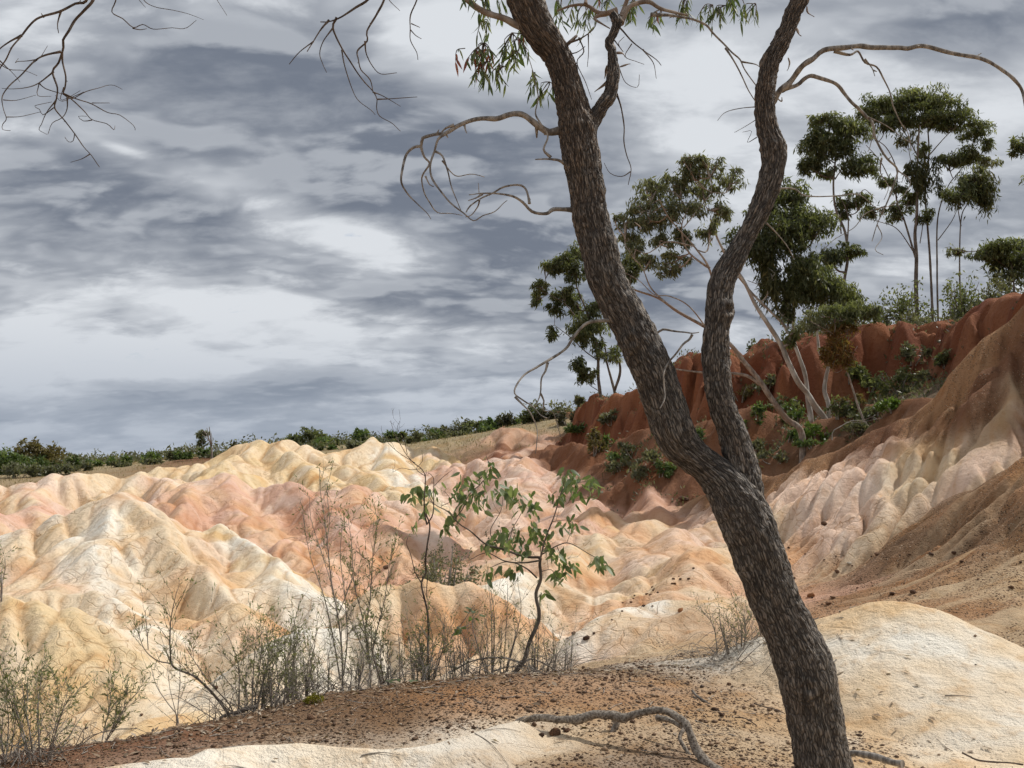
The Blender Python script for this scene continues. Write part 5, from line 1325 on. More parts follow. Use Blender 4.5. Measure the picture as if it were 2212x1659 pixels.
# ------------------------------------------------------------------ trees behind
def gum(name, label, zone, d, stems, clumps, group=None, bark=M_GUMDARK, depth=.35, base=None, leaf=.15, stem_names=None):
    """stems: (path px, start px width, end px width[, d0, d1]); clumps: (cx, cy, rx, ry, leaves, kind) in the zone's pixels"""
    (bx, by), = zp(zone, [stems[0][0][0]])
    p0 = P(bx, by, d)
    gz = ground_z(p0[0], p0[1])
    root = thing(name, label, 'tree', (p0[0], p0[1], gz), group)
    k = ZO[zone][2]
    allp = []; allr = []
    for si, st in enumerate(stems):
        pts, w0, w1 = st[:3]
        e0, e1 = (st[3], st[4]) if len(st) > 3 else (d, d + random.uniform(-1, 1) * depth * 2)
        q = path3(zone, pts, e0, e1, .02, si)
        if si == 0 or (len(st) > 5 and st[5]):
            zz = ground_z(q[0][0], q[0][1])
            if q[0][2] > zz - .05: q = np.vstack([[q[0][0], q[0][1], zz - .25], q])
        pp, rr = spline(q, .09, (w0 * .5 * k * e0 / FPX, w1 * .5 * k * e1 / FPX))
        rr = rr * (1 + .12 * pn(np.arange(len(rr)) * .23, np.full(len(rr), si * 3.3), 5))
        b = MB(); tube(b, pp, rr, 10 if w0 > 14 else 7)
        b.build('trunk' if (si == 0 or w0 > 30) else 'limb', bark if len(st) < 7 else st[6], root)
        allp.append(pp[len(pp) // 5:]); allr.append(rr[len(pp) // 5:])
    AP = np.concatenate(allp); AR = np.concatenate(allr)
    tw = MB(); crowns = {}
    for ci, (cx, cy, rx, ry, nl, kind) in enumerate(clumps):
        (ux, uy), = zp(zone, [(cx, cy)])
        m = k * d / FPX
        dc = d + random.uniform(-1, 1) * depth * max(1.0, rx * m)
        c = P(ux, uy, dc)
        R = np.array((rx * m, max(rx, ry) * m * .8, ry * m))
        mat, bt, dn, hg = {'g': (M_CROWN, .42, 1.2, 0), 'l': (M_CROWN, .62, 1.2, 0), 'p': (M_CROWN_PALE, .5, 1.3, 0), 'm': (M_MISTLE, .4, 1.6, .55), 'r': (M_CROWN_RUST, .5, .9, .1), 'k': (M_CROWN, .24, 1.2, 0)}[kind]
        cb_ = crowns.setdefault(mat.name, (mat, MB()))[1]
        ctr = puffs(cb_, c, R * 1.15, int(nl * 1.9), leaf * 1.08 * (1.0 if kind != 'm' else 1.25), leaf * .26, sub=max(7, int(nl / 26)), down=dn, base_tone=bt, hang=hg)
        # limb from the nearest stem into the clump, then a twig to each puff
        i = int(np.argmin(np.linalg.norm(AP - (c - (0, 0, R[2] * 1.2)), axis=1)))
        a = AP[i]
        midp = (a + c) / 2 + np.array((0, 0, -.12)) + rng.normal(0, .06, 3) * np.linalg.norm(c - a)
        pp, rr = spline([a, midp, c], .12, (min(AR[i] * .8, .065), .022)); tube(tw, pp, rr, 5, cap=False)
        for q in ctr[:10]:
            s0 = pp[random.randrange(len(pp) // 2, len(pp))]
            p2, r2 = spline([s0, (s0 + q) / 2 + rng.normal(0, .05, 3), q],   .15, (.022, .008)); tube(tw, p2, r2, 4, cap=False)
    if tw.V: tw.build('branches', bark, root, kind='stuff')
    for j, (mat, cb_) in enumerate(crowns.values()):
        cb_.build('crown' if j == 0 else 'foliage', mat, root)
    return root


# pale-barked gum at the foot of the red cliff
gum('white_gum', 'pale-barked gum with several leaning white stems below the red cliff', 6, 24, [
    ([(960, 1090), (940, 1020), (870, 950), (820, 860), (760, 780), (700, 650), (650, 550), (570, 430), (500, 300), (400, 130), (330, 20), (250, -120), (200, -260)], 42, 12, 24, 23.6),
    ([(960, 1095), (966, 960), (930, 850), (935, 750), (950, 690), (910, 600), (900, 530), (880, 420)], 36, 14, 24, 24.3),
    ([(845, 1010), (825, 900), (815, 750), (770, 620), (730, 520), (735, 400), (745, 200), (760, 60), (790, -80), (800, -200)], 34, 10, 24.3, 24.6, True),
    ([(700, 480), (660, 420), (560, 300), (470, 220), (330, 60), (280, -60)], 20, 8, 24.2, 23.8), ([(700, 450), (690, 330), (640, 260), (540, 70), (470, -60)], 14, 7, 24.3, 24.2), ([(650, 240), (560, 180), (440, 140)], 8, 4, 24.3, 24), ([(740, 300), (810, 200), (830, 330)], 10, 5, 24.3, 24.2)], [
    (860, 170, 150, 130, 1500, 'g'), (980, 180, 120, 110, 900, 'l'), (700, 220, 90, 90, 500, 'g'), (680, 340, 60, 50, 260, 'k'), (820, 60, 120, 80, 800, 'g'), (560, 40, 80, 120, 900, 'm'), (600, 120, 40, 70, 300, 'm'), (1080, 250, 90, 60, 400, 'g'), (430, -90, 120, 110, 900, 'k'), (720, 470, 50, 60, 160, 'l'),
    (640, -150, 170, 130, 1500, 'k'), (760, -250, 150, 110, 1000, 'g'), (880, -200, 120, 110, 700, 'g'), (560, -330, 110, 90, 600, 'g'), (700, -420, 110, 90, 600, 'g')], bark=M_WHITE, leaf=.14)
# leaning grey stem whose light crown shows between the two trunks
gum('leaning_gum', 'grey gum leaning far left with sparse light crown between the two trunks', 6, 23, [
    ([(785, 1115), (700, 1030), (640, 970), (560, 850), (520, 780), (420, 655), (320, 545), (190, 460), (0, 340), (-140, 255), (-300, 190), (-420, 120)], 46, 9, 23, 22.2),
    ([(540, 815), (440, 760), (320, 735), (160, 725), (0, 715), (-100, 690)], 24, 8, 22.8, 22.6), ([(-60, 300), (-180, 180), (-230, 60), (-300, -20), (-330, -60)], 12, 4, 22.5, 22.3), ([(200, 60), (150, 40), (60, -60), (20, -200), (60, -330)], 16, 5, 22.6, 22.6),
    ([(190, 460), (60, 300), (-60, 240), (-170, 230), (-260, 130), (-400, 60)], 10, 4, 22.4, 22.2), ([(320, 545), (240, 330), (200, 80), (100, -80), (-60, -260), (-130, -380)], 20, 6, 22.7, 22.4), ([(100, -80), (-80, -110), (-200, -40), (-290, -60)], 11, 4, 22.4, 22.2), ([(30, -200), (140, -330), (200, -420)], 8, 4, 22.5, 22.5)], [
    (-170, -420, 110, 80, 420, 'p'), (-40, -480, 90, 90, 360, 'p'), (70, -560, 90, 80, 330, 'p'), (180, -600, 90, 70, 300, 'p'), (-250, -330, 90, 70, 300, 'p'), (-330, -240, 70, 60, 240, 'p'), (150, -430, 110, 70, 330, 'p'), (-60, -300, 110, 70, 420, 'p'), (20, -150, 70, 70, 300, 'p'), (90, -330, 80, 60, 240, 'p'),
    (-300, -60, 60, 50, 200, 'p'), (-60, 60, 70, 60, 220, 'p'), (-140, -140, 80, 60, 240, 'p'), (60, -650, 60, 40, 120, 'p'), (330, -520, 90, 60, 220, 'p'), (-400, 60, 60, 40, 100, 'p'), (-330, -140, 80, 50, 220, 'p'), (-210, -250, 90, 60, 260, 'p'), (250, -330, 80, 60, 240, 'p'), (-20, -20, 80, 50, 200, 'p'), (-200, 20, 70, 40, 160, 'p'), (200, -200, 70, 60, 200, 'p')], bark=M_SMOOTH, leaf=.13)
# dark gums between, behind the right-hand stem
gum('gum_tree', 'dark gum with clumped crown right of the upright stem', 3, 31, [
    ([(1070, 2050), (1060, 1850), (1080, 1650), (1060, 1480), (1000, 1330), (990, 1180), (1000, 1000), (960, 860)], 24, 8), ([(1070, 1640), (1090, 1450), (1070, 1350), (1020, 1250)], 13, 5), ([(1000, 1150), (1080, 1000), (1090, 880)], 9, 4), ([(1040, 1500), (1020, 1390), (950, 1350)], 9, 4)], [
    (960, 760, 100, 45, 420, 'l'), (890, 850, 70, 60, 420, 'g'), (900, 950, 100, 80, 900, 'g'), (1080, 830, 120, 80, 800, 'g'), (1050, 940, 80, 60, 400, 'k'), (1150, 1040, 100, 70, 800, 'k'), (840, 1060, 60, 60, 360, 'k'), (1230, 1060, 40, 50, 180, 'k'), (960, 1100, 60, 40, 160, 'g'), (1080, 1280, 60, 60, 240, 'g'), (1040, 1350, 50, 50, 160, 'g'),
    (1180, 1290, 60, 60, 200, 'g'), (1060, 1610, 110, 45, 420, 'k'), (970, 1640, 90, 60, 420, 'k')], leaf=.17)
gum('gum_tree', 'tall broad gum with airy domed crown on the hilltop at right', 3, 38, [
    ([(1525, 2010), (1525, 1820), (1520, 1650), (1510, 1500), (1520, 1350), (1530, 1000), (1540, 800)], 34, 10), ([(1625, 2000), (1612, 1650), (1590, 1450), (1570, 1200), (1600, 1000), (1600, 780)], 20, 8, 38, 38.6, True), ([(1660, 2000), (1652, 1700), (1665, 1400), (1720, 1200), (1780, 1100), (1860, 1030)], 16, 5, 38, 38.4, True),
    ([(1516, 1650), (1440, 1420), (1400, 1270), (1400, 1100), (1330, 960), (1250, 880)], 14, 5), ([(1400, 1270), (1300, 1050), (1200, 930)], 8, 4), ([(1530, 1000), (1450, 850), (1350, 760)], 8, 4), ([(1600, 1000), (1700, 880), (1790, 800)], 8, 4), ([(1514, 1630), (1400, 1480), (1280, 1430), (1180, 1390)], 8, 3), ([(1570, 1200), (1480, 1050), (1470, 900)], 7, 3), ([(1660, 1540), (1740, 1420), (1790, 1340)], 7, 4), ([(1545, 1560), (1560, 1440), (1540, 1380)], 7, 4)], [
    (1530, 620, 140, 60, 900, 'l'), (1440, 660, 110, 60, 700, 'g'), (1280, 680, 120, 60, 800, 'g'), (1210, 740, 80, 50, 420, 'g'), (1640, 660, 110, 60, 700, 'l'), (1750, 730, 110, 60, 700, 'g'), (1590, 760, 130, 60, 700, 'g'), (1450, 770, 110, 60, 420, 'k'), (1330, 790, 100, 50, 380, 'k'), (1720, 800, 90, 45, 420, 'g'), (1920, 830, 105, 55, 620, 'g'),
    (1990, 920, 50, 35, 160, 'g'), (1850, 1000, 110, 50, 620, 'g'), (1720, 1030, 70, 45, 320, 'g'), (1970, 1030, 80, 40, 200, 'p'), (1560, 950, 45, 40, 160, 'g'), (1560, 1090, 80, 95, 800, 'm'), (1460, 900, 60, 60, 160, 'p'), (1470, 1280, 70, 55, 360, 'g'), (1390, 1360, 55, 50, 280, 'g'), (1590, 1380, 50, 45, 220, 'g'), (1330, 1150, 55, 45, 200, 'g'), (1410, 1190, 60, 40, 160, 'g'), (1250, 1350, 70, 60, 260, 'g'),
    (1680, 1220, 40, 40, 80, 'g')], leaf=.18)
gum('gum_tree', 'thin-stemmed gum with drooping crown at the right of the hilltop', 3, 36, [
    ([(1805, 2000), (1805, 1650), (1808, 1400), (1850, 1300), (1910, 1200)], 15, 5), ([(1808, 1450), (1790, 1340), (1770, 1280)], 8, 4)], [
    (1930, 1170, 105, 85, 900, 'm'), (1960, 1240, 70, 90, 420, 'm'), (1840, 1200, 70, 50, 360, 'g'), (1780, 1260, 75, 55, 420, 'g'), (1900, 1110, 80, 40, 300, 'p')], leaf=.17)
gum('gum_tree', 'rounded dark gum crown on the hill at the right edge', 3, 34, [
    ([(2160, 2010), (2150, 1800), (2120, 1660), (2080, 1580)], 18, 6), ([(2150, 1800), (2190, 1680), (2220, 1600)], 10, 5), ([(2140, 1740), (2010, 1640), (1960, 1600)], 8, 4)], [
    (2050, 1570, 100, 50, 620, 'g'), (1960, 1610, 90, 45, 420, 'g'), (2170, 1580, 80, 60, 520, 'g'), (2110, 1650, 110, 55, 620, 'k'), (2210, 1680, 80, 70, 420, 'k'), (2000, 1690, 70, 50, 260, 'g'), (2100, 1780, 110, 60, 320, 'g'), (1760, 1600, 60, 35, 120, 'p')], leaf=.17)
gum('gum_tree', 'gum whose leafy tip pokes in at the right edge', 3, 28, [
    ([(2330, 2000), (2320, 1500), (2330, 1200), (2290, 960)], 24, 8)], [(2190, 930, 55, 60, 300, 'g'), (2270, 900, 70, 70, 360, 'g'), (2350, 950, 90, 80, 400, 'g'), (2320, 1150, 80, 60, 250, 'g')], leaf=.15)
# gum left of the big trunk
gum('gum_tree', 'slender gums with clumped crowns just left of the leaning trunk', 10, 45, [
    ([(755, 1400), (735, 1200), (722, 1050), (690, 900), (640, 700), (560, 480), (540, 330)], 28, 8), ([(862, 1360), (850, 1290), (820, 1200), (780, 1060), (770, 950), (700, 760)], 24, 8, 45, 45.5, True), ([(852, 1290), (890, 1130), (880, 960), (940, 720), (960, 420)], 22, 7),
    ([(720, 1060), (620, 1000), (520, 880), (400, 800)], 10, 4), ([(690, 900), (590, 780), (480, 640), (330, 560)], 10, 4), ([(740, 1300), (660, 1240), (640, 1210)], 7, 4)], [
    (545, 250, 75, 80, 420, 'l'), (460, 300, 60, 60, 260, 'g'), (420, 350, 60, 60, 260, 'g'), (325, 340, 45, 40, 180, 'l'), (290, 500, 60, 45, 240, 'l'), (270, 590, 45, 50, 160, 'g'), (560, 380, 80, 80, 460, 'k'), (470, 560, 90, 60, 460, 'g'), (390, 660, 65, 55, 240, 'k'), (560, 620, 70, 80, 300, 'g'), (660, 800, 130, 90, 900, 'l'), (600, 870, 90, 70, 420, 'g'), (690, 650, 70, 60, 300, 'k'),
    (570, 1080, 60, 60, 320, 'k'), (650, 1170, 70, 55, 320, 'g'), (370, 850, 40, 50, 160, 'k'), (980, 320, 85, 90, 620, 'g'), (960, 430, 70, 60, 260, 'g'), (840, 1010, 90, 60, 240, 'g'), (720, 930, 60, 60, 160, 'g')], leaf=.22)
# small olive gum with a rusty drooping clump on the bank
gum('small_gum', 'small gum with olive crown and a rusty hanging clump before the red cliff', 6, 22.5, [
    ([(1240, 1100), (1200, 1050), (1150, 960), (1120, 860), (1085, 750), (1070, 690), (1040, 560), (1000, 420)], 16, 6), ([(1080, 700), (1110, 640), (1140, 560)], 6, 3), ([(1075, 690), (1010, 720), (980, 710)], 5, 3), ([(1050, 600), (1100, 480), (1180, 380)], 6, 3), ([(1020, 500), (900, 430), (840, 400)], 6, 3)], [
    (1000, 340, 110, 60, 620, 'l'), (880, 400, 100, 60, 520, 'p'), (1130, 320, 110, 60, 620, 'l'), (1220, 330, 70, 50, 300, 'l'), (1060, 420, 120, 50, 420, 'r'), (1010, 560, 70, 100, 900, 'r'), (960, 620, 45, 70, 300, 'r'), (1080, 640, 40, 50, 160, 'r')], bark=M_SMOOTH, leaf=.11)

for (lab_, px_, py_, d_) in [('gum on the hilltop just beyond the right edge, shading the brown spur', 2500, 330, 17.5), ('gum on the hilltop further beyond the right edge', 2450, 420, 21.0), ('gum beyond the right edge, shading the slope below the spur', 2760, 400, 14.5)]:
    gum('gum_tree', lab_, 0, d_, [([(px_, 760), (px_ - 8, 600), (px_ + 10, py_ + 60), (px_, py_)], 26, 10), ([(px_, 600), (px_ + 60, py_ + 60), (px_ + 90, py_)], 14, 6), ([(px_, 560), (px_ - 60, py_ + 60), (px_ - 80, py_ + 10)], 12, 6)],
        [(px_, py_, 90, 50, 600, 'g'), (px_ + 90, py_ + 20, 70, 45, 420, 'g'), (px_ - 80, py_ + 30, 60, 45, 420, 'g'), (px_ + 20, py_ - 60, 80, 45, 420, 'l'), (px_ - 30, py_ + 90, 60, 40, 260, 'k')], leaf=.14)

# ------------------------------------------------------------------ bushes
def bush(label, px, base_y, w, h, d, kind, nl=700, name='bush', group=None, trunk=False, snap=True, leaf=None, cat='bush'):
    """one bush seen w x h px with its foot at (px, base_y)"""
    if d is None:
        h_ = hit(px, base_y, 6.0); d = float(h_[1])
    m = d / FPX
    p = P(px, base_y, d)
    gz = ground_z(p[0], p[1])
    z0 = gz if snap else p[2]
    root = thing(name, label, cat, (p[0], p[1], gz), group)
    W, H = w * m * .5, h * m
    if snap: H = max(H, H + (p[2] - gz))
    mat, bt, dn = {'g': (M_BUSH, .5, .1), 'd': (M_BUSH_DARK, .45, .0), 'o': (M_BUSH_OLIVE, .5, .3), 's': (M_BUSH_GREY, .5, -.5), 'f': (M_FRESH, .45, -.3), 't': (M_CROWN, .4, .6), 'p': (M_CROWN_PALE, .45, .3)}[kind]
    st = MB(); fo = MB()
    lf = leaf or max(.07, d * .0042)
    n = max(2, int(nl / 130))
    for i in range(n):
        u = rng.uniform(-1, 1); v = rng.uniform(-1, 1)
        hh = H * (1 - .45 * u * u) * rng.uniform(.55, 1.0)
        top = np.array((p[0] + u * W * .8, p[1] + v * W * .6, z0 + hh * .82))
        foot = np.array((p[0] + u * W * .2, p[1] + v * W * .2, gz - .1))
        pp, rr = spline([foot, (foot * .55 + top * .45) + rng.normal(0, .08, 3) * W, top], max(.1, H * .12), (.018 * (1 + H * .5), .006))
        tube(st, pp, rr, 5, cap=False)
        puffs(fo, top - (0, 0, H * (.10 if trunk else .22)), (W * .42 + .02, W * .42 + .02, H * (.2 if trunk else .34)), int(nl / n), lf, lf * .42, sub=6, down=dn, base_tone=bt)
    st.build('stems', M_STEM, root, kind='stuff')
    fo.build('foliage', mat, root)
    return root


SK = 'bushes along the skyline'
bush('dense dark green bush filling the skyline at the left edge', 12, 1030, 90, 80, 56, 'g', 1900, group=SK)
bush('olive brown spreading tree on the skyline near the left edge', 88, 1020, 110, 80, 58, 'o', 1900, 'spreading_tree', SK, True, cat='tree')
bush('mid green bush under the olive spreading tree', 105, 1024, 90, 40, 57, 'g', 900, group=SK)
bush('grey green scrub below the dark bush at the left edge', 30, 1044, 110, 40, 52, 's', 900, group=SK)
bush('grey scrub left of the pale ridge, under the olive tree', 120, 1038, 90, 34, 53, 's', 700, group=SK)
bush('thin upright bush with forked top on the left skyline', 160, 1006, 30, 36, 60, 'g', 260, group=SK)
bush('tiny green bush between the thin upright bush and the low spreading one', 188, 1005, 18, 20, 60, 'g', 160, group=SK)
bush('low spreading green bush above the long pale ridge', 229, 1007, 46, 24, 60, 'g', 420, group=SK)
bush('wind-bent green bush next to the low spreading one', 268, 1003, 40, 22, 60, 'g', 360, group=SK)
bush('wide bright green bush left of the leaning skyline tree', 326, 1000, 54, 30, 60, 'g', 620, group=SK)
bush('thin grey bush between two green ones on the skyline', 362, 998, 26, 24, 60, 's', 220, group=SK)
bush('dense green bush close left of the leaning skyline tree', 396, 995, 44, 24, 60, 'g', 520, group=SK)
bush('pale scrub on the slope above the long pale ridge', 180, 1022, 60, 20, 56, 's', 420, group=SK)
bush('grey scrub beside bare earth above the long pale ridge', 250, 1016, 50, 16, 57, 's', 320, group=SK)
bush('grey scrub at the left foot of the high yellow ridge', 320, 1008, 46, 14, 57, 's', 300, group=SK)
bush('green bush at the foot of the leaning skyline tree', 440, 985, 36, 22, 60, 'g', 320, group=SK)
bush('purple dark bush on the crest of the yellow ridge', 507, 966, 36, 24, 62, 'd', 420, group=SK)
bush('big rounded grey green tree behind the yellow ridge', 668, 962, 90, 44, 66, 't', 2200, 'rounded_tree', SK, True, cat='tree')
bush('bright green bush under the big rounded tree', 690, 975, 60, 26, 62, 'g', 520, group=SK)
bush('low grey green tree right of the big rounded one', 728, 968, 44, 26, 64, 't', 520, group=SK)
bush('pointed green bush with dark top in the middle of the skyline', 776, 974, 46, 40, 62, 'g', 620, group=SK)
bush('dark twig-topped bush behind the pointed green one', 782, 966, 30, 36, 64, 'd', 320, group=SK)
bush('small light green tree left of a dark twin', 846, 966, 34, 36, 64, 'g', 420, 'small_tree', SK, True, cat='tree')
bush('small dark green tree right of its lighter twin', 870, 962, 28, 34, 64, 't', 360, 'small_tree', SK, True, cat='tree')
bush('slim conical green bush on the skyline', 901, 960, 22, 30, 62, 'g', 220, group=SK)
bush('green scrub at the left end of the dark row of bushes', 935, 965, 50, 34, 60, 'g', 520, group=SK)
bush('dark jagged bush starting the dark row', 960, 958, 60, 40, 61, 'd', 620, group=SK)
bush('dark jagged bush second in the dark row', 1000, 952, 60, 38, 61, 'd', 620, group=SK)
bush('deep green bush in the middle of the dark row', 1030, 946, 60, 40, 60, 't', 620, group=SK)
bush('deep green bush right of the middle of the dark row', 1070, 938, 60, 38, 59, 'g', 620, group=SK)
bush('dark bush ending the row on the rise', 1095, 930, 50, 34, 58, 'd', 520, group=SK)
bush('broad dark bush by the hanging dead twigs', 1155, 920, 66, 40, 56, 't', 820, group=SK)
bush('dark brown bush overlapping the broad dark one', 1180, 912, 50, 32, 55, 'd', 520, group=SK)
bush('purple bare-looking bush on the red rise', 1226, 908, 36, 38, 52, 'd', 420, group=SK)
bush('grey green bush at the foot of the slender gums', 1256, 895, 34, 26, 50, 's', 320, group=SK)
for (lab_, x_, y_, w_, h_, kd) in [('dull scrub on the dry rise left of the furrowed red mound', 900, 955, 50, 18, 's'), ('dull green scrub above the furrowed red mound', 1040, 950, 60, 20, 'g'), ('dry scrub right of the furrowed red mound', 1190, 940, 60, 24, 's'), ('olive scrub on the rise below the purple bush', 1215, 925, 50, 24, 'o'), ('grey scrub on the rise left of the slender gums', 1150, 938, 50, 18, 's')]:
    bush(lab_, x_, y_, w_, h_, 57, kd, 320, group=SK)
for k, (lab_, x_, y_, w_, h_) in enumerate([('low scrub on bare slope left of the yellow ridge top', 745, 985, 60, 16), ('low scrub above the saddle of the yellow ridge', 705, 984, 40, 18), ('low scrub above the right shoulder of the yellow ridge', 830, 972, 60, 14),
                                            ('low scrub over the red earth bank left of the dark row', 890, 970, 60, 12), ('low scrub in front of the dark row', 985, 962, 70, 14), ('low scrub right of the dark row', 1110, 930, 70, 16)]):
    bush(lab_, x_, y_, w_, h_, 58, 'sg'[k % 2], 320, group=SK)
# leaning tree with bare grey fork
gum('leaning_skyline_tree', 'small leaning tree with bare grey fork on the skyline', 0, 58, [
    ([(458, 985), (456, 965), (450, 945), (440, 930)], 5, 2), ([(456, 965), (455, 945), (452, 922)], 3, 1.4), ([(452, 950), (449, 935), (447, 924)], 2, 1), ([(457, 968), (458, 948), (456, 935)], 2, 1), ([(454, 955), (445, 945), (436, 938)], 2, 1)], [(432, 936, 9, 8, 160, 'p'), (442, 932, 8, 7, 140, 'p'), (434, 950, 7, 10, 140, 'k')], bark=M_STEM, leaf=.2)

# undergrowth on the shaded valley side
UG = 'shrubs below the red cliff'
bush('rounded yellow green shrub below the red cliff', 1930, 888, 60, 30, None, 'f', 700, group=UG)
bush('dark shrub against the shaded hollow of the cliff', 1950, 850, 130, 80, None, 't', 1100, group=UG)
bush('dark shrub in front of the small rusty gum', 1810, 905, 80, 60, None, 't', 700, group=UG)
bush('fresh green shrub at the foot of the white gum', 1765, 945, 60, 40, None, 'f', 520, group=UG)
bush('pale leaved shrub left of the white gum foot', 1700, 955, 60, 40, None, 'g', 420, group=UG)
bush('grey twiggy shrub under the leaning grey stem', 1640, 980, 70, 36, None, 's', 420, group=UG)
bush('grey shrub on the bank beside the fallen pale branch', 1870, 910, 90, 30, None, 's', 520, group=UG)
bush('green shrub on the red slope between the two trunks', 1622, 925, 44, 36, None, 'g', 320, group=UG)
bush('rusty brown upright shrub left of the leaning trunk', 1285, 985, 46, 66, None, 'o', 620, group=UG)
bush('grey shrub at the foot of the far red cliff', 1370, 985, 80, 40, None, 's', 420, group=UG)
bush('green shrub on the dark slope left of the trunk', 1330, 1000, 60, 34, None, 'g', 420, group=UG)
bush('dull scrub by the small pink hump left of the trunk', 1380, 1040, 70, 36, None, 's', 420, group=UG)
bush('dull green scrub close to the left of the trunk', 1425, 1030, 60, 40, None, 'g', 420, group=UG)
bush('scrub on the red slope left of the far cliff', 1250, 940, 60, 30, None, 'g', 420, group=UG)
bush('grey scrub on the red slope under the slender gums', 1320, 915, 60, 30, None, 's', 420, group=UG)
for (lab_, x_, y_, w_, h_, kd, nl_) in [('dark scrub at the foot of the cliff between the two trunks', 1500, 960, 70, 40, 'g', 420), ('grey scrub under the leaning grey stem, low on the slope', 1590, 1010, 90, 34, 's', 520), ('grey scrub on the bank right of the white gum foot', 1840, 935, 90, 30, 's', 520), ('dark green scrub in the shadow of the cliff', 1700, 890, 70, 50, 't', 520),
                                     ('dull scrub on the valley floor beside the trunk', 1680, 1000, 100, 30, 's', 520), ('low green scrub along the top of the brown spur', 1760, 965, 80, 22, 'g', 420), ('dark scrub at the back of the cliff hollow', 1880, 850, 60, 50, 't', 520), ('rusty scrub below the small rusty gum', 1840, 880, 50, 40, 'o', 320), ('grey scrub near the right end of the cliff', 2010, 830, 60, 26, 's', 320), ('scrub at the foot of the cliff left of the white gum', 1640, 905, 60, 40, 'g', 420),
                                     ('dull scrub on the slope behind the pink hump', 1420, 1000, 70, 34, 's', 420), ('low scrub on the shaded slope left of the leaning trunk', 1350, 1020, 80, 30, 's', 420), ('green scrub by the rusty upright shrub', 1310, 970, 50, 34, 'g', 320), ('pale shrub clinging to the cliff left of the white stems', 1660, 840, 50, 40, 's', 320), ('dark shrub at the foot of the cliff right of the white stems', 1830, 830, 70, 60, 't', 620), ('grey shrub high on the talus under the tall gum', 1970, 800, 70, 50, 's', 520), ('low dark shrub on the talus near the brown spur', 2040, 790, 50, 40, 't', 420), ('olive shrub between the leaning grey stem and the cliff', 1600, 870, 60, 50, 'o', 420), ('green shrub behind the foot of the leaning grey stem', 1720, 915, 70, 60, 'g', 520), ('pale green shrub beside the fallen pale branch', 1900, 900, 80, 44, 'p', 520)]:
    bush(lab_, x_, y_, w_, h_, None, kd, nl_, group=UG)
bush('tree crown behind the cliff edge between the trunks', 1655, 765, 60, 50, 36, 't', 900, 'small_tree', UG, True, cat='tree')
bush('dark green bush on the cliff edge right of the upright stem', 1625, 765, 40, 40, 34, 't', 420, group=UG)
for k, (lab_, x_, y_, w_, h_, d_, kd, nl_) in enumerate([
        ('broad green thicket on the hilltop under the tall gum', 1960, 700, 130, 70, 33, 't', 1100), ('grey green thicket on the hilltop left of the tall gum', 1890, 708, 90, 70, 33, 's', 800), ('green thicket on the hilltop right of the tall gum', 2080, 680, 120, 70, 30, 't', 1100),
        ('pale thicket on the hilltop at the right edge', 2180, 650, 100, 60, 28, 's', 800), ('small round-headed tree on the hilltop left of the tall gum', 1950, 700, 28, 80, 36, 'o', 420), ('grey thicket behind the small rusty gum', 1830, 722, 100, 80, 33, 't', 900), ('green thicket behind the dark clumped gum', 1740, 745, 100, 70, 34, 't', 900), ('low thicket on the cliff edge right of the white gum', 1790, 735, 80, 30, 31, 's', 420), ('low scrub along the cliff edge under the tall gum', 2010, 700, 110, 26, 30, 's', 420)]):
    bush(lab_, x_, y_, w_ * 1.15, h_ * 1.6, d_, kd, int(nl_ * 1.6), 'thicket', 'thickets on the hilltop', cat='bush')
gum('fallen_branch', 'pale fallen branch lying on the bank beside the white gum', 6, 22.5, [([(985, 1115), (1040, 1075), (1100, 1045), (1180, 1030), (1260, 990)], 9, 3, 22.5, 22), ([(1090, 1050), (1180, 1055), (1300, 1020)], 4, 2, 22.4, 21.8)], [], bark=M_WHITE)['category'] = 'branch'

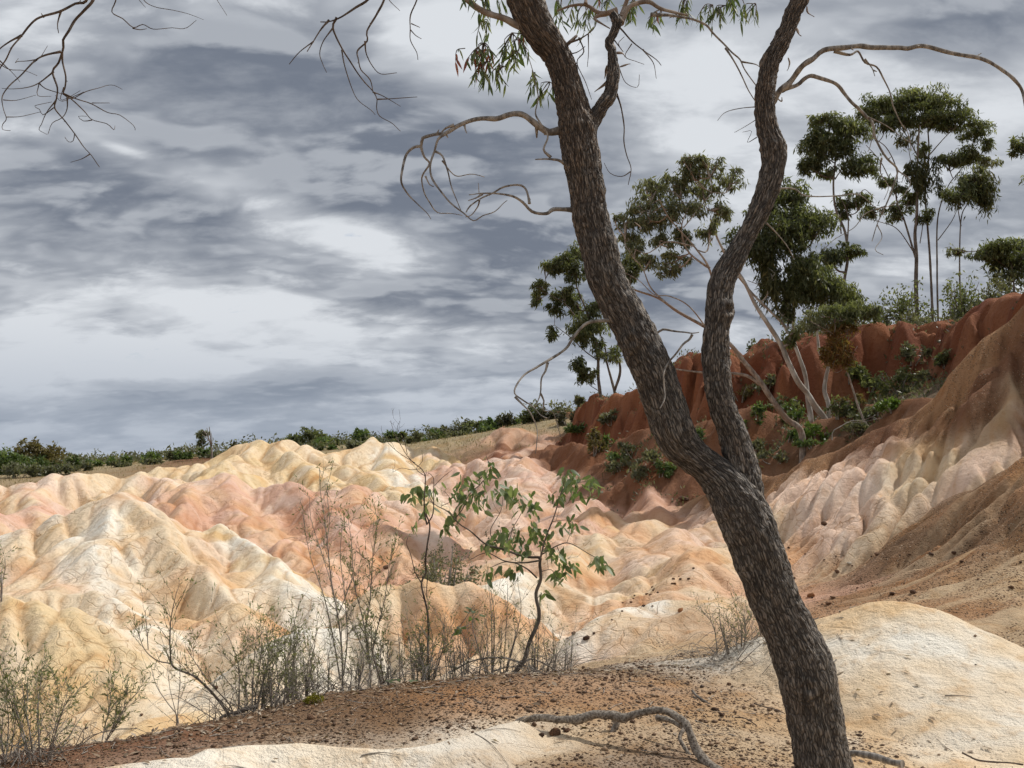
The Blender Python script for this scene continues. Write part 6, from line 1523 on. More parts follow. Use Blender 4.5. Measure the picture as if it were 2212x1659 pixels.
# ------------------------------------------------------------------ wiry shrubs on the gravel bank
def twiggy(name, label, stems, d, mat_leaf, leaves=900, leaf=.022, lw=.006, twigs=55, cat='shrub', group=None, mat_stem=M_STEM, twig_len=.16, leafy_from=.35, base=None, green_tip=0.0, snap=True):
    """stems: list of (zone, path px, w0, w1); fine twigs and narrow leaves grow along them"""
    z0, pts0 = stems[0][0], stems[0][1]
    (bx, by), = zp(z0, [pts0[0]])
    b0 = P(bx, by, d)
    g = ground_z(b0[0], b0[1])
    root = thing(name, label, cat, (b0[0], b0[1], g), group)
    segs = []
    for si, (zn, pts, w0, w1) in enumerate(stems):
        dd = d + random.uniform(-.12, .12)
        q = path3(zn, pts, d if si == 0 else dd, dd + random.uniform(-.15, .15), .012, si + len(label))
        gq = ground_z(q[0][0], q[0][1])
        if gq < q[0][2] < gq + .22 and snap: q = np.vstack([[q[0][0], q[0][1], gq - .03], q])
        pp, rr = spline(q, .03, (w0 * .42 * d / FPX, w1 * .40 * d / FPX))
        b = MB(); tube(b, pp, rr, 6)
        b.build('stem', mat_stem, root)
        segs.append((pp, rr))
    tw = MB(); lf = MB()
    LP = []; LD = []; TN = []
    wts = np.array([len(s[0]) for s in segs], float); wts /= wts.sum()
    for i in range(int(twigs * .72)):
        pp, rr = segs[rng.choice(len(segs), p=wts)]
        n = len(pp)
        k = int(n * rng.uniform(leafy_from * .6, .98)); k = min(max(k, 1), n - 1)
        t = pp[k] - pp[k - 1]; t /= np.linalg.norm(t) + 1e-9
        v = t * .6 + np.array((rng.normal(0, .55), rng.normal(0, .55), rng.uniform(.15, .8))); v /= np.linalg.norm(v)
        L = twig_len * rng.uniform(.5, 1.4)
        bend = rng.normal(0, .25, 3) * L; bend[2] += L * .12
        tip = pp[k] + v * L + bend * .5
        p2, r2 = spline([pp[k], pp[k] + v * L * .5, tip], .035, (min(rr[k] * .6, .0026), .0008)); tube(tw, p2, r2, 3, cap=False)
        m2 = [(p2, v)]
        for _ in range(rng.integers(1, 4)):
            kk = rng.integers(1, len(p2)); w = v + rng.normal(0, .6, 3); w /= np.linalg.norm(w)
            p3_, r3_ = spline([p2[kk], p2[kk] + w * L * .25, p2[kk] + w * L * .5 + rng.normal(0, .01, 3)], .04, (.0012, .0007)); tube(tw, p3_, r3_, 3, cap=False)
            m2.append((p3_, w))
        nl = max(2, int(.85 * leaves / twigs / len(m2)))
        for (q2, w) in m2:
            idx = rng.integers(0, len(q2), nl); f = rng.uniform(0, 1, nl)[:, None]
            a = q2[idx]; c = q2[np.minimum(idx + 1, len(q2) - 1)]
            LP.append(a + (c - a) * f)
            dv = w + rng.normal(0, .55, (nl, 3)); LD.append(dv / np.linalg.norm(dv, axis=1, keepdims=True))
            TN.append(np.clip(.45 + rng.normal(0, .22, nl), 0, 1))
    if twigs: tw.build('twigs', mat_stem, root, kind='stuff')
    if leaves and twigs:
        LP = np.concatenate(LP); LD = np.concatenate(LD); TN = np.concatenate(TN)
        n = len(LP)
        hi = (LP[:, 2] - LP[:, 2].min()) / (np.ptp(LP[:, 2]) + 1e-6)
        sel = (hi > 1 - green_tip) & (rng.uniform(0, 1, n) < .8) if green_tip else np.zeros(n, bool)
        if (~sel).any(): diamonds(lf, LP[~sel], LD[~sel], leaf * 1.15 * rng.uniform(.6, 1.35, (~sel).sum()), lw * 1.25, TN[~sel], .1); lf.build('foliage', mat_leaf, root, kind='stuff')
        if sel.any():
            l2 = MB(); diamonds(l2, LP[sel], LD[sel], leaf * 1.25 * rng.uniform(.6, 1.35, sel.sum()), lw * 1.1, TN[sel], .1); l2.build('fresh_tips', M_FRESH, root, kind='stuff')
    return root


def fan(px, py, n, hmin, hmax, spread, lean=0.0, foot=14, seed=0):
    """several upright stems from one foot, in full-frame px"""
    r = np.random.default_rng(seed)
    out = []
    for i in range(n):
        h = r.uniform(hmin, hmax); s = r.uniform(-1, 1)
        x0 = px + s * foot; x1 = px + s * spread + lean * h; c = r.uniform(-.12, .12) * h
        out.append((0, [(x0, py + r.uniform(-5, 5)), (x0 + (x1 - x0) * .3 + c * .6, py - h * .35), (x0 + (x1 - x0) * .68 + c, py - h * .7), (x1 + c * .4, py - h)], r.uniform(3.2, 5.2), 1.2))
    return out


twiggy('wiry_shrub', 'tangled grey green shrub in the bottom left corner', fan(85, 1645, 9, 110, 200, 90, .0, 26, 1) + fan(20, 1640, 5, 120, 210, 40, .0, 16, 2), 5.35, M_SCRUB, 3000, .026, .006, 190, twig_len=.15)
twiggy('wiry_shrub', 'slanting olive tipped shrub right of the corner tangle', [(7, [(640, 1560), (700, 1440), (770, 1330), (830, 1230), (880, 1170)], 4.5, 1.4), (7, [(645, 1540), (670, 1400), (700, 1280), (710, 1130)], 3.5, 1.2), (7, [(660, 1520), (740, 1400), (800, 1280), (820, 1120)], 3, 1.2)], 5.9, M_SCRUB, 1100, .028, .006, 80, green_tip=.25, twig_len=.12)
twiggy('wiry_shrub', 'shrub with one long dark stem curving up to the left', [(7, [(1500, 1390), (1440, 1270), (1340, 1160), (1240, 1080), (1110, 1010), (1090, 900), (1095, 760), (1110, 640), (1130, 530)], 8, 1.6), (7, [(1500, 1380), (1470, 1260), (1330, 1100), (1240, 960), (1190, 880)], 4, 1.4), (7, [(1100, 990), (1000, 970), (930, 890), (880, 760)], 3.4, 1.2), (7, [(950, 900), (940, 780), (930, 640)], 2.4, 1.2), (7, [(1130, 640), (1170, 560), (1210, 480)], 2, 1)], 6.4, M_SCRUB, 900, .024, .006, 80, mat_stem=M_GUMDARK, twig_len=.13)
twiggy('wiry_shrub', 'bare pale stems with few leaves rising below the curving stem', [(7, [(1140, 1480), (1130, 1330), (1070, 1240), (1000, 1120), (960, 980)], 3.4, 1.2), (7, [(1135, 1400), (1140, 1250), (1160, 1100), (1150, 960)], 3, 1.1), (7, [(1130, 1330), (1090, 1150), (1060, 1000)], 2.4, 1)], 6.2, M_SCRUB, 160, .022, .005, 26)
twiggy('wiry_shrub', 'dense wiry shrub with rusty green tips left of centre', fan(545, 1560, 12, 100, 215, 80, .08, 34, 4), 6.6, M_SCRUB, 2600, .026, .006, 170, green_tip=.22)
twiggy('wiry_shrub', 'dense grey twiggy shrub between two taller ones', fan(640, 1520, 10, 90, 200, 60, .05, 36, 5), 6.9, M_SCRUB, 1700, .024, .006, 140)
twiggy('wiry_shrub', 'tall thin shrub with bare twigs reaching over the pink ridge', [(0, [(740, 1480), (738, 1400), (728, 1320), (715, 1250), (705, 1150), (692, 1060), (690, 1010)], 5.5, 1.2), (0, [(735, 1470), (720, 1380), (700, 1290), (670, 1200), (655, 1120)], 4, 1.1), (0, [(742, 1460), (750, 1380), (745, 1290), (735, 1200), (740, 1130)], 4, 1.1), (0, [(705, 1180), (712, 1120), (706, 1060), (715, 1020)], 2, 1), (0, [(716, 1260), (690, 1180), (672, 1120), (668, 1070)], 2, 1), (0, [(730, 1330), (760, 1250), (770, 1180)], 2.6, 1)], 7.3, M_SCRUB, 900, .026, .006, 110, leafy_from=.3)
twiggy('wiry_shrub', 'leafy shrub with olive sprays left of the thin sapling', [(0, [(800, 1470), (795, 1400), (782, 1330), (765, 1260), (760, 1180), (752, 1120)], 5, 1.2), (0, [(802, 1460), (790, 1370), (800, 1290), (805, 1210), (815, 1130), (810, 1105)], 4.5, 1.2), (0, [(800, 1440), (812, 1370), (830, 1300), (840, 1230), (850, 1170)], 4, 1.1), (0, [(798, 1430), (770, 1370), (745, 1320), (720, 1290)], 3.4, 1)], 7.5, M_SCRUB, 1900, .028, .007, 130, green_tip=.2)
twiggy('wiry_shrub', 'twiggy shrub with small fresh green head beside the thin sapling', fan(832, 1478, 6, 70, 115, 30, .0, 12, 6), 7.4, M_SCRUB, 900, .024, .006, 60, green_tip=.4)
twiggy('wiry_shrub', 'low shrub with bright green head at the foot of the thin sapling', fan(925, 1470, 7, 90, 150, 36, .0, 12, 7), 7.5, M_SCRUB, 1500, .026, .006, 80, green_tip=.38)
twiggy('wiry_shrub', 'pale twiggy thicket left of the leafy sapling foot', fan(1010, 1462, 12, 50, 130, 70, .0, 55, 8), 7.7, M_SCRUB, 700, .022, .005, 120)
twiggy('wiry_shrub', 'sparse wiry shrub with slim leaves above the leafy sapling foot', fan(1075, 1450, 8, 80, 200, 50, .0, 30, 9), 7.9, M_SCRUB, 600, .028, .006, 80)
twiggy('wiry_shrub', 'low twigs right of the leafy sapling foot', fan(1170, 1450, 8, 40, 120, 60, .1, 30, 10), 7.9, M_SCRUB, 360, .022, .005, 60)
twiggy('wiry_shrub', 'few bare seedlings on the stony wash right of the leafy sapling', fan(1220, 1448, 6, 40, 90, 46, .0, 40, 11), 8.1, M_SCRUB, 160, .022, .005, 30)
twiggy('wiry_shrub', 'dry grey shrub half hidden behind the trunk on the cream mound', fan(1592, 1412, 12, 30, 95, 60, -.1, 45, 12), 7.9, M_SCRUB, 700, .022, .005, 130)
twiggy('wiry_shrub', 'sprig of a shrub cut by the left edge above the yellow lobe', fan(2, 1262, 3, 30, 60, 10, .0, 4, 13), 11.2, M_SCRUB, 160, .04, .01, 20)
twiggy('wiry_shrub', 'low grey twigs filling the bank behind the gravel at centre', fan(730, 1500, 12, 40, 110, 90, .0, 80, 14), 7.0, M_SCRUB, 700, .022, .005, 130)
twiggy('wiry_shrub', 'grey twigs in front of the leaning white hump', fan(600, 1545, 10, 40, 120, 60, .0, 50, 15), 6.6, M_SCRUB, 500, .022, .005, 110)
twiggy('wiry_shrub', 'dry twigs between the green headed shrubs', fan(880, 1478, 10, 40, 110, 50, .0, 40, 16), 7.3, M_SCRUB, 420, .022, .005, 90)
bush('rounded grey green shrub behind the cream dome at centre', 965, 1245, 150, 95, 13.6, 's', 2600, 'rounded_shrub', None, leaf=.05, cat='shrub')
bush('low dull scrub on the wash behind the leafy sapling', 1085, 1150, 90, 50, 21, 's', 700, 'low_scrub', None, leaf=.06, cat='shrub')
bush('twiggy scrub at the foot of the orange ridge behind the shrubs', 930, 1190, 60, 50, 18, 's', 520, 'low_scrub', None, leaf=.05, cat='shrub')

# dry tangle of fallen twigs under the shrubs
def tangle(label, px, py, spread, d, n, hmax, leaves=0):
    b0 = P(px, py, d); g = ground_z(b0[0], b0[1])
    root = thing('dry_tangle', label, 'twigs', (b0[0], b0[1], g), 'tangles of dry twigs under the shrubs')
    tb = MB()
    W = spread * d / FPX
    for _ in range(int(n * .5)):
        x0 = b0[0] + rng.uniform(-1, 1) * W; y0 = b0[1] + rng.normal(0, .28)
        a = rng.uniform(0, 6.28); L = rng.uniform(.12, .55)
        x1, y1 = x0 + math.cos(a) * L, y0 + math.sin(a) * L * .6
        z0, z1 = ground_z(x0, y0), ground_z(x1, y1)
        h = rng.uniform(.02, hmax)
        e1 = z1 + rng.uniform(0, 1) ** 2 * hmax * 1.6
        pp, rr = spline([(x0, y0, z0), (x0 * .65 + x1 * .35 + rng.normal(0, .03), y0 * .65 + y1 * .35, max(z0, z1) * .5 + z0 * .5 + h), (x0 * .25 + x1 * .75, y0 * .25 + y1 * .75 + rng.normal(0, .03), (z0 + e1) / 2 + h), (x1, y1, e1)], .06, (rng.uniform(.0016, .004), .0009))
        tube(tb, pp, rr, 3, cap=False)
    tb.build('twigs', M_STEM, root, kind='stuff')


tangle('dry twig tangle under the dense wiry shrub left of centre', 560, 1550, 90, 6.7, 170, .16)
tangle('dry twig tangle at the foot of the tall thin shrub', 740, 1495, 100, 7.2, 260, .18)
tangle('dry twig tangle between the thin sapling and the leafy one', 980, 1462, 120, 7.7, 300, .2)
tangle('dry twig tangle right of the leafy sapling foot', 1170, 1448, 70, 7.9, 130, .14)
tangle('dry twigs round the corner shrub at bottom left', 70, 1640, 80, 5.4, 140, .12)
tangle('dry twigs round the grey shrub behind the trunk', 1580, 1415, 70, 7.9, 150, .1)

# thin bare sapling
twiggy('thin_sapling', 'thin dark sapling with bare crooked top beside the leafy one', [
    (8, [(742, 1150), (738, 900), (735, 780), (720, 650), (705, 560), (690, 470), (715, 400), (720, 330), (720, 230), (735, 100), (700, 0)], 7, 4.5), (5, [(725, 950), (700, 850), (712, 750), (715, 640), (690, 590), (640, 550), (600, 500), (560, 440), (520, 390)], 4.5, 1.3), (5, [(725, 950), (762, 880), (775, 750), (765, 640), (740, 625)], 4, 1.6),
    (8, [(692, 475), (650, 400), (610, 290), (590, 220), (600, 180)], 3.2, 1.2), (5, [(650, 555), (560, 500), (500, 450), (410, 350)], 2, 1), (5, [(600, 500), (570, 400), (540, 330), (560, 290)], 2, 1), (5, [(560, 440), (520, 360), (495, 280)], 1.8, 1), (5, [(690, 590), (620, 600), (560, 590), (500, 610)], 1.8, 1), (5, [(715, 640), (660, 590), (700, 540), (690, 480)], 2, 1), (5, [(775, 700), (820, 650), (880, 600)], 2, 1), (8, [(730, 420), (728, 560), (760, 640)], 3, 1.5)],
    7.6, M_SCRUB, 0, twigs=26, mat_stem=M_TWIG, twig_len=.1)

# leafy eucalypt sapling
SD = 7.8
sap = twiggy('gum_sapling', 'crooked leafy gum sapling on the edge of the bank', [
    (8, [(1270, 1075), (1340, 970), (1380, 850), (1430, 730), (1440, 650), (1430, 540), (1450, 450), (1455, 350), (1450, 310)], 13, 9), (5, [(1450, 1160), (1350, 1150), (1200, 1110), (1100, 1070), (1000, 1000), (930, 940), (860, 870), (800, 830), (740, 800)], 7, 2), (8, [(1430, 440), (1380, 390), (1290, 355), (1220, 340), (1150, 370)], 5, 1.6), (5, [(1455, 1160), (1490, 1040), (1540, 900), (1580, 780), (1600, 690), (1610, 630)], 5.5, 1.6),
    (5, [(1465, 1140), (1560, 1080), (1640, 1070), (1760, 1130), (1830, 1170)], 4, 1.6), (5, [(900, 920), (950, 850), (1000, 760), (1080, 680), (1130, 600), (1110, 500)], 3.4, 1.4), (5, [(1180, 1100), (1130, 1000), (1200, 850), (1210, 750)], 3, 1.3), (5, [(1200, 1110), (1290, 950), (1350, 850), (1330, 780)], 2.6, 1.2), (5, [(1590, 740), (1680, 690), (1780, 680), (1830, 720)], 2.4, 1.1), (5, [(1530, 930), (1620, 920), (1690, 960)], 2.2, 1.1), (5, [(1450, 1180), (1350, 1200), (1230, 1180), (1110, 1130), (1000, 1180)], 5, 1.5), (5, [(1560, 1090), (1600, 1160), (1650, 1220)], 2.4, 1.1),
    (5, [(820, 830), (870, 790), (840, 740)], 2.2, 1), (5, [(1460, 1250), (1520, 1240), (1560, 1290)], 2.4, 1.1)],
    SD, M_LEAF_SAP, 0, twigs=40, mat_stem=M_GUMDARK, twig_len=.12)
for (cx_, cy_, r_, n_) in [(1000, 690, 110, 26), (1130, 590, 60, 12), (1200, 730, 80, 18), (950, 770, 60, 12), (1320, 780, 70, 16), (1060, 780, 90, 14), (640, 740, 45, 12), (760, 720, 50, 8), (1640, 650, 80, 20), (1780, 690, 60, 14), (1560, 760, 60, 9), (1700, 740, 60, 8), (1640, 950, 60, 12), (1450, 1010, 80, 24), (1220, 1030, 80, 22), (1130, 1080, 50, 12), (1330, 1080, 80, 12), (1550, 1130, 70, 16), (1640, 1200, 50, 10),
                           (1840, 1180, 60, 18), (1560, 1270, 45, 10), (1140, 1240, 50, 7), (1280, 1250, 60, 10), (900, 890, 60, 10), (740, 840, 50, 7), (1470, 1380, 24, 4), (640, 950, 20, 3), (860, 960, 30, 5), (1400, 830, 60, 9)]:
    for _ in range(int(n_ * 1.6)):
        (ux, uy), = zp(5, [(cx_ + random.gauss(0, .55) * r_, cy_ + random.gauss(0, .5) * r_)])
        pos = P(ux, uy, SD + random.uniform(-.22, .22))
        put_leaf(sap, SAP_LEAVES, pos, (random.gauss(0, .6), random.gauss(0, .6), -.8), random.uniform(.055, .105), random.uniform(0, 6.28))
# small sprig with round blue leaves
spr = twiggy('round_leaf_seedling', 'seedling with round blue green leaves right of the bright green head', [(8, [(880, 830), (910, 780), (960, 720), (1000, 660), (1030, 620)], 3, 1.4), (8, [(930, 760), (1000, 740), (1050, 690)], 2, 1)], 7.3, M_SCRUB, 0, twigs=0, mat_stem=M_STEM)
for (a_, c_) in [(970, 630), (990, 650), (1020, 640), (960, 655), (1040, 660), (1035, 700), (1060, 680), (1010, 690), (920, 750), (950, 770), (980, 760), (900, 770), (930, 790)]:
    (ux, uy), = zp(8, [(a_, c_)])
    put_leaf(spr, SAP_LEAVES, P(ux, uy, 7.3), (random.gauss(0, 1), random.gauss(0, .6), -.2), random.uniform(.05, .075), random.uniform(0, 6))
sd2 = twiggy('broad_leaf_seedling', 'seedling with broad dark green leaves low among the twigs', [(8, [(590, 1175), (585, 1140), (575, 1100), (570, 1070)], 3, 1.6)], 7.1, M_SCRUB, 0, twigs=0)
for (a_, c_, dx) in [(560, 1095, -1), (600, 1100, 1), (545, 1125, -1), (620, 1120, 1), (580, 1130, .3), (650, 1145, 1), (690, 1150, 1), (540, 1160, -1), (580, 1160, -.2)]:
    (ux, uy), = zp(8, [(a_, c_)])
    put_leaf(sd2, SAP_LEAVES, P(ux, uy, 7.1), (dx, random.gauss(0, .5), -.25), random.uniform(.09, .13), random.uniform(0, 6))

# ------------------------------------------------------------------ root, sticks, rocks
def lying(name, label, cat, zone, pts, w, d0, d1=None, mat=M_ROOT, subs=(), group=None, sides=12):
    (bx, by), = zp(zone, [pts[0]])
    b0 = P(bx, by, d0)
    root = thing(name, label, cat, (b0[0], b0[1], ground_z(b0[0], b0[1])), group)
    def one(pts, w, e0, e1, sd, nm):
        q = path3(zone, pts, e0, e1 or e0, 0, sd)
        rad = np.array([ww * .5 * e0 / FPX for ww in w]) if len(w) == len(pts) else (w[0] * .5 * e0 / FPX, w[1] * .5 * e0 / FPX)
        pp, rr = spline(q, .014, rad)
        n = np.arange(len(pp))
        rr = rr * (1 + .22 * pn(n * .12, n * 0 + sd, 8) + .14 * pn(n * .4, n * 0 + sd, 9))
        pp = pp + np.c_[pn(n * .11, n * 0 + sd, 1), pn(n * .11, n * 0 + sd, 2), pn(n * .11, n * 0 + sd, 3)] * rr[:, None] * .7
        b = MB(); tube(b, pp, rr, sides)
        b.build(nm, mat, root)
    one(pts, w, d0, d1, 1, name.split('_')[-1])
    for k, (p_, w_, e0, e1) in enumerate(subs): one(p_, w_, e0, e1, k + 2, 'side_shoot')
    return root


lying('exposed_root', 'thick weathered root arching over the gravel in front', 'root', 0, [(1085, 1606), (1100, 1592), (1119, 1563), (1150, 1553), (1183, 1550), (1217, 1555), (1250, 1553), (1284, 1545), (1318, 1541), (1345, 1547), (1385, 1541), (1422, 1538), (1456, 1544), (1480, 1568), (1497, 1604), (1520, 1640), (1552, 1668), (1590, 1700)],
      [10, 14, 15, 14, 16, 15, 18, 16, 19, 17, 15, 13, 16, 15, 17, 18, 22, 26], 5.8, 5.1, M_ROOT, [([(1332, 1545), (1333, 1566), (1322, 1582), (1318, 1602)], (18, 10), 5.72, 5.66), ([(1422, 1548), (1446, 1556), (1470, 1566)], (12, 12), 5.62, 5.5), ([(1480, 1575), (1470, 1600), (1500, 1640)], (9, 7), 5.45, 5.3)])
lying('grey_log', 'short grey log end right of the trunk foot', 'log', 9, [(1090, 1570), (1160, 1568), (1250, 1590), (1340, 1620), (1430, 1640)], (13, 15), 4.95, 4.75, M_DEAD)
lying('dark_stick', 'long dark stick lying at the edge of the gravel bank', 'stick', 7, [(985, 1492), (1090, 1478), (1190, 1440), (1270, 1440), (1350, 1390), (1440, 1330), (1540, 1300), (1650, 1265)], (5, 10), 6.1, 6.5, M_GUMDARK, sides=8)
lying('broken_stick', 'short broken dark stick on the cream mound left of the trunk', 'stick', 9, [(85, 1165), (120, 1205), (160, 1235), (205, 1262)], (6, 5), 6.55, 6.35, M_GUMDARK, [([(95, 1200), (130, 1225), (160, 1232)], (4, 3), 6.5, 6.4)], sides=8)
lying('thin_twig', 'thin dark twig at the bottom right corner', 'stick', 9, [(1815, 1562), (1860, 1590), (1920, 1610), (2020, 1618), (2120, 1632), (2215, 1640)], (4, 3.4), 5.0, 4.85, M_TWIG, sides=7)
lying('thin_stick', 'thin grey stick on the cream mound left of the trunk foot', 'stick', 9, [(480, 1245), (540, 1272), (600, 1280), (660, 1300)], (3, 2), 6.0, 5.9, M_TWIG, sides=7)
lying('thin_stick', 'thin twig on brown crumbs below the broken stick', 'stick', 9, [(360, 1335), (430, 1350), (490, 1385)], (3, 2), 5.8, 5.7, M_TWIG, sides=7)
lying('fallen_stick', 'grey fallen stem arching at the foot of the leafy sapling', 'stick', 8, [(860, 1050), (980, 1000), (1100, 955), (1220, 950), (1330, 985), (1400, 960), (1480, 985), (1560, 1040), (1640, 1085)], (4, 3), 7.8, 7.8, M_STEM, [([(1150, 1040), (1260, 1000), (1380, 1010), (1500, 1060)], (3, 2), 7.8, 7.8)], sides=7)


def rock_mesh(seed, mat):
    r = np.random.default_rng(seed)
    bm_v = []
    t = (1 + 5 ** .5) / 2
    V = np.array([(-1, t, 0), (1, t, 0), (-1, -t, 0), (1, -t, 0), (0, -1, t), (0, 1, t), (0, -1, -t), (0, 1, -t), (t, 0, -1), (t, 0, 1), (-t, 0, -1), (-t, 0, 1)], float)
    F = [(0, 11, 5), (0, 5, 1), (0, 1, 7), (0, 7, 10), (0, 10, 11), (1, 5, 9), (5, 11, 4), (11, 10, 2), (10, 7, 6), (7, 1, 8), (3, 9, 4), (3, 4, 2), (3, 2, 6), (3, 6, 8), (3, 8, 9), (4, 9, 5), (2, 4, 11), (6, 2, 10), (8, 6, 7), (9, 8, 1)]
    V /= np.linalg.norm(V, axis=1, keepdims=True)
    cache = {}; V = list(V); G = []
    def mid(a, b):
        k = (min(a, b), max(a, b))
        if k not in cache:
            m = V[a] + V[b]; V.append(m / np.linalg.norm(m)); cache[k] = len(V) - 1
        return cache[k]
    for a, b, c in F:
        x, y, z = mid(a, b), mid(b, c), mid(c, a)
        G += [(a, x, z), (b, y, x), (c, z, y), (x, y, z)]
    V = np.array(V)
    for _ in range(7):                                   # chip flat faces off
        n = r.normal(size=3); n /= np.linalg.norm(n); h = r.uniform(.5, .85)
        dd = V @ n; V = V - np.where(dd > h, dd - h, 0)[:, None] * n
    V = V * (1 + r.normal(0, .05, len(V)))[:, None] * np.array((1, r.uniform(.7, 1), r.uniform(.5, .8)))
    return new_mesh('rock', V, np.array(G), mat, False)


ROCKS = [rock_mesh(i, M_ROCK) for i in range(5)]; OROCK = rock_mesh(9, M_ROCKORANGE); PROCK = [rock_mesh(10, M_ROCKPALE), rock_mesh(11, M_ROCKPALE)]


def rock(px, py, w, mesh, label, group=None, name='rock', d=None):
    p = hit(px, py) if d is None else drop(px, py, d)
    s = w * .5 * p[1] / FPX
    o = link(name, mesh, None, label=label, category='rock')
    if group: o['group'] = group
    o.location = (p[0], p[1], p[2] + s * .25); o.scale = (s, s, s)
    o.rotation_euler = (random.uniform(-.3, .3), random.uniform(-.3, .3), random.uniform(0, 6.28))
    return o


rock(1752, 1290, 18, OROCK, 'squarish rust orange rock in the gully right of the trunk')
rock(1790, 1308, 14, ROCKS[0], 'dark rock just behind the cream mound near the trunk')
rock(1808, 1238, 12, ROCKS[1], 'round dark rock in the middle of the gully floor')
rock(1696, 1197, 7, ROCKS[2], 'small dark rock on pale sand right of the trunk')
rock(1780, 1213, 6, ROCKS[3], 'small dark rock in the gully above the pale stone')
rock(1835, 1222, 16, PROCK[0], 'flat pale stone on the gully floor')
rock(1928, 1285, 14, ROCKS[4], 'dark blue grey rock above the crest of the cream mound')
rock(1780, 1136, 15, ROCKS[1], 'dark lump of rock on the brown slope right of the trunk')
rock(1895, 1200, 14, ROCKS[2], 'cluster-forming dark rock where the slope meets the gully')
rock(2062, 1200, 14, ROCKS[0], 'dark rock on the streaked slope at right')
rock(1478, 1082, 26, ROCKS[3], 'big dark rock left of the trunk beside the pink slope')
rock(1470, 1322, 16, OROCK, 'angular brown rock left of the trunk on cream clay')
rock(1196, 1587, 34, ROCKS[2], 'dark ironstone under the arching root')
rock(1224, 1580, 20, ROCKS[4], 'smaller ironstone right of the one under the root')
rock(1170, 1590, 14, ROCKS[1], 'small ironstone left of the one under the root')
rock(1545, 1534, 18, ROCKS[3], 'brown rock on the cream mound below the broken stick')
rock(1560, 1548, 16, ROCKS[0], 'flat dark rock near the trunk on the cream mound')
rock(1575, 1480, 12, ROCKS[1], 'lone dark stone left of the trunk halfway up the mound')
rock(672, 1553, 22, ROCKS[2], 'dark stone on the gravel in front of the yellow moss')
rock(278, 1604, 11, ROCKS[3], 'round dark stone at the foot of the pale rib behind the bank')
rock(186, 1576, 10, ROCKS[4], 'small dark stone on sand behind the corner shrub')
rock(305, 1546, 9, ROCKS[0], 'small dark stone on the pale rib behind the bank')
rock(466, 1489, 12, ROCKS[1], 'flat rusty stone on sand under the curving stem')
rock(835, 1228, 16, ROCKS[2], 'dark stone left of the rounded cream dome')
rock(1020, 1240, 16, ROCKS[0], 'dark stone right of the rounded cream dome')
rock(1265, 1385, 20, ROCKS[4], 'dark jagged rock at the foot of the cracked white dome')
rock(1240, 1372, 12, ROCKS[2], 'small dark rock left of the jagged one by the white dome')
WG = 'stones strewn over the right gully'
rs = random.Random(5)
for k in range(46):
    x_ = rs.uniform(1700, 2205); y_ = rs.uniform(1180, 1330)
    if y_ > 1290 and x_ > 1830: y_ -= 90
    rock(x_, y_, 3.2 * math.exp(rs.gauss(.45, .45)), ROCKS[k % 5], 'small dark stone strewn over the gully floor and slope at right', WG)
WG2 = 'stones along the wash'
for k in range(26):
    t_ = rs.uniform(0, 1)
    rock(1190 + 330 * t_ + rs.uniform(-30, 30), 1425 - 215 * t_ + rs.uniform(-16, 16), rs.uniform(4, 9), ROCKS[k % 5], 'small dark stone lining the stony wash below the leafy sapling', WG2)
WG3 = 'ironstone lumps on the crest of the gravel bank'
for k in range(30):
    rock(1260 + rs.uniform(0, 170), 1447 + rs.uniform(-6, 26), rs.uniform(6, 12), ROCKS[k % 5], 'dark ironstone lump on the crest of the gravel bank', WG3)

# ------------------------------------------------------------------ loose gravel, fallen leaves, dry grass
def scatter_gravel():
    n = 80000
    x = rng.uniform(-4.6, 3.2, n); y = rng.uniform(4.2, 8.6, n)
    z, col, gv, lab, cb, ck_ = terrain(x, y)
    keep = rng.uniform(0, 1, n) < np.clip(gv * 1.0 - .08, .03, 1) * np.where(lab < 0, 1, .25)
    x, y, z = x[keep], y[keep], z[keep]; n = len(x)
    s = .0038 * np.exp(rng.normal(0, .68, n)); s = np.clip(s, .0016, .024)
    oct_ = np.array([(1, 0, 0), (0, 1, 0), (-1, 0, 0), (0, -1, 0), (0, 0, .7), (0, 0, -.6)])
    a = rng.uniform(0, 6.28, n)
    R = np.zeros((n, 3, 3)); R[:, 0, 0] = np.cos(a); R[:, 0, 1] = -np.sin(a); R[:, 1, 0] = np.sin(a); R[:, 1, 1] = np.cos(a); R[:, 2, 2] = 1
    V = oct_[None] * (1 + rng.normal(0, .28, (n, 6, 1))) * s[:, None, None] * np.stack([np.ones(n), rng.uniform(.6, 1, n), rng.uniform(.5, 1, n)], -1)[:, None]
    V = np.einsum('nij,nkj->nki', R, V) + np.stack([x, y, z + s * .25], -1)[:, None]
    F = np.array([(0, 1, 4), (1, 2, 4), (2, 3, 4), (3, 0, 4), (1, 0, 5), (2, 1, 5), (3, 2, 5), (0, 3, 5)])
    mb = MB()
    mb.add(V.reshape(-1, 3), (np.arange(n)[:, None, None] * 6 + F[None]).reshape(-1, 3), tone=np.repeat(np.clip(rng.beta(2.6, 2.3, n) + (rng.uniform(0, 1, n) < .04) * .4, 0, 1), 6))
    mb.build('gravel', M_GRAVEL, None, False, kind='stuff', label='loose brown ironstone gravel covering the near bank')


scatter_gravel()


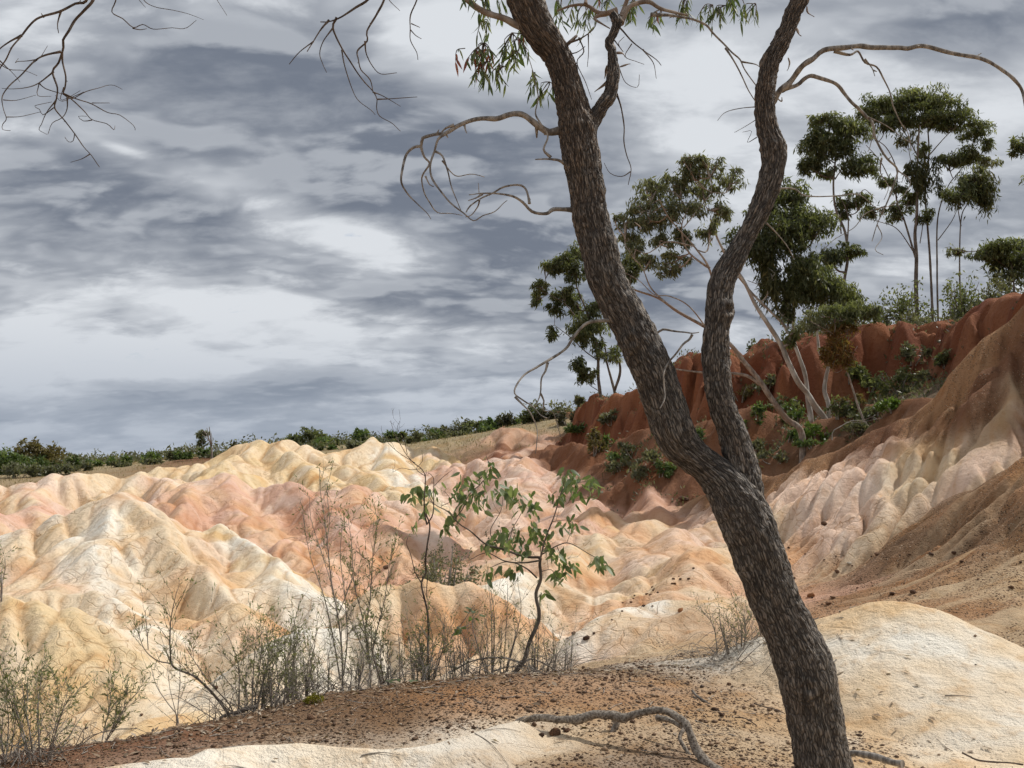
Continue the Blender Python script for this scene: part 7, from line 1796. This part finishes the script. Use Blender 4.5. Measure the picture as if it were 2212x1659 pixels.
def scatter_leaves():
    mb = MB()
    n = 5200
    x = rng.uniform(-3.4, 2.6, n); y = rng.uniform(4.3, 8.4, n)
    edge = np.exp(-((y - (5.6 + (x + 2.7) * .55)) / .55) ** 2)          # thicker along the shrubs' feet
    k = rng.uniform(0, 1, n) < .14 + .86 * edge
    x, y = x[k], y[k]; n = len(x)
    z = ground_zs(x, y) + .006
    a = rng.uniform(0, 6.28, n)
    dirs = np.stack([np.cos(a), np.sin(a), rng.normal(.05, .18, n)], -1); dirs /= np.linalg.norm(dirs, axis=1, keepdims=True)
    L = rng.uniform(.015, .075, n)[:, None]; W = L * rng.uniform(.12, .22, (n, 1))
    side = np.stack([-np.sin(a), np.cos(a), rng.normal(0, .3, n)], -1)
    p0 = np.stack([x, y, z], -1); tip = p0 + dirs * L; mid = p0 + dirs * L * .45 + (0, 0, .004)
    V = np.stack([p0, mid + side * W, tip, mid - side * W], 1).reshape(-1, 3)
    mb.add(V, np.arange(n)[:, None] * 4 + np.array([[0, 1, 2, 3]]), tone=np.repeat(np.clip(rng.beta(2, 2, n), 0, 1), 4))
    # fine dead sticks
    mb.build('leaf_litter', M_LITTER, None, kind='stuff', label='fallen gum leaves scattered over the gravel')
    st = MB()
    for _ in range(260):
        x0 = rng.uniform(-3.2, 2.8); y0 = 5.7 + (x0 + 2.7) * .5 + rng.normal(0, .55) if rng.uniform() < .75 else rng.uniform(4.4, 7)
        a = rng.uniform(0, 6.28); L = rng.uniform(.05, .26)
        px_ = np.array([x0, x0 + math.cos(a) * L * .5 + rng.normal(0, .012), x0 + math.cos(a) * L]); py_ = np.array([y0, y0 + math.sin(a) * L * .5 + rng.normal(0, .012), y0 + math.sin(a) * L])
        pz_ = ground_zs(px_, py_) + .006
        pp, rr = spline(np.stack([px_, py_, pz_], -1), .05, (rng.uniform(.0015, .004), .001)); tube(st, pp, rr, 4, cap=False)
    st.build('twig_litter', M_STEM, None, kind='stuff', label='thin dead twigs littering the ground under the shrubs')


scatter_leaves()


def scatter_grass():
    mb = MB()
    n = 40000
    az_ = rng.uniform(-.52, .36, n); r = rng.uniform(44, 95, n)
    x, y = np.tan(az_) * r, r
    z, col, gv, lab, cb, ck_ = terrain(x, y)
    k = (lab < 0) | (lab >= 0) & (np.array([RIDGES[i][0] == 'cliff' for i in np.clip(lab, 0, 99)]) & (y > 47))
    k &= rng.uniform(0, 1, n) < .25 + .75 * sstep(fbm(x / 5, y / 5, 3, 91), -.2, .2)
    x, y, z = x[k], y[k], z[k]; n = len(x)
    d = rng.normal(0, .3, (n, 3)); d[:, 2] = 1; d /= np.linalg.norm(d, axis=1, keepdims=True)
    diamonds(mb, np.stack([x, y, z - .02], -1), d, rng.uniform(.08, .24, n), .03, np.clip(rng.beta(2, 2, n), 0, 1), .1)
    mb.build('dry_grass', M_DRYGRASS, None, kind='stuff', label='dry pale grass on the plain beyond the clay ridges')
    # leafy ground cover on the shaded valley side and the hilltop
    m2 = MB()
    n = 26000
    pxs = rng.uniform(1270, 2212, n); dd = rng.uniform(21, 48, n)
    x = (pxs - PW / 2) / FPX * dd; y = dd
    z, col, gv, lab, cb, ck_ = terrain(x, y)
    isc = np.array([RIDGES[i][0] == 'cliff' for i in np.clip(lab, 0, 99)]) & (lab >= 0)
    zf = ground_zs(x, y - .25)
    steep = np.abs(z - zf) / .25
    k = ((lab < 0) | isc) & (steep < .75) & (fbm(x / 2.2, y / 2.2, 3, 95) > -.02)
    x, y, z = x[k], y[k], z[k]; n = len(x)
    d = rng.normal(0, .6, (n, 3)); d[:, 2] = np.abs(d[:, 2]) + .3; d /= np.linalg.norm(d, axis=1, keepdims=True)
    diamonds(m2, np.stack([x, y, z + rng.uniform(-.02, .22, n) * rng.uniform(0, 1, n)], -1), d, rng.uniform(.06, .16, n), .045, np.clip(rng.beta(2, 2.4, n), 0, 1), .1)
    m2.build('ground_cover', M_BUSH_GREY, None, kind='stuff', label='low scrubby ground cover on the valley side and hilltop')


scatter_grass()


def scrub_belt():
    """unbroken belt of far scrub on the plain: nobody could count its bushes"""
    mb = MB()
    for _ in range(470):
        a = rng.uniform(-.56, .16); r = rng.uniform(57, 120)
        x, y = math.tan(a) * r, r
        z = ground_z(x, y)
        h = rng.uniform(.35, 1.0) * (1.5 if a < -.42 else 1.0); w = rng.uniform(.8, 2.6)
        puffs(mb, (x, y, z + h * .45), (w, w, h * .6), 110, .26, .11, 6, .0, rng.uniform(.25, .6))
    mb.build('scrub', M_BUSH_GREY, None, kind='stuff', label='far belt of grey green scrub along the horizon')


scrub_belt()
rest_leaves()

# yellow moss cushion
def moss(px, py, w, label):
    p = hit(px, py); s = w * .5 * p[1] / FPX
    o = thing('moss_cushion', label, 'moss', p)
    b = MB()
    n = 700
    u = rng.normal(size=(n, 3)); u[:, 2] = np.abs(u[:, 2]); u /= np.linalg.norm(u, axis=1, keepdims=True)
    lob = 1 + .35 * np.sin(u[:, 0] * 5 + 1) * np.cos(u[:, 1] * 4)
    pos = p + u * np.array((s, s * .8, s * .8)) * (lob * rng.uniform(.75, 1, n))[:, None]
    diamonds(b, pos, (u + rng.normal(0, .4, (n, 3))) / 1.2, .014, .006, np.clip(.5 + rng.normal(0, .25, n), 0, 1), .1)
    b.build('cushion', M_MOSS, o)


moss(680, 1518, 36, 'bright yellow moss cushion at the foot of the shrubs')
print('done', round(time.time() - T0, 1), 's')
